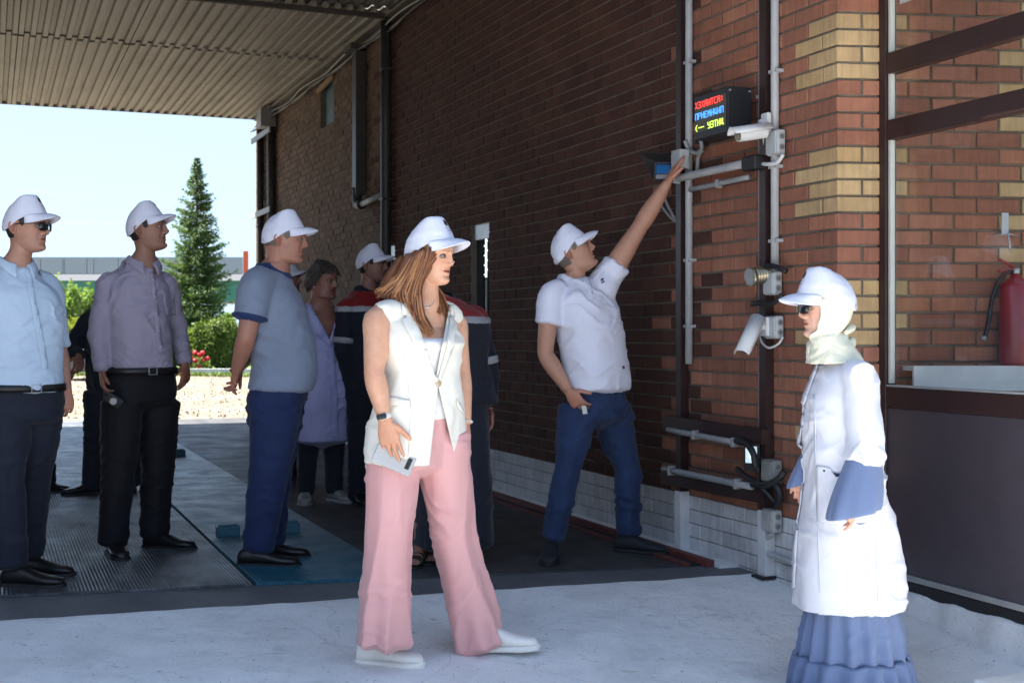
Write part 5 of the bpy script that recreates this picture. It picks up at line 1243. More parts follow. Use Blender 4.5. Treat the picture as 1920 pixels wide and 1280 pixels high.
    def rings(s, an, prof_, u0, u1, n, yaw=None, k=None):
        # an: hip, waist, chest, neck anchor points
        k = s.k if k is None else k; an = np.asarray(an, float); us = np.linspace(u0, u1, n); R0 = []
        f, l = (s.f, s.l) if yaw is None else (V3(math.cos(R(yaw)), math.sin(R(yaw)), 0), V3(-math.sin(R(yaw)), math.cos(R(yaw)), 0))
        A = cr(an, 8); A = np.vstack([A[0] + (A[0] - A[1]) * np.arange(12, 0, -1)[:, None], A]); U_ = np.concatenate([np.arange(-12, 0) / 8, np.arange(len(A) - 12) / 8])
        pr = np.array(prof_, float)
        for u in us:
            c = np.array([np.interp(u, U_, A[:, i]) for i in range(3)]); t = nz(np.array([np.interp(u + .1, U_, A[:, i]) - np.interp(u - .1, U_, A[:, i]) for i in range(3)]) + 1e-9)
            ff = nz(f - t * (f @ t) * .8); w_, a, b_, pw = [np.interp(u, pr[:, 0], pr[:, j]) for j in (1, 2, 3, 4)]
            R0.append((c, l * w_ * k, ff * a * k, ff * b_ * k, pw))
        return R0
    def garment(s, name, mb, mat, vox=.008, smooth=3, fold=.006, fs=(7, 7, 10), post=None, seed=0, pleat=None, mask=None, cut=None, thick=None):
        v, f, ed = remesh(mb, vox, smooth); N = vnorm(v, f)
        q_ = v + s.seed * 3.3 + seed
        d = fold * (.45 * ridge(q_, fs, 1 + seed) + .2 * ridge(q_, np.array(fs) * 2.1, 4 + seed) - .45)
        # diagonal drag folds
        dg = q_ @ np.array([[.8, .1, .5], [0, 1, 0], [-.6, 0, .8]]); dh = q_ @ np.array([[.8, .1, -.5], [0, 1, 0], [.6, 0, .8]])
        pk = lambda w: np.exp(-((1 - w) / .35) ** 2)
        d += fold * 1.1 * pk(ridge(dg + .1 * fbm(q_, 4, 2, 7)[:, None], (3, 3, 13), 8 + seed)) * np.clip(fbm(q_, 3.5, 2, 3) * 1.6 + .45, 0, 1) + fold * .9 * pk(ridge(dh + .1 * fbm(q_, 4, 2, 9)[:, None], (3, 3, 15), 12 + seed)) * np.clip(fbm(q_, 3.5, 2, 5) * 1.6 + .35, 0, 1)
        if pleat: d += pleat(v)
        if mask is not None: d *= mask(v)
        v = v + N * d[:, None]
        if cut:
            v, f = cut(v, f)
        o = mk(name, v, f, mat, s.root); s.bvh = BVHTree.FromPolygons([tuple(x) for x in v], [list(map(int, q)) for q in f]); s.last = o
        return o
    def decal(s, name, poly, mat, off=.003, thick=.002, step=.012, bvh=None, parent=None, closed=True, smooth=True, origin=None):
        """polygon given as image points, laid on the garment surface with its own thickness"""
        bvh = bvh or s.bvh; d0 = s.D; poly = np.asarray(poly, float); st = step / d0 * FPX
        # subdivide boundary
        B = []
        for i in range(len(poly)):
            a, b_ = poly[i], poly[(i + 1) % len(poly)]; n = max(1, int(np.linalg.norm(b_ - a) / st))
            for k in range(n): B.append(a + (b_ - a) * k / n)
        nb = len(B); x0, y0 = poly.min(0); x1, y1 = poly.max(0); pts = [Vector(p) for p in B]
        inner = [Vector((x, y)) for x in np.arange(x0, x1, st) for y in np.arange(y0, y1, st)]
        def ins(p):
            c = False
            for i in range(len(poly)):
                a, b_ = poly[i], poly[i - 1]
                if (a[1] > p[1]) != (b_[1] > p[1]) and p[0] < (b_[0] - a[0]) * (p[1] - a[1]) / (b_[1] - a[1]) + a[0]: c = not c
            return c
        inner = [p for p in inner if ins(p) and min((p - q_).length for q_ in pts[:nb]) > st * .45]
        r = delaunay_2d_cdt(pts + inner, [(i, (i + 1) % nb) for i in range(nb)], [list(range(nb))], 1, 1e-4)
        V_ = []; cam_ = Vector((0, 0, HCAM)); last = None
        for p in r[0]:
            tgt = Vector(P(p[0], p[1], d0)); h, n, i, dist = bvh.ray_cast(cam_, (tgt - cam_).normalized())
            if h is None:
                h, n, i, dist = bvh.find_nearest(tgt if last is None else Vector(P(p[0], p[1], last)))
            if n.dot(cam_ - h) < 0: n = -n
            last = h.y; V_.append(np.array(h + n * off))
        V_ = np.array(V_)
        F_ = [list(q_) for q_ in r[2]]
        # face the camera
        F2 = []
        for q_ in F_:
            a, b_, c = V_[q_[0]], V_[q_[1]], V_[q_[2]]; n = np.cross(b_ - a, c - a); F2.append(q_ if n @ (V3(0, 0, HCAM) - a) > 0 else q_[::-1])
        o = mk(name, V_, F2, mat, parent or s.root, smooth); m = o.modifiers.new('t', 'SOLIDIFY'); m.thickness = thick; m.offset = 1
        return o
    def dot(s, name, x, y, r, mat, parent=None, off=.004):
        cam_ = Vector((0, 0, HCAM)); t = Vector(P(x, y, s.D)); h, n, i, d = s.bvh.ray_cast(cam_, (t - cam_).normalized())
        if h is None: return
        if n.dot(cam_ - h) < 0: n = -n
        h = np.array(h); n = np.array(n); v, f = limb([h, h + n * off, h + n * (off + .001)], [r, r, r * .8], None, 14, 1); mk(name, v, f, mat, parent or s.root)
    def shoe(s, ank, dirv, mat, sole, L=.285, w=1.0, lift=0.0, low=False, name='shoe', toeup=0.0):
        d = nz(V3(dirv[0], dirv[1], 0)); l = np.cross(UP, d); g = min(gz(*ank[:2]), gz(*(ank + d * L * .6)[:2])) + lift if toeup == 0 else gz(*ank[:2]) + lift
        heel = V3(ank[0], ank[1], g) - d * .062; up = UP; tdir = nz(d + UP * toeup)
        secs = []; k = L / .285
        for a, hw, h, pw in ((.0, .022, .052, 2.2), (.012, .030, .070, 2.3), (.04, .034, .078 if not low else .068, 2.4), (.085, .036, .082 if not low else .066, 2.4), (.125, .039, .070 if not low else .058, 2.4), (.165, .044, .054, 2.4), (.205, .0475, .043, 2.4), (.245, .043, .037, 2.4), (.270, .033, .031, 2.3), (.285, .014, .020, 2.0)):
            c = heel + tdir * a * k + UP * (.018 + h / 2); secs.append((c, l * hw * w, UP * h / 2 * 1.0, UP * h / 2, pw))
        v, f = loft(secs, 26, 3); sh = mk(name, v, f, mat, s.root)
        secs = [(heel + tdir * a * k + UP * .013, l * (hw + .004) * w, UP * .013, UP * .013, 3.5) for a, hw in ((-.004, .020), (.012, .033), (.06, .037), (.12, .038), (.18, .046), (.215, .050), (.25, .044), (.275, .032), (.292, .014))]
        v, f = loft(secs, 26, 3); mk('sole', v, f, sole, sh); return sh

def legs_mb(hR, kR, aR, hL, kL, aL, rr, ref, mb=None, kneeref=None):
    mb = mb or MB()
    for h, k, a in ((hR, kR, aR), (hL, kL, aL)):
        if h is None: continue
        h, k, a = map(np.asarray, (h, k, a)); pts = [h + UP * .02, lerp(h, k, .35), lerp(h, k, .75), k, lerp(k, a, .3), lerp(k, a, .7), a]
        v, f = limb(pts, rr, ref, 26, 5, 2.1); mb.add(v, f)
    return mb
# torso profiles: (u, half width, front depth, back depth, power); u: 0 hip, 1 waist, 2 chest, 3 neck
def male(belly=0.0, ease=0.0, shr=0.0):
    return [(-.8, .168 + ease, .115 + ease, .118 + ease, 2.5), (-.3, .176 + ease, .118 + ease, .128 + ease, 2.5), (0, .174 + ease, .118 + belly * .5 + ease, .126 + ease, 2.5), (.5, .168 + ease, .116 + belly * .9 + ease, .112 + ease, 2.5),
            (1, .162 + ease, .115 + belly + ease, .104 + ease, 2.4), (1.5, .168 + ease, .124 + belly * .7 + ease, .108 + ease, 2.4), (2, .177 + ease, .130 + belly * .25 + ease, .118 + ease, 2.4),
            (2.35, .166 + ease - shr, .120 + ease, .116 + ease, 2.4), (2.62, .122 + ease, .094 + ease, .104 + ease, 2.2), (2.85, .084 + ease, .072 + ease, .084 + ease, 2.0), (3, .066 + ease, .062 + ease, .072 + ease, 2.0)]
def female(hipw=0.0, bust=.0, ease=0.0, belly=0.0):
    return [(-.8, .170 + ease + hipw, .112 + ease, .118 + ease, 2.4), (-.3, .182 + ease + hipw, .115 + ease + belly, .130 + ease, 2.4), (0, .178 + ease + hipw, .115 + ease + belly, .124 + ease, 2.4), (.5, .158 + ease + hipw * .6, .108 + ease + belly, .105 + ease, 2.4),
            (1, .138 + ease, .102 + ease + belly * .8, .092 + ease, 2.3), (1.5, .146 + ease, .116 + ease + bust * .5, .096 + ease, 2.3), (1.9, .158 + ease, .130 + ease + bust, .102 + ease, 2.3), (2.2, .158 + ease, .115 + ease + bust * .5, .104 + ease, 2.3),
            (2.5, .142 + ease, .088 + ease, .098 + ease, 2.2), (2.75, .105 + ease, .068 + ease, .080 + ease, 2.0), (3, .060 + ease, .056 + ease, .064 + ease, 2.0)]
def collar(fig, nb, mat, r=.068, h=.034, spread=.055, point=.075, yaw=None, name='collar', parent=None, open_=.35, tilt=.25, k=1.0):
    """shirt collar: a standing band whose outer leaf folds down and ends in two points in front"""
    y = R(fig.yaw if yaw is None else yaw); f, l = V3(math.cos(y), math.sin(y), 0), V3(-math.sin(y), math.cos(y), 0)
    n = 41; A = np.linspace(open_, 2 * math.pi - open_, n); rows = []
    for a in A:
        d = f * math.cos(a) + l * math.sin(a); fr = max(0, math.cos(a)); b0 = nb + d * r * .98 * k - UP * (.030 * fr); ln = (h + (point - h) * fr ** 3)
        top = b0 + UP * h * .95 * (1 - .30 * fr) - d * .004; out = top + d * .009 - UP * .003; tipdir = nz(d * .45 - UP * 1.0 + (l * math.copysign(.0, math.sin(a)))); end = out + tipdir * ln * (1 - .0 * fr) + d * .004
        rows.append((b0, lerp(b0, top, .6), top, lerp(top, out, .6) + UP * .002, out, lerp(out, end, .5), end))
    v = np.array(rows).reshape(-1, 3); m = 7; f_ = [(i * m + j, i * m + j + 1, (i + 1) * m + j + 1, (i + 1) * m + j) for i in range(n - 1) for j in range(m - 1)]
    o = mk(name, v, f_, mat, parent or fig.root); mm = o.modifiers.new('t', 'SOLIDIFY'); mm.thickness = .0025; mm.offset = 0; return o
def belt(fig, ringdat, mat, h=.017, buckle=None, name='belt'):
    c, U, F, B, p = ringdat; n = 64; v = []
    for o_ in (1.0, 1.035):
        for zz in (-h, h):
            for i in range(n):
                a = 2 * math.pi * i / n; ca, sa = math.cos(a), math.sin(a); e = 2 / p; v.append(c + U * o_ * np.sign(sa) * abs(sa) ** e + (F if ca > 0 else B) * o_ * np.sign(ca) * abs(ca) ** e + UP * zz)
    v = np.array(v); f = []
    for i in range(n):
        j = (i + 1) % n; f += [(2 * n + i, 2 * n + j, 3 * n + j, 3 * n + i), (n + i, n + j, 3 * n + j, 3 * n + i)[::-1], (i, j, 2 * n + j, 2 * n + i)]
    b = mk(name, v, f, mat, fig.root)
    if buckle:
        c2 = c + F * 1.045; mb = MB(); d = nz(F); l = nz(U); mb.tube([c2 + l * .022 + UP * .018, c2 - l * .022 + UP * .018, c2 - l * .022 - UP * .018, c2 + l * .022 - UP * .018, c2 + l * .022 + UP * .018], .003, 6); mkb('buckle', mb, buckle, b, True)
    return b

M_cap = cloth('white_cap_cotton', (0.66, 0.68, 0.79), .8, .12, 1500, .1, .04, (30, 30, 30))
M_eye = plain('eye_white', (0.15, 0.13, 0.12), .25, var=0.0, bstr=0, spec=.6); M_iris = plain('iris', (0.03, 0.02, 0.015), .15, var=0, bstr=0)
M_hair = plain('dark_hair', (0.016, 0.012, 0.010), .6, var=.4, bs=400, bstr=.8)
M_hairg = plain('grey_hair', (0.16, 0.13, 0.11), .7, var=.4, bs=400, bstr=.8)
M_shoe = plain('black_leather', (0.010, 0.010, 0.011), .35, var=.1, bs=200, bstr=.1); M_sole = plain('black_sole', (0.008, 0.008, 0.008), .7)
M_belt = plain('belt_leather', (0.010, 0.009, 0.009), .4, bs=200)
M_button = plain('button', (0.5, 0.5, 0.52), .4, bstr=0)
J = lambda F, *pts: [F.p(*q_) for q_ in pts]

# ---------------------------------------------------------------- man in light blue shirt (left edge)
def man_lightblue():
    F = Fig(5.97, -46, (45, 1092), 'man in pale blue shirt and white cap with sunglasses at the left edge', seed=1, skin=(0.40, 0.215, 0.150))
    C = cloth('pale_blue_shirt', (0.44, 0.55, 0.68), .8, .30, 1200, .1, .05, (9, 9, 9)); T = cloth('navy_trousers', (0.012, 0.015, 0.028), .75, .3, 900, .1, .1, (8, 8, 5))
    an = J(F, (42, 745), (42, 690), (40, 585), (26, 500)); an[1] = F.p(44, 690); pr = male(.012, .012)
    F.head(50, 425, 0, -12, 0, hair=M_hair, glasses=True, stubble=.25, cappitch=2)
    F.neck(F.p(30, 492))
    sR, sL = F.p(-34, 548, -.13), F.p(88, 540, .14)
    eR, wR = F.p(-52, 655, -.16), F.p(-28, 728, -.10); eL, wL = F.p(108, 650, .16), F.p(124, 732, .10)
    F.arm(sR, eR, wR); F.arm(sL, eL, wL); F.hand(wR, V3(.30, -.1, -.9), V3(.2, .9, 0), 1, .5); F.hand(wL, V3(.0, -.1, -1), V3(-.6, .8, 0), -1, .55)
    F.finish()
    mb = MB(); v, f = loft(F.rings(an, pr, .30, 2.95, 20), 48, 2); mb.add(v, f)
    for sh, el, wr in ((sR, eR, wR), (sL, eL, wL)):
        v, f = limb([lerp(sh, an[3], .35) - UP * .022, sh - UP * .006, lerp(sh, el, .5), lerp(sh, el, 1.0)], [.072, .074, .068, .060], None, 26, 6); mb.add(v, f)
    F.garment('shirt', mb, C, .0075, 4, .007)
    F.decal('placket', [(47, 505), (56, 503), (66, 560), (80, 625), (90, 692), (79, 694), (68, 630), (55, 562)], C, .003, .0022)
    for y in (535, 575, 617, 660): F.dot('button', 51 + (y - 505) * .195, y, .005, M_button)
    collar(F, F.p(30, 495), C, .074, .034)
    mb = MB(); v, f = loft(F.rings(an, male(.0, .012), -.75, .55, 10), 40, 2); mb.add(v, f)
    legs_mb(F.p(12, 790, -.07), F.p(8, 890, -.09), F.p(22, 1062, -.10), F.p(72, 790, .08), F.p(62, 890, .12), F.p(52, 1040, .16), [(.108, .105), (.104, .100), (.092, .09), (.084, .084), (.080, .082), (.074, .078), (.070, .076)], F.f, mb)
    F.garment('trousers', mb, T, .009, 3, .007, (7, 7, 7))
    belt(F, F.rings(an, male(.012, .016), .42, .5, 2)[0], M_belt, buckle=M_alu)
    F.shoe(F.p(20, 1090, -.10) + V3(0.02, 0, 0), V3(1, -.15, 0), M_shoe, M_sole, .30); F.shoe(F.p(52, 1060, .16), V3(1, -.1, 0), M_shoe, M_sole, .29)
man_lightblue()

def man_mauve():
    F = Fig(6.8, -50, (250, 1035), 'man in mauve long sleeve shirt and white cap holding a small black camera', seed=2, skin=(0.28, 0.145, 0.098))
    C = cloth('mauve_shirt', (0.30, 0.268, 0.345), .78, .38, 1200, .1, .06, (9, 9, 9)); T = cloth('black_trousers', (0.006, 0.006, 0.009), .75, .3, 900, .05, .1, (8, 8, 5))
    an = J(F, (262, 715), (260, 662), (252, 568), (262, 490)); pr = male(.035, .008)
    F.head(276, 430, 0, -6, 8, hair=M_hair, stubble=.2, cappitch=5); F.neck(F.p(268, 487))
    sR, sL = F.p(204, 532, -.09), F.p(310, 532, .12); eR, wR = F.p(184, 622, -.14), F.p(192, 695, -.14); eL, wL = F.p(332, 618, .20), F.p(347, 682, .12)
    F.arm(sR, eR, wR, (.045, .04, .036, .037, .028)); F.arm(sL, eL, wL, (.045, .04, .036, .037, .028)); F.hand(wR, V3(.10, -.15, -1), V3(.9, .3, 0), 1, .75); F.hand(wL, V3(.05, -.1, -1), V3(-.8, .3, 0), -1, .5); F.finish()
    mb = MB(); v, f = loft(F.rings(an, pr, .35, 2.95, 20), 48, 2); mb.add(v, f)
    for sh, el, wr in ((sR, eR, wR), (sL, eL, wL)):
        v, f = limb([lerp(sh, an[3], .35) - UP * .022, sh - UP * .006, lerp(sh, el, .5), el, lerp(el, wr, .5), lerp(el, wr, .95)], [.046, .060, .059, .053, .047, .040], None, 26, 5); mb.add(v, f)
    F.garment('shirt', mb, C, .0078, 3, .010, (7, 7, 9))
    for sh, el, wr in ((sR, eR, wR), (sL, eL, wL)):
        v, f = limb([lerp(el, wr, .72), lerp(el, wr, .98)], [.045, .043], None, 24, 3); mk('cuff', v, f, C, F.root)
    F.decal('placket', [(280, 513), (288, 510), (294, 560), (300, 610), (304, 662), (296, 664), (291, 612), (285, 562)], C, .003, .0022)
    for y in (525, 556, 588, 620, 650): F.dot('button', 285 + (y - 513) * .11, y, .0055, M_button)
    F.decal('chest_pocket', [(302, 540), (326, 552), (330, 590), (312, 592)], C, .002, .0016)
    collar(F, F.p(268, 492), C, .075, .036)
    mb = MB(); v, f = loft(F.rings(an, male(.01, .014), -.75, .6, 10), 40, 2); mb.add(v, f)
    legs_mb(F.p(228, 760, -.08), F.p(222, 880, -.10), F.p(211, 1020, -.10), F.p(296, 760, .09), F.p(296, 880, .10), F.p(289, 1004, .10), [(.112, .110), (.106, .104), (.094, .094), (.086, .086), (.080, .084), (.074, .08), (.070, .08)], F.f, mb)
    F.garment('trousers', mb, T, .009, 3, .008, (7, 7, 7))
    belt(F, F.rings(an, male(.03, .020), .42, .5, 2)[0], M_belt, buckle=M_alu)
    F.shoe(F.p(212, 1035, -.10), V3(.45, -.8, 0), M_shoe, M_sole, .29); F.shoe(F.p(290, 1020, .10), V3(1, -.25, 0), M_shoe, M_sole, .30)
    c = F.p(214, 750, -.22); t = empty('camera', c, 'small black compact camera held in the right hand of the man in mauve', 'camera')
    mb = MB(); a = nz(V3(.8, .2, -.55)); b_ = nz(np.cross(a, V3(.1, 1, .1))); n_ = np.cross(a, b_); mb.box(c, a * .045, b_ * .027, n_ * .013); bevel(mkb('camera_body', mb, M_black, t), .006, 3)
    mb = MB(); mb.tube([c - n_ * .012, c - n_ * .022], .018, 18); mkb('lens', mb, M_blackglass, t); mb = MB(); mb.tube([c + n_ * .012, c + n_ * .022], .018, 18); mkb('lens_ring', mb, M_alu, t)
man_mauve()

def man_polo():
    F = Fig(6.48, 4, (485, 1060), 'heavy man in grey blue polo shirt with hands behind his back and white cap', seed=3, skin=(0.38, 0.185, 0.13))
    C = cloth('grey_blue_polo', (0.185, 0.22, 0.295), .9, .16, 900, .15, .14, (7, 7, 7)); B = cloth('navy_trim', (0.018, 0.033, 0.10), .8, .1, 900); T = cloth('dark_denim', (0.011, 0.022, 0.075), .8, .35, 700, .1, .25, (8, 8, 6))
    an = J(F, (517, 745), (519, 672), (506, 575), (508, 500)); pr = male(.070, .02)
    F.head(533, 449, 0, 2, -2, size=1.03, hair=M_hairg, fat=1.2, cappitch=4, brow=(.8, .7, .65)); F.neck(F.p(514, 497), .071)
    sR, sL = F.p(480, 540, -.17), F.p(500, 536, .17); eR, wR = F.p(462, 632, -.21), F.p(443, 697, -.07); eL, wL = F.p(474, 640, .2), F.p(452, 688, .0)
    F.arm(sR, eR, wR, (.06, .055, .046, .046, .031)); F.arm(sL, eL, wL); F.hand(wR, V3(-.25, .75, -.75), V3(-.8, -.3, .2), 1, .5, 1.05); F.hand(wL, V3(-.35, -.35, -.7), V3(.7, -.2, -.5), -1, .5, 1.0); F.finish()
    mb = MB(); v, f = loft(F.rings(an, pr, .22, 2.92, 22), 48, 2); mb.add(v, f)
    for sh, el in ((sR, eR), (sL, eL)):
        v, f = limb([lerp(sh, an[3], .45) - UP * .01, sh, lerp(sh, el, .45), lerp(sh, el, .62)], [.082, .088, .083, .084], None, 28, 6); mb.add(v, f)
    F.garment('polo_shirt', mb, C, .0078, 4, .006, (5, 5, 7))
    bv = F.bvh
    v, f = limb([lerp(sR, eR, .575), lerp(sR, eR, .632)], [.0905, .0912], None, 36, 3); mk('sleeve_trim', v, f, B, F.root)
    collar(F, F.p(512, 505), B, .080, .030, point=.05)
    mb = MB(); v, f = loft(F.rings(an, male(.05, .010), -.72, .6, 10), 40, 2); mb.add(v, f)
    legs_mb(F.p(517, 770, -.09), F.p(503, 890, -.10), F.p(485, 1030, -.10), F.p(520, 770, .09), F.p(512, 885, .09), F.p(503, 1015, .12), [(.128, .112), (.120, .108), (.103, .098), (.096, .090), (.092, .088), (.084, .082), (.080, .080)], F.f, mb)
    F.garment('jeans', mb, T, .0085, 3, .009, (7, 7, 9))
    F.decal('jeans_pocket', [(521, 722), (533, 722), (530, 733), (522, 737), (515, 738)], T, .002, .002)
    F.shoe(F.p(470, 1055, -.10), V3(1, -.12, 0), M_shoe, M_sole, .31, 1.05); F.shoe(F.p(492, 1030, .12), V3(1, .05, 0), M_shoe, M_sole, .30)
man_polo()
# ---------------------------------------------------------------- woman in the white sleeveless vest (in front)
def strand_set(F, paths, mat, name, n, seed, r0=.0035, jit=.006, parent=None):
    rs = np.random.RandomState(seed); mb = MB(); cols = []
    for k in range(n):
        a = rs.randint(len(paths) - 1); u = rs.rand(); A, B = paths[a], paths[a + 1]; pts = [lerp(A[i], B[i], u) for i in range(len(A))]
        off = rs.normal(size=3) * jit; wob = rs.normal(size=3) * jit * 1.6; q_ = []
        for i, p in enumerate(pts): f = i / (len(pts) - 1); q_.append(p + off * (.5 + .5 * f) + wob * math.sin(f * 5 + k) * f)
        e = rs.uniform(.8, 1.02); q_[-1] = lerp(q_[-2], q_[-1], e)
        r = r0 * rs.uniform(.6, 1.3); n0 = mb.n; rr = [(r, r * .6)] * (len(q_) - 1) + [(r * .12, r * .1)]
        v, f_ = limb(q_, rr, None, 5, 5, flat=True); mb.add(v, f_); cols += [rs.rand()] * len(v)
    c = np.array(cols)[:, None] * np.ones((1, 3)); return mk(name, mb.V(), mb.f, mat, parent or F.root, kind='stuff' if False else None, attr={'tint': c})
def hairmat(name, cols):
    m, nt, b = newmat(name); at = nd(nt, 'ShaderNodeAttribute', attribute_name='tint'); c = ramp(nt, at.outputs['Fac'], [(0, cols[0]), (.5, cols[1]), (1, cols[2])])
    nt.links.new(c, b.inputs['Base Color']); b.inputs['Roughness'].default_value = .38; b.inputs['Specular IOR Level'].default_value = .6; return m
def woman_vest():
    F = Fig(4.87, -42, (800, 1235), 'woman in cream sleeveless vest and pink wide trousers walking in front', seed=4, skin=(0.58, 0.33, 0.22))
    Vm = cloth('cream_vest', (0.76, 0.74, 0.66), .8, .22, 1100, .1, .03, (7, 7, 7)); Tm = cloth('white_top', (0.78, 0.77, 0.76), .7, .15, 1400); Pk = cloth('pink_satin', (0.66, 0.35, 0.345), .42, .30, 1500, .2, .04, (6, 6, 2.5))
    F.head(809, 478, 0, -22, -4, size=.93, female=True, nose=.92, openm=.35, capk=1.12, cappitch=6, brow=(.45, .32, .25), skin=None) if False else F.head(809, 479, 0, -29, -4, size=.93, female=True, nose=.92, openm=.35, capk=1.06, cappitch=7, brow=(.45, .32, .25))
    F.neck(F.p(797, 575), .050, .13)
    an = J(F, (783, 800), (790, 700), (783, 640), (792, 578))
    sR, sL = F.p(712, 596, -.10), F.p(852, 604, .17); eR, wR = F.p(701, 698, -.18), F.p(722, 787, -.20); eL, wL = F.p(866, 700, .16), F.p(872, 795, .10)
    F.arm(sR, eR, wR, (.052, .050, .038, .040, .0255)); F.arm(sL, eL, wL, (.046, .042, .035, .036, .025))
    F.hand(wR, V3(.22, -.06, -.97), V3(.30, .95, 0), 1, .2, 1.0, spread=.10, curls=[.05, .18, .30, .36], thumb=(.70, .60, .35)); F.hand(wL, V3(.06, -.1, -1), V3(-.9, .35, 0), -1, .45, .92)
    # chest skin seen in the neckline
    v, f = loft(F.rings(an, female(.0, .012, -.004), 1.2, 2.9, 10), 40, 2); F.addbody(v, f); F.finish()
    # top
    mb = MB(); v, f = loft(F.rings(an, female(.002, .018, .004), .2, 2.10, 14), 44, 2); mb.add(v, f); F.garment('top', mb, Tm, .0085, 3, .003)
    # trousers
    mb = MB(); v, f = loft(F.rings(an, female(-.012, .0, -.004), -.70, .75, 10), 40, 2); mb.add(v, f)
    for h, k, a, k2 in ((F.p(738, 850, -.05), F.p(728, 1010, -.10), F.p(720, 1205, -.12), 1.0), (F.p(830, 850, .06), F.p(853, 1010, .10), F.p(903, 1206, .10), 1.02)):
        pts = [h + UP * .08, h, lerp(h, k, .5), k, lerp(k, a, .5), lerp(k, a, .88), a]; v, f = limb(pts, [(.098, .098), (.100, .100), (.090, .094), (.080, .085), (.079, .087), (.086, .096), (.094, .104)], F.f, 40, 6, 2.2); mb.add(v, f)
    def pl(v):
        t = np.clip((F.p(0, 850)[2] - v[:, 2]) / .7, 0, 1); n = pnoise(v * [11, 11, 1.3] + 5, 1.0, 3); return (.020 * (1 - np.abs(n) * 2.4) - .006) * t
    F.garment('trousers', mb, Pk, .0075, 3, .006, (3, 3, 3.5), pleat=pl)
    # vest shell, opened by straight cuts below the button and at the neck
    mb = MB(); v, f = loft(F.rings(an, female(.012, .020, .020), -.62, 2.86, 30), 64, 2); mb.add(v, f)
    for sh, sg in ((sR, -1), (sL, 1)):
        v, f = limb([lerp(sh, an[3], .60) + UP * .0, lerp(sh, an[3], .25) + UP * .012, sh + UP * .012 + (sh - an[3]) * .02], [(.054, .046), (.058, .050), (.046, .046)], None, 24, 5); mb.add(v, f)
    def cut(v, f):
        cx = lambda q: ((q - an[1]) @ F.f, (q - an[1]) @ F.l, q[2])
        bm = bmesh.new(); vs = [bm.verts.new(p) for p in v]; 
        for q_ in f:
            try: bm.faces.new([vs[i] for i in q_])
            except ValueError: pass
        B = F.p(821, 718)[2]; lat = lambda px, py: (F.p(px, py))
        # cutting planes hold the view point and a line on the cloth
        cam_ = Vector((0, 0, HCAM)); 
        lines = [((822, 722), (803, 892)), ((822, 722), (862, 890)), ((818, 708), (778, 590)), ((818, 708), (840, 592))]
        for (a, b_) in lines:
            A, B_ = Vector(F.p(*a)), Vector(F.p(*b_)); n = (A - cam_).cross(B_ - cam_).normalized()
            bmesh.ops.bisect_plane(bm, geom=bm.verts[:] + bm.edges[:] + bm.faces[:], plane_co=cam_, plane_no=n, dist=1e-5)
        def side(p, a, b_):
            return (b_[0] - a[0]) * (p[1] - a[1]) - (b_[1] - a[1]) * (p[0] - a[0])
        dl = []
        for fc in bm.faces:
            c = fc.calc_center_median(); front = (np.array(c) - an[1]) @ F.f > 0.0
            px = CX + c.x / c.y * FPX; py = HY - (c.z - HCAM) / c.y * FPX
            if front:
                if py > 722 and side((px, py), (822, 722), (803, 892)) < 0 and side((px, py), (822, 722), (862, 890)) > 0: dl.append(fc)
                elif py < 708 and side((px, py), (818, 708), (778, 590)) > 0 and side((px, py), (818, 708), (840, 592)) < 0 and py > 560: dl.append(fc)
            if c.z < an[0][2] - .62 * .205 + .004 and abs(fc.normal.z) > .8: dl.append(fc)
        bmesh.ops.delete(bm, geom=list(set(dl)), context='FACES'); bm.verts.index_update(); 
        loose = [x for x in bm.verts if not x.link_faces]; bmesh.ops.delete(bm, geom=loose, context='VERTS'); bm.verts.index_update()
        v2 = np.array([x.co for x in bm.verts]); f2 = [tuple(x.index for x in fc.verts) for fc in bm.faces]; bm.free(); return v2, f2
    o = F.garment('vest', mb, Vm, .0075, 4, .005, (5, 5, 6), cut=cut); m = o.modifiers.new('t', 'SOLIDIFY'); m.thickness = .003; m.offset = -1
    vb = F.bvh
    # armhole binding, lapels, pocket flaps, seams
    F.decal('lapel', [(752, 572), (770, 566), (783, 600), (800, 650), (822, 712), (815, 716), (790, 672), (768, 630), (753, 600), (764, 594), (753, 590)], Vm, .005, .003)
    F.decal('lapel', [(828, 560), (846, 566), (850, 590), (848, 600), (856, 606), (848, 650), (824, 714), (820, 708), (836, 650), (842, 606), (838, 585)], Vm, .005, .003)
    F.decal('pocket_flap', [(718, 742), (768, 750), (770, 764), (717, 758)], Vm, .004, .0025)
    F.decal('pocket_flap', [(853, 748), (864, 760), (868, 776), (856, 762)], Vm, .004, .0025)
    F.decal('front_seam', [(757, 660), (759, 660), (772, 760), (766, 884), (764, 884), (770, 760)], Vm, .002, .0012, step=.02)
    F.dot('button', 821, 718, .0125, plain('horn_button', (.45, .36, .22), .3, bstr=0), o, .006)
    # necklace
    mb = MB(); mb.tube([F.p(775, 545, -.03), F.p(784, 566, -.052), F.p(797, 577, -.062), F.p(809, 572, -.05), F.p(818, 556, -.02)], .0016, 6, sub=6); mkb('necklace', mb, plain('silver', (.6, .6, .6), .25, .9, bstr=0), F.root, True)
    # hair: base mass and strands
    M = hairmat('copper_hair', ((0.06, 0.018, 0.008), (0.20, 0.072, 0.024), (0.42, 0.20, 0.075)))
    def hp(x, y, dd): return F.p(x, y, dd)
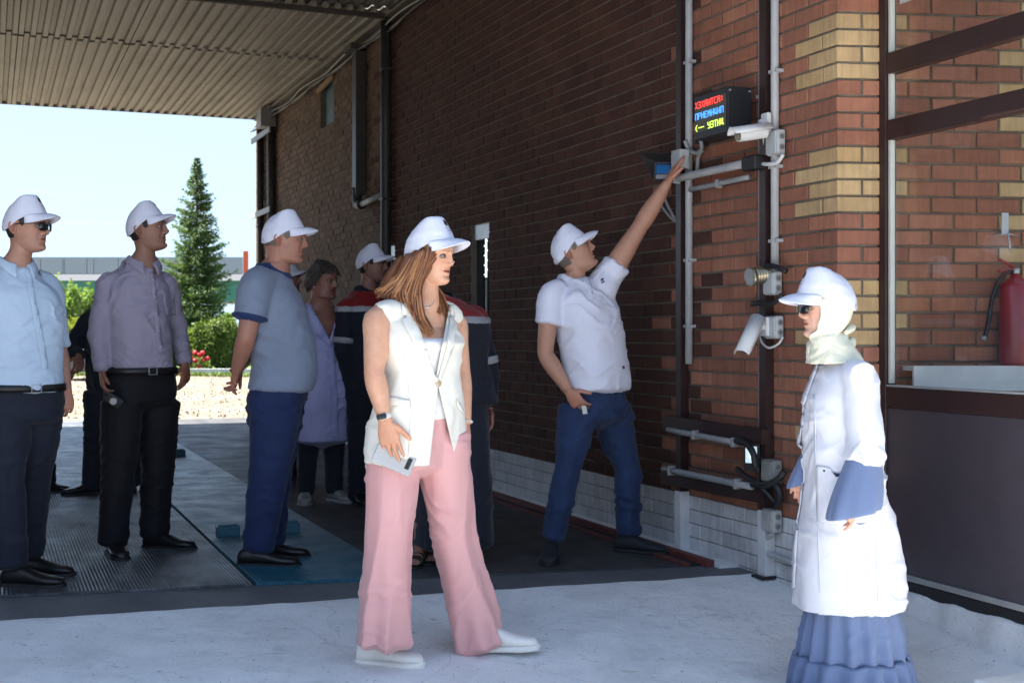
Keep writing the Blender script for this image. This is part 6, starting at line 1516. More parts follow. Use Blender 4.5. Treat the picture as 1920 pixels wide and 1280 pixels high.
    paths = [[hp(832, 466, -.045), hp(812, 490, -.070), hp(793, 514, -.084), hp(783, 545, -.090), hp(792, 590, -.098), hp(812, 628, -.105)],
             [hp(814, 462, -.075), hp(797, 495, -.090), hp(783, 525, -.096), hp(786, 560, -.100), hp(790, 598, -.112), hp(806, 626, -.118)],
             [hp(803, 466, -.090), hp(795, 500, -.103), hp(783, 535, -.108), hp(776, 570, -.110), hp(782, 600, -.120), hp(796, 618, -.125)],
             [hp(786, 474, -.092), hp(776, 505, -.105), hp(764, 530, -.102), hp(758, 548, -.098), hp(766, 570, -.105), hp(782, 592, -.12)],
             [hp(772, 482, -.080), hp(757, 508, -.092), hp(744, 528, -.09), hp(732, 540, -.08), hp(722, 548, -.072), hp(716, 556, -.075)],
             [hp(760, 486, -.045), hp(745, 510, -.055), hp(730, 528, -.05), hp(720, 538, -.04), hp(712, 543, -.03), hp(706, 546, -.03)],
             [hp(762, 486, .02), hp(750, 512, .02), hp(740, 530, .02), hp(735, 543, .03), hp(730, 552, .04), hp(728, 556, .04)]]
    h = strand_set(F, paths, M, 'hair', 620, 5, .0042, .0045)
    far = [[hp(822, 540, .06), hp(830, 552, .05), hp(836, 568, .03), hp(842, 585, .0)], [hp(805, 545, .02), hp(812, 560, .01), hp(818, 575, -.02), hp(822, 592, -.05)]]
    strand_set(F, far, M, 'hair_lock', 60, 6, .0036, .004, h)
    # solid under-layer so that no scalp shows
    base = MB()
    for i in range(len(paths) - 1):
        pts = [lerp(a, b_, .5) + V3(-.012, .03, 0) for a, b_ in zip(paths[i], paths[i + 1])]; v, f = limb(pts[:5], [(.030, .016), (.034, .018), (.032, .018), (.026, .014), (.014, .008)], V3(1, 0, 0), 14, 4); base.add(v, f)
    v, f, ed = remesh(base, .006, 3); mk('hair_mass', v, f, M, h, attr={'tint': np.full((len(v), 3), .22)})
    # wrist wear
    ax = nz(wR - eR); c = lerp(eR, wR, .93); mb = MB(); v, f = limb([c - ax * .009, c + ax * .009], [(.0295, .026), (.0295, .026)], None, 30, 2); w_ = mk('wristband', v, f, M_white, F.root)
    n = nz(V3(-.25, -1, .1)); n = nz(n - ax * (n @ ax)); sd = np.cross(ax, n); mb = MB(); mb.box(c + n * .031, ax * .010, sd * .019, n * .005); bevel(mkb('band_display', mb, M_blackglass, w_), .006, 4)
    ax = nz(wL - eL); c = lerp(eL, wL, .96); br = MB()
    for k in range(16):
        a = 2 * math.pi * k / 16; e1 = nz(np.cross(ax, V3(0, 1, 0))); e2 = np.cross(ax, e1); p = c + (e1 * math.cos(a) + e2 * math.sin(a)) * .027; v, f = limb([p - ax * .005, p, p + ax * .005], [.001, .0052, .001], None, 8, 3); br.add(v, f)
    mkb('bracelet', br, M_white, F.root, True)
    # shoes
    ws = plain('white_sneaker', (.75, .74, .70), .5, var=.06); F.shoe(F.p(700, 1222, -.04), V3(.95, -.22, 0), ws, ws, .255, .95, name='sneaker'); F.shoe(F.p(912, 1218, .10) , V3(1, -.12, 0), ws, ws, .262, .95, name='sneaker', lift=.005, toeup=.05)
    # phone
    c = F.p(736, 862, -.235); t = empty('phone', c, 'white smartphone with three camera lenses in the hand of the woman in the vest', 'phone')
    a = nz(V3(.86, .12, -.40)); n = nz(V3(.12, -1, .1)); n = nz(n - a * (a @ n)); b_ = np.cross(n, a); b_ = b_ if b_[2] > 0 else -b_
    c = c + V3(0, .050, -.004); mb = MB(); mb.box(c, a * .076, b_ * .036, n * .0042); bevel(mkb('case', mb, plain('phone_white', (.40, .41, .42), .3, var=.03, bstr=0), t), .007, 4)
    mb = MB(); mb.box(c + a * .052 + b_ * .016 + n * .005, a * .0085, b_ * .018, n * .0015); mb = MB(); mb.box(c + a * .055 + b_ * .008 + n * .005, a * .0085, b_ * .0215, n * .0012); ci = mkb('camera_island', mb, M_black, t); bevel(ci, .004, 3)
    for k in (-1, 0, 1):
        q_ = c + a * .055 + b_ * (.008 + .013 * k) + n * .0062; mb = MB(); mb.tube([q_, q_ + n * .0012], .0058, 16); mkb('lens', mb, M_blackglass, ci)
woman_vest()

# ---------------------------------------------------------------- man reaching up (white polo)
def man_point():
    F = Fig(6.69, -46, (1115, 1043), 'man in white polo shirt and jeans stretching his arm up to the wall lamp', seed=6, skin=(0.42, 0.225, 0.155))
    C = cloth('white_polo', (0.66, 0.67, 0.77), .85, .2, 1100, .1, .04, (7, 7, 7)); T = cloth('blue_jeans', (0.018, 0.036, 0.095), .8, .4, 700, .1, .35, (8, 8, 6))
    F.head(1074, 473, 0, -8, 27, size=1.0, hair=M_hairg, stubble=.15, cappitch=0, brow=(.7, .55, .5)); F.neck(F.p(1073, 520), .059)
    an = J(F, (1118, 738), (1110, 668), (1096, 588), (1077, 522)); pr = male(.035, .018)
    sR, sL = F.p(1032, 556, -.12), F.p(1140, 520, .06); eR, wR = F.p(1022, 664, -.14), F.p(1066, 732, -.16); eL, wL = F.p(1200, 425, .03), F.p(1252, 342, .02)
    F.arm(sR, eR, wR, (.054, .050, .042, .044, .029)); F.arm(sL, eL, wL, (.060, .056, .044, .047, .030))
    F.hand(wR, V3(.55, -.15, -.75), V3(.5, .8, .1), 1, .6); F.hand(wL, V3(.45, .0, .88), V3(.88, .25, -.40), -1, .12, 1.0, curls=[.10, .14, .22, .3], thumb=(.85, .5, .15)); F.finish()
    mb = MB(); v, f = loft(F.rings(an, pr, .12, 2.92, 22), 48, 2); mb.add(v, f)
    v, f = limb([lerp(sR, an[3], .4), sR, lerp(sR, eR, .30), lerp(sR, eR, .46)], [.060, .066, .068, .070], None, 28, 6); mb.add(v, f)
    v, f = limb([lerp(sL, an[2], .5), sL, lerp(sL, eL, .16), lerp(sL, eL, .27)], [.095, .078, .074, .076], None, 28, 6); mb.add(v, f)
    F.garment('polo_shirt', mb, C, .0078, 3, .008, (5, 5, 7))
    F.decal('placket', [(1090, 520), (1100, 516), (1108, 534), (1112, 552), (1104, 553), (1098, 536)], C, .003, .002)
    F.decal('chest_mark', [(1126, 524), (1133, 521), (1131, 525), (1127, 528)], plain('navy_print', (.02, .03, .06), .7), .002, .0008, step=.006)
    F.decal('chest_mark', [(1127, 530), (1133, 526), (1134, 528), (1129, 532)], plain('navy_print', (.02, .03, .06), .7), .002, .0008, step=.006)
    F.decal('hem_tag', [(1166, 686), (1170, 685), (1171, 691), (1167, 692)], plain('brown_tag', (.12, .04, .02), .7), .002, .001, step=.006)
    collar(F, F.p(1076, 524), C, .076, .028, point=.055)
    mb = MB(); v, f = loft(F.rings(an, male(.0, -.004), -.7, .35, 10), 40, 2); mb.add(v, f)
    legs_mb(F.p(1084, 770, -.06), F.p(1064, 880, -.10), F.p(1037, 1008, -.12), F.p(1146, 770, .08), F.p(1176, 880, .10), F.p(1178, 1000, .10), [(.106, .102), (.096, .094), (.079, .080), (.070, .073), (.067, .072), (.060, .066), (.060, .066)], F.f, mb)
    F.garment('jeans', mb, T, .0082, 2, .012, (6, 6, 9))
    sh = plain('navy_sneaker', (.010, .012, .018), .75); F.shoe(F.p(1034, 1026, -.12), V3(-.12, -1, 0), sh, M_sole, .28, name='sneaker'); F.shoe(F.p(1174, 1020, .10), V3(1, -.45, 0), sh, M_sole, .285, name='sneaker')
    c = F.p(1096, 768, -.20); t = MB(); t.box(c, nz(V3(.2, .3, -1)) * .022, nz(V3(.9, -.3, .1)) * .012, nz(V3(.3, .9, .3)) * .002); tag(mkb('paper_slip', t, M_white, None, loc=c), 'small folded white paper in the lowered hand of the reaching man', 'paper')
man_point()

# ---------------------------------------------------------------- woman in white coat and hijab (right)
def woman_hijab():
    F = Fig(4.69, 188, (1590, 1300), 'woman in white coat over long blue dress with pale headscarf and cap on the right', seed=8, skin=(0.60, 0.36, 0.27))
    C = cloth('bright_white_coat', (0.62, 0.635, 0.70), .8, .22, 1400, .1, .03, (6, 6, 5)); Bl = cloth('blue_dress', (0.135, 0.185, 0.32), .8, .2, 1100, .15, .06, (9, 9, 3)); H = cloth('cream_scarf', (0.70, 0.70, 0.56), .75, .35, 1500, .1, .03, (12, 12, 12)); Nv = cloth('navy_piping', (0.015, 0.03, 0.09), .8)
    F.head(1548, 576, 0, 186, -2, size=.95, female=True, glasses=True, capk=1.08, cappitch=-2, nose=.95, ears=False)
    M, o, k = F.hM, F.ho, F.hs; W_ = lambda q: (np.asarray(q) * k) @ M.T + o
    F.neck(F.p(1572, 660), .050, .13)
    # scarf: follows the skull, leaves the face open, wraps under the chin and falls to the collar
    n = 76; rows = []; zs = np.concatenate([np.linspace(.115, -.10, 26), np.linspace(-.112, -.215, 16)])
    for z in zs:
        if z > -.112:
            xf, xb, yw = [float(smoothcurve(np.array([z]), ZS, q_)[0]) for q_ in (XF, XB, YW)]; th0 = np.interp(z, [-.105, -.09, -.03, .03, .06, .075], [R(34), R(52), R(62), R(62), R(45), R(2)]); tt = np.clip((z - .02) / .03, 0, 1); off = .009 - .006 * tt; k9 = 1 - .12 * tt; xf *= k9; xb *= k9; yw *= k9
        else:
            t = (-.112 - z) / .103; xf, xb, yw = lerp(.055, .058, t), lerp(-.062, -.125, t), lerp(.060, .100, t); th0 = R(1) ; off = .006
        row = []
        for j in range(n):
            a = lerp(th0, 2 * math.pi - th0, j / (n - 1)); ax_ = xf if math.cos(a) > 0 else -xb; row.append(V3(math.copysign(abs(math.cos(a)) ** .9, math.cos(a)) * (ax_ + off), math.sin(a) * (yw + off + .002), z))
        rows.append(row)
    v = np.array(rows).reshape(-1, 3); dn = np.clip((-v[:, 2] - .02) / .08, 0, 1); dirr = v * [1, 1, 0]; dirr /= np.linalg.norm(dirr, axis=1)[:, None] + 1e-6
    wr_ = (1 - np.abs(pnoise(v @ np.array([[.9, 0, .6], [0, 1, 0], [-.5, 0, .8]]) * [10, 10, 34], 1, 2)) * 2.2); v = v + dirr * ((.002 + .010 * dn) * wr_)[:, None]
    ff = [(i * n + j, i * n + j + 1, (i + 1) * n + j + 1, (i + 1) * n + j) for i in range(len(rows) - 1) for j in range(n - 1)]
    s_ = mk('scarf', W_(v), ff, H, F.root); m = s_.modifiers.new('t', 'SOLIDIFY'); m.thickness = .003
    for q_, r_ in (([(-.01, -.070, -.125), (-.06, -.045, -.10), (-.095, 0, -.085), (-.06, .05, -.10)], .022), ([(.05, -.02, -.135), (.01, -.078, -.145), (-.06, -.060, -.150), (-.10, 0, -.14), (-.05, .07, -.15)], .022), ([(.045, -.01, -.16), (.0, -.085, -.175), (-.07, -.065, -.175), (-.11, 0, -.165)], .020)):
        vv, f_ = limb([W_(p) for p in q_], [(r_ * .5, r_ * .4)] + [(r_, r_ * .7)] * (len(q_) - 2) + [(r_ * .5, r_ * .4)], None, 16, 8); mk('scarf_fold', vv, f_, H, s_)
    an = J(F, (1585, 925), (1580, 830), (1576, 745), (1578, 665))
    sL, eL, wL = F.p(1612, 712, -.14), F.p(1624, 838, -.20), F.p(1602, 926, -.235); sR, eR, wR = F.p(1560, 705, .15), F.p(1528, 830, .14), F.p(1506, 885, .10)
    F.arm(sL, eL, wL, (.042, .038, .031, .030, .024)); F.hand(wL, V3(-.02, .05, -1), V3(-.9, .2, .1), -1, .35, .85, thumb=(.9, .25, .2)); F.hand(wR, V3(-.25, -.1, -.9), V3(.3, .9, 0), 1, .6, .85); F.finish()
    # dress
    mb = MB(); v, f = loft(F.rings(an, female(.0, .0, .0), -.8, 1.6, 12), 40, 2); mb.add(v, f)
    g0 = V3(*F.p(1592, 1100)); secs = []
    for px, py, hw, hf, hb in ((1588, 920, .135, .10, .11), (1590, 1010, .14, .12, .13), (1592, 1115, .15, .148, .16), (1594, 1180, .168, .17, .183), (1594, 1236, .180, .184, .196)):
        secs.append((F.p(px, py), F.l * hw, F.f * hf, F.f * hb, 2.1))
    v, f = loft(secs, 72, 8); mb.add(v, f)
    def pl(v):
        a = np.arctan2((v - g0) @ F.l, (v - g0) @ F.f); t = np.clip((F.p(0, 1110)[2] - v[:, 2]) / .15, 0, 1); return (.012 * np.cos(a * 15 + 2.2 * pnoise(v, 3)) ) * t
    F.garment('dress', mb, Bl, .008, 2, .004, (7, 7, 4), pleat=pl)
    n = 220; rows = []; hts = ((1226, .186, .188, .200, .004), (1231, .196, .200, .212, .008), (1245, .197, .203, .215, .014), (1260, .20, .208, .222, .016), (1300, .205, .216, .232, .018))
    for py, hw, hf, hb, am in hts:
        c = F.p(1594, py)
        for j in range(n):
            a = 2 * math.pi * j / n; k_ = 1 + am * 5 * math.sin(a * 17 + 1.5 * math.sin(a * 3)); rows.append(c + (F.l * hw * math.sin(a) + F.f * (hf if math.cos(a) > 0 else hb) * math.cos(a)) * k_ + UP * (.004 * math.sin(a * 9) if am > .001 else 0))
    v = np.array(rows); f = [(i * n + j, i * n + (j + 1) % n, (i + 1) * n + (j + 1) % n, (i + 1) * n + j) for i in range(len(hts) - 1) for j in range(n)]; rf = mk('ruffle', v, f, Bl, F.root); m = rf.modifiers.new('t', 'SOLIDIFY'); m.thickness = .0025
    # coat
    mb = MB(); pr = [(-1.25, .185, .150, .165, 2.4), (-.9, .190, .152, .160, 2.4), (-.4, .185, .150, .148, 2.4), (0, .18, .148, .138, 2.4), (.5, .172, .140, .128, 2.4), (1, .165, .140, .120, 2.4), (1.5, .160, .138, .118, 2.4), (2, .162, .132, .118, 2.4), (2.3, .158, .112, .112, 2.3), (2.6, .135, .085, .10, 2.2), (2.85, .095, .068, .082, 2.1), (3, .065, .06, .066, 2)]
    pr = [(u, w_ * .97, a * .97, b_ * .97, p_) for u, w_, a, b_, p_ in pr]
    secs = F.rings(an, pr, .0, 2.88, 20)
    low = [(F.p(px, py), F.l * hw, F.f * hf, F.f * hb, 2.4) for px, py, hw, hf, hb in ((1588, 1138, .185, .190, .205), (1588, 1080, .183, .186, .205), (1587, 1010, .18, .172, .185), (1586, 965, .178, .155, .160))]
    v, f = loft(low + secs, 64, 2); mb.add(v, f)
    for sh, el, t1 in ((sL, eL, 1.0), (sR, eR, .9)):
        v, f = limb([lerp(sh, an[3], .4) - UP * .02, sh, lerp(sh, el, .5), lerp(sh, el, t1), lerp(sh, el, t1) + (lerp(el, wL if sh is sL else wR, .35) - el)], [.058, .066, .066, .064, .064], None, 26, 6); mb.add(v, f)
    def plc(v):
        t = np.clip((F.p(0, 930)[2] - v[:, 2]) / .35, 0, 1); n_ = pnoise(v * [9, 9, 1.5], 1.0, 6); return .016 * n_ * t
    def cutc(v, f):
        zc = F.p(0, 1136)[2] + .004; q_ = [t for t in f if not all(v[i][2] < zc for i in t)]; return v, q_
    o = F.garment('lab_coat', mb, C, .0078, 4, .008, (5, 5, 7), pleat=plc, cut=cutc); m = o.modifiers.new('t', 'SOLIDIFY'); m.thickness = .003; m.offset = -1
    F.decal('front_edge', [(1534, 680), (1538, 682), (1510, 760), (1500, 860), (1498, 1000), (1493, 1098), (1487, 1104), (1492, 980), (1494, 860), (1504, 755)], C, .005, .003)
    F.decal('neck_piping', [(1526, 684), (1542, 680), (1565, 664), (1590, 643), (1592, 646), (1570, 669), (1546, 685), (1528, 689)], Nv, .004, .003, step=.006)
    F.decal('patch_pocket', [(1532, 872), (1556, 876), (1566, 888), (1640, 888), (1642, 980), (1534, 978)], C, .004, .0025)
    F.decal('pocket_trim', [(1564, 885), (1582, 885), (1580, 891), (1568, 893)], Nv, .008, .001)
    F.dot('stud', 1547, 882, .004, Nv, None, .008)
    F.decal('side_seam', [(1526, 740), (1529, 740), (1533, 900), (1540, 1110), (1537, 1110), (1530, 900)], C, .002, .0012, step=.02)
    F.decal('back_seam', [(1641, 950), (1644, 950), (1648, 1130), (1645, 1130)], C, .002, .0012, step=.02)
    # sleeve ends of the blue dress
    for (e, w_, drop) in ((eL, F.p(1599, 968, -.250), .92), (eR, F.p(1500, 908, .10), .5)):
        c0 = lerp(e, w_, .10); n = 40; rows = []
        for i, (t, rx_, ry_) in enumerate(((0, .060, .05), (.25, .074, .056), (.55, .092, .062), (.85, .102, .066), (1.0, .100, .066))):
            c = c0 + (w_ - c0) * t * .98 - UP * .0
            for j in range(n):
                a = 2 * math.pi * j / n; rr_ = 1 + .07 * t * math.sin(a * 5 + 1) + .05 * t * math.sin(a * 9 + 4); p = c + V3(1, 0, 0) * rx_ * drop * rr_ * math.cos(a) + V3(0, 1, 0) * ry_ * 1.02 * drop * rr_ * math.sin(a) + UP * (.020 * t * math.cos(a)); rows.append(p)
        v = np.array(rows); f = [(i * n + j, i * n + (j + 1) % n, (i + 1) * n + (j + 1) % n, (i + 1) * n + j) for i in range(4) for j in range(n)]
        q_ = mk('sleeve', v, f, Bl, F.root); m = q_.modifiers.new('t', 'SOLIDIFY'); m.thickness = .003; m2 = q_.modifiers.new('s', 'SUBSURF'); m2.levels = m2.render_levels = 1
    F.dot('stud', 1602, 872, .004, Nv, None, .006)
    F.shoe(F.p(1600, 1310, -.06), V3(-1, -.1, 0), M_shoe, M_sole, .25); F.shoe(F.p(1590, 1305, .08), V3(-1, .05, 0), M_shoe, M_sole, .25)
woman_hijab()

# ---------------------------------------------------------------- people further back
def woman_labcoat():
    F = Fig(8.78, -48, (600, 942), 'short haired woman in lilac lab coat standing behind the blue polo man', seed=9, skin=(0.28, 0.13, 0.095))
    C = cloth('lilac_coat', (0.36, 0.37, 0.60), .8, .25, 1200, .1, .05, (7, 7, 5)); T = cloth('dark_leggings', (0.012, 0.014, 0.022), .8)
    F.head(606, 527, 0, -28, -2, size=1.06, female=True, fat=1.8, cap=False, openm=.2); F.neck(F.p(600, 566), .066, .13)
    an = J(F, (602, 735), (602, 662), (602, 606), (600, 566))
    sR, sL = F.p(570, 600, -.14), F.p(638, 600, .12); eR, wR = F.p(560, 668, -.16), F.p(566, 728, -.12); eL, wL = F.p(645, 668, .14), F.p(640, 728, .1)
    v, f = loft(F.rings(an, female(-.02, .01, -.01), 1.2, 2.9, 10), 32, 2); F.addbody(v, f)
    F.arm(sR, eR, wR, (.045, .04, .036, .037, .028)); F.arm(sL, eL, wL, (.045, .04, .036, .037, .028)); F.hand(wR, V3(0, -.1, -1), V3(.8, .3, 0), 1, .6); F.hand(wL, V3(0, -.1, -1), V3(-.8, .3, 0), -1, .6); F.finish()
    mb = MB(); secs = F.rings(an, female(.03, .045, .022, .05), -.3, 2.86, 22); low = [(F.p(603, 824), F.l * .205, F.f * .17, F.f * .17, 2.4), (F.p(603, 790), F.l * .21, F.f * .168, F.f * .165, 2.4)]; v, f = loft(low + secs, 44, 2); mb.add(v, f)
    for sh, el, wr in ((sR, eR, wR), (sL, eL, wL)):
        v, f = limb([lerp(sh, an[3], .35) - UP * .022, sh - UP * .006, lerp(sh, el, .5), el, lerp(el, wr, .9)], [.048, .062, .062, .058, .052], None, 22, 5); mb.add(v, f)
    def cut(v, f):
        a, b_, c = (578, 566), (640, 568), (618, 640); out = []
        def sd(p, q_, r): return (q_[0] - p[0]) * (r[1] - p[1]) - (q_[1] - p[1]) * (r[0] - p[0])
        X = CX + v[:, 0] / v[:, 1] * FPX; Y = HY - (v[:, 2] - HCAM) / v[:, 1] * FPX; fr = (v - an[1]) @ F.f > 0.0
        ins = (sd(a, c, (X, Y)) < 0) & (sd(b_, c, (X, Y)) > 0) & (Y < 640) & fr
        return v, [q_ for q_ in f if not all(ins[list(q_)])]
    F.garment('lab_coat', mb, C, .0085, 3, .008, (6, 6, 6), cut=cut)
    F.decal('lapel', [(574, 572), (584, 566), (600, 604), (621, 642), (617, 650), (594, 626), (580, 598)], C, .006, .003)
    F.decal('lapel', [(628, 566), (640, 572), (636, 600), (622, 644), (617, 636), (626, 604)], C, .006, .003)
    F.decal('placket', [(617, 650), (626, 650), (632, 740), (634, 820), (622, 820), (622, 740)], C, .004, .002)
    # hair
    rs = np.random.RandomState(8); M = hairmat('ash_brown_hair', ((0.022, 0.017, 0.014), (0.05, 0.038, 0.03), (0.09, 0.068, 0.05))); mb = MB(); cols = []
    Mh, o, k = F.hM, F.ho, F.hs; W_ = lambda q: (np.asarray(q) * k) @ Mh.T + o
    for i in range(1500):
        th = rs.uniform(0, 2 * math.pi); ph = rs.uniform(0, 1) ** .75; z = .122 * math.cos(ph * 1.9); ad = abs(math.degrees((th + math.pi) % (2 * math.pi) - math.pi))
        lim = np.interp(ad, [0, 50, 75, 90, 110, 180], [.062, .05, .012, -.012, -.035, -.055])
        if z < lim: continue
        x, y = .108 * math.sin(ph * 1.9) * math.cos(th), .086 * math.sin(ph * 1.9) * math.sin(th); p = V3(x - .008, y, z + .006); d = nz(V3(x, y, .3 * z)); dn = nz(np.cross(np.cross(d, UP * -1 + V3(-.3 * (x < .03), 0, 0)), d))
        if x > .04: dn = nz(dn + V3(0, -1.2 if y < .02 else 1.2, 0))
        L = rs.uniform(.025, .05); q_ = [W_(p), W_(p + dn * L * .5 + d * .009), W_(p + dn * L + d * .003)]; v, f_ = limb(q_, [(.0042, .003), (.0045, .003), (.0008, .0008)], None, 5, 2, flat=True); mb.add(v, f_); cols += [rs.rand()] * len(v)
    h = mk('hair', mb.V(), mb.f, M, F.root, attr={'tint': np.array(cols)[:, None] * np.ones((1, 3))})
    th = np.linspace(0, 2 * math.pi, 48, endpoint=False); rows = []
    for t in np.linspace(0, 1, 14):
        for a in th:
            ad = abs(math.degrees((a + math.pi) % (2 * math.pi) - math.pi)); zl = np.interp(ad, [0, 50, 75, 90, 110, 180], [.068, .055, .015, -.010, -.035, -.055]); z = lerp(zl, .124, t); s_ = math.sqrt(max(0, 1 - (max(z - .015, 0) / .112) ** 2)); rows.append((.104 * s_ * math.cos(a) - .006, .083 * s_ * math.sin(a), z))
    f = [(i * 48 + j, i * 48 + (j + 1) % 48, (i + 1) * 48 + (j + 1) % 48, (i + 1) * 48 + j) for i in range(13) for j in range(48)]; mk('hair_mass', W_(rows), f, M, h, attr={'tint': np.full((len(rows), 3), .15)})
    mb = MB(); legs_mb(F.p(582, 790, -.03), F.p(577, 860, -.03), F.p(572, 925, -.03), F.p(625, 790, .04), F.p(626, 860, .04), F.p(628, 922, .04), [(.09, .09), (.085, .085), (.075, .075), (.068, .068), (.064, .064), (.058, .06), (.056, .058)], F.f, mb); v, f = loft(F.rings(an, female(.0, .0, -.01), -.9, .2, 6), 30, 2); mb.add(v, f); F.garment('trousers', mb, T, .0095, 2, .006)
    gs = plain('grey_sneaker', (.22, .22, .21), .7); F.shoe(F.p(572, 936, -.03), V3(.15, -1, 0), gs, gs, .25, name='sneaker'); F.shoe(F.p(628, 932, .04), V3(.75, -.8, 0), gs, gs, .25, name='sneaker')
    c = W_([-.012, -.083, -.036]); v, f = limb([c, c - UP * .008, c - UP * .014], [.003, .004, .001], None, 8, 2); mk('earring', v, f, M_white, F.root)
woman_labcoat()

M_jk = cloth('dark_workwear', (0.010, 0.012, 0.020), .8, .35, 900, .1, .1, (8, 8, 8)); M_jr = cloth('red_yoke', (0.20, 0.006, 0.009), .75, .3, 900); M_rf = plain('reflective_tape', (.30, .30, .32), .5)
def worker(D, yaw, head, hy, hp, an_px, sR, sL, eR, eL, wR, wL, feet, label, seed, cap=True, skin=(0.24, 0.12, 0.085), yoke=True, skirt=None, black=False, hbase=None, legs=True, emblem=True, kfem=False, capp=4):
    F = Fig(D, yaw, hbase or (feet[0][0], feet[0][1]), label, seed=seed, skin=skin)
    F.head(head[0], head[1], head[2], hy, hp, hair=M_hair, stubble=0 if kfem else .5, cap=cap, cappitch=capp, female=kfem, size=.96 if kfem else 1.0)
    an = [F.p(*q_) for q_ in an_px]; F.neck(an[3] + UP * .005, .058); sR, sL, eR, eL, wR, wL = [F.p(*q_) for q_ in (sR, sL, eR, eL, wR, wL)]
    F.arm(sR, eR, wR, (.045, .04, .036, .037, .028)); F.arm(sL, eL, wL, (.045, .04, .036, .037, .028)); F.hand(wR, nz(wR - eR) * .6 - UP * .6 + F.f * .2, -F.l if False else F.l, 1, .6); F.hand(wL, nz(wL - eL) * .6 - UP * .6 + F.f * .2, -F.l, -1, .6); F.finish()
    pr = female(.02, .03, .03, .03) if kfem else male(.02, .028)
    mb = MB(); v, f = loft(F.rings(an, pr, -.15, 2.92, 20), 44, 2); mb.add(v, f)
    for sh, el, wr in ((sR, eR, wR), (sL, eL, wL)):
        v, f = limb([lerp(sh, an[3], .35) - UP * .022, sh - UP * .006, lerp(sh, el, .5), el, lerp(el, wr, .5), lerp(el, wr, .96)], [.052, .070, .068, .064, .058, .050], None, 24, 5); mb.add(v, f)
    v, f, ed = remesh(mb, .0085, 3); N = vnorm(v, f); d = .009 * (.6 * ridge(v + seed, (7, 7, 9), seed) + .4 * ridge(v + seed, (14, 14, 20), seed) - .45); v = v + N * d[:, None]
    o = mk('jacket', v, f, M_jk, F.root); F.bvh = BVHTree.FromPolygons([tuple(x) for x in v], [list(map(int, q_)) for q_ in f])
    if yoke:                                   # red shoulder yoke: the upper shell lifted a little off the jacket
        zc = lerp(an[2], an[3], .28)[2]; keep = v[:, 2] > zc; f2 = [q_ for q_ in f if all(keep[list(q_)])]; used = sorted({i for q_ in f2 for i in q_}); ix = {a: i for i, a in enumerate(used)}
        v2 = (v + N * .003)[used]; mk('red_yoke', v2, [tuple(ix[i] for i in q_) for q_ in f2], M_jr, o)
        st = (v[:, 2] > zc - .032) & (v[:, 2] < zc + .010) ; f2 = [q_ for q_ in f if all(st[list(q_)])]; used = sorted({i for q_ in f2 for i in q_}); ix = {a: i for i, a in enumerate(used)}
        mk('reflective_stripe', (v + N * .0045)[used], [tuple(ix[i] for i in q_) for q_ in f2], M_rf, o)
    for sh, el in ((sR, eR), (sL, eL)):
        if not black or sh is sR:
            vv, ff = limb([lerp(sh, el, .80), lerp(sh, el, .93)], [.0735, .0715], None, 30, 2); mk('sleeve_stripe', vv, ff, M_rf, o)
    collar(F, an[3] + UP * .0, M_jk, .078, .036, point=.06)
    if skirt:
        secs = [(F.p(x, y), F.l * hw, F.f * hd, F.f * hd, 2.1) for x, y, hw, hd in skirt]; mb = MB(); v, f = loft(secs, 60, 6); mb.add(v, f)
        F.garment('skirt', mb, cloth('navy_skirt', (0.010, 0.013, 0.024), .8, .25, 900), .009, 2, .006, (9, 9, 2))
    elif legs:
        mb = MB(); v, f = loft(F.rings(an, male(.0, .01), -.75, .4, 8), 36, 2); mb.add(v, f); (ax_, ay_), (bx_, by_) = feet; h0 = an_px[0]
        kz = (h0[1] + 70 * 6.8 / D * .9)
        legs_mb(F.p(h0[0] + (ax_ - h0[0]) * .55, h0[1] + 30 * 6.8 / D, -.07), F.p(h0[0] + (ax_ - h0[0]) * .8, (h0[1] + ay_) / 2, -.08), F.p(ax_, ay_ - 12 * 6.8 / D, -.08), F.p(h0[0] + (bx_ - h0[0]) * .55, h0[1] + 30 * 6.8 / D, .07), F.p(h0[0] + (bx_ - h0[0]) * .8, (h0[1] + by_) / 2, .08), F.p(bx_, by_ - 12 * 6.8 / D, .08), [(.108, .105), (.102, .10), (.09, .09), (.082, .084), (.078, .082), (.074, .078), (.072, .076)], F.f, mb)
        F.garment('trousers', mb, M_jk, .0095, 2, .008)
    return F
# worker in red and dark jacket
F = worker(8.8, -28, (697, 497, 0), -12, 2, [(688, 705), (688, 650), (686, 590), (688, 545)], (650, 578, -.14), (722, 578, .13), (643, 648, -.16), (735, 650, .15), (655, 705, -.10), (738, 705, .1), ((672, 945), (708, 940)), 'worker in dark jacket with red shoulders and white cap beside the wall', 11)
F.shoe(F.p(670, 940, -.08), V3(.4, -.9, 0), M_shoe, M_sole); F.shoe(F.p(706, 938, .08), V3(.8, -.6, 0), M_shoe, M_sole)
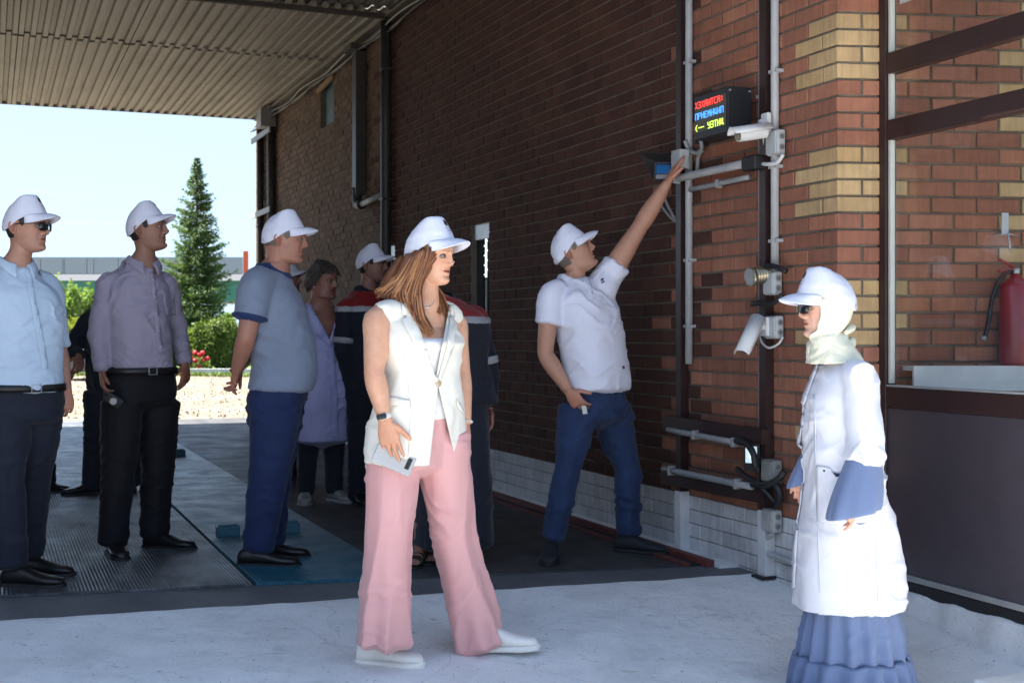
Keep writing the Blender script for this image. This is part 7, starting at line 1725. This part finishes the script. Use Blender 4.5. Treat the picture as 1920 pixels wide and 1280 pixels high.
# woman worker behind the vest woman
F = worker(6.5, -62, (795, 505, 0), -15, -8, [(850, 745), (852, 680), (848, 612), (822, 560)], (800, 600, -.15), (890, 598, .12), (796, 690, -.1), (912, 690, .12), (812, 760, -.06), (916, 765, .08), ((790, 1050), (830, 1050)), 'woman in dark work jacket and long skirt with sandals behind the vest woman', 12, kfem=True, hbase=(830, 1052), capp=8, skin=(0.36, 0.19, 0.14),
    skirt=((848, 1018, .20, .24), (850, 940, .19, .215), (852, 860, .18, .185), (852, 790, .175, .165), (852, 730, .16, .14)))
F2b = MB(); 
for ax_, ay_, dv in ((788, 1048, -.05), (818, 1044, .05)):
    a = F.p(ax_, ay_ - 2, dv); a[2] = 0.07; d = nz(V3(-.25, -1, 0)); l = np.cross(UP, d); mb = MB(); v, f = limb([a + UP * .14, a + UP * .02, a - UP * .02], [.034, .031, .033], None, 16, 4); mb.add(v, f)
    v, f = loft([(a - d * .04 - UP * .035, l * .028, UP * .022, UP * .022, 2.3), (a + d * .02 - UP * .022, l * .032, UP * .034, UP * .030, 2.3), (a + d * .09 - UP * .035, l * .040, UP * .018, UP * .016, 2.3), (a + d * .13 - UP * .040, l * .040, UP * .012, UP * .012, 2.3)], 20, 4); mb.add(v, f)
    for i in range(5): b0 = a + d * .13 + l * (.030 - .015 * i) * (1 if dv < 0 else -1) - UP * .040; v, f = limb([b0 - d * .01, b0 + d * (.024 - .003 * i), b0 + d * (.034 - .004 * i)], [.009 - .0006 * i, .008 - .0006 * i, .004], None, 8, 3); mb.add(v, f)
    foot = mkb('foot', mb, F.m['skin'], F.root, True, attr={'tint': np.ones((mb.n, 3))})
    mb = MB(); v, f = loft([(a - d * .055 - UP * .058, l * .028, UP * .012, UP * .012, 4), (a + d * .05 - UP * .060, l * .038, UP * .010, UP * .010, 4), (a + d * .12 - UP * .060, l * .047, UP * .010, UP * .010, 4), (a + d * .18 - UP * .060, l * .036, UP * .010, UP * .010, 4)], 24, 4); sn = mk('sandal', v, f, M_sole, F.root)
    for t in (.02, .055, .09, .115):
        c = a + d * t - UP * .04; hh = .048 - .2 * t; v, f = limb([c + l * .044 - UP * .01, c + l * .030 + UP * hh * .8, c + UP * hh, c - l * .030 + UP * hh * .8, c - l * .044 - UP * .01], [(.009, .003)] * 5, d, 8, 5); mk('sandal_strap', v, f, M_sole, sn)
# black-clad worker between the two men on the left
F = worker(9.3, -140, (238, 540, 0), -140, 0, [(208, 720), (206, 660), (200, 605), (226, 575)], (238, 598, .12), (172, 596, -.12), (244, 660, .1), (132, 655, -.05), (240, 715, .08), (148, 668, -.2), ((172, 924), (246, 918)), 'worker dressed in black mostly hidden behind the man in the mauve shirt', 13, yoke=False, black=True)
F.shoe(F.p(176, 918, -.08), V3(-.7, -.5, 0), M_shoe, M_sole); F.shoe(F.p(246, 914, .08), V3(.2, -1, 0), M_shoe, M_sole)
# worker hidden behind the light blue shirt man
F = worker(9.3, -150, (52, 532, 0), -150, 0, [(66, 720), (66, 660), (66, 605), (60, 575)], (98, 600, .1), (34, 600, -.1), (104, 660, .12), (28, 660, -.1), (106, 705, .12), (30, 712, -.1), ((50, 934), (84, 930)), 'worker in dark clothes almost fully hidden behind the man in the pale blue shirt', 14, yoke=False)
F.shoe(F.p(50, 930, -.08), V3(-.2, -1, 0), M_shoe, M_sole); F.shoe(F.p(80, 928, .08), V3(.9, -.3, 0), M_shoe, M_sole)
# worker hidden behind the blue polo man
F = worker(10.2, -30, (540, 524, 0), -15, 4, [(520, 715), (520, 655), (520, 605), (526, 565)], (492, 592, -.12), (550, 590, .12), (486, 650, -.12), (556, 655, .14), (494, 705, -.1), (552, 705, .14), ((508, 896), (540, 893)), 'worker in white cap showing between the blue polo man and the lilac coat', 15)
F.shoe(F.p(508, 892, -.08), V3(.5, -.9, 0), M_shoe, M_sole); F.shoe(F.p(538, 890, .08), V3(.8, -.6, 0), M_shoe, M_sole)
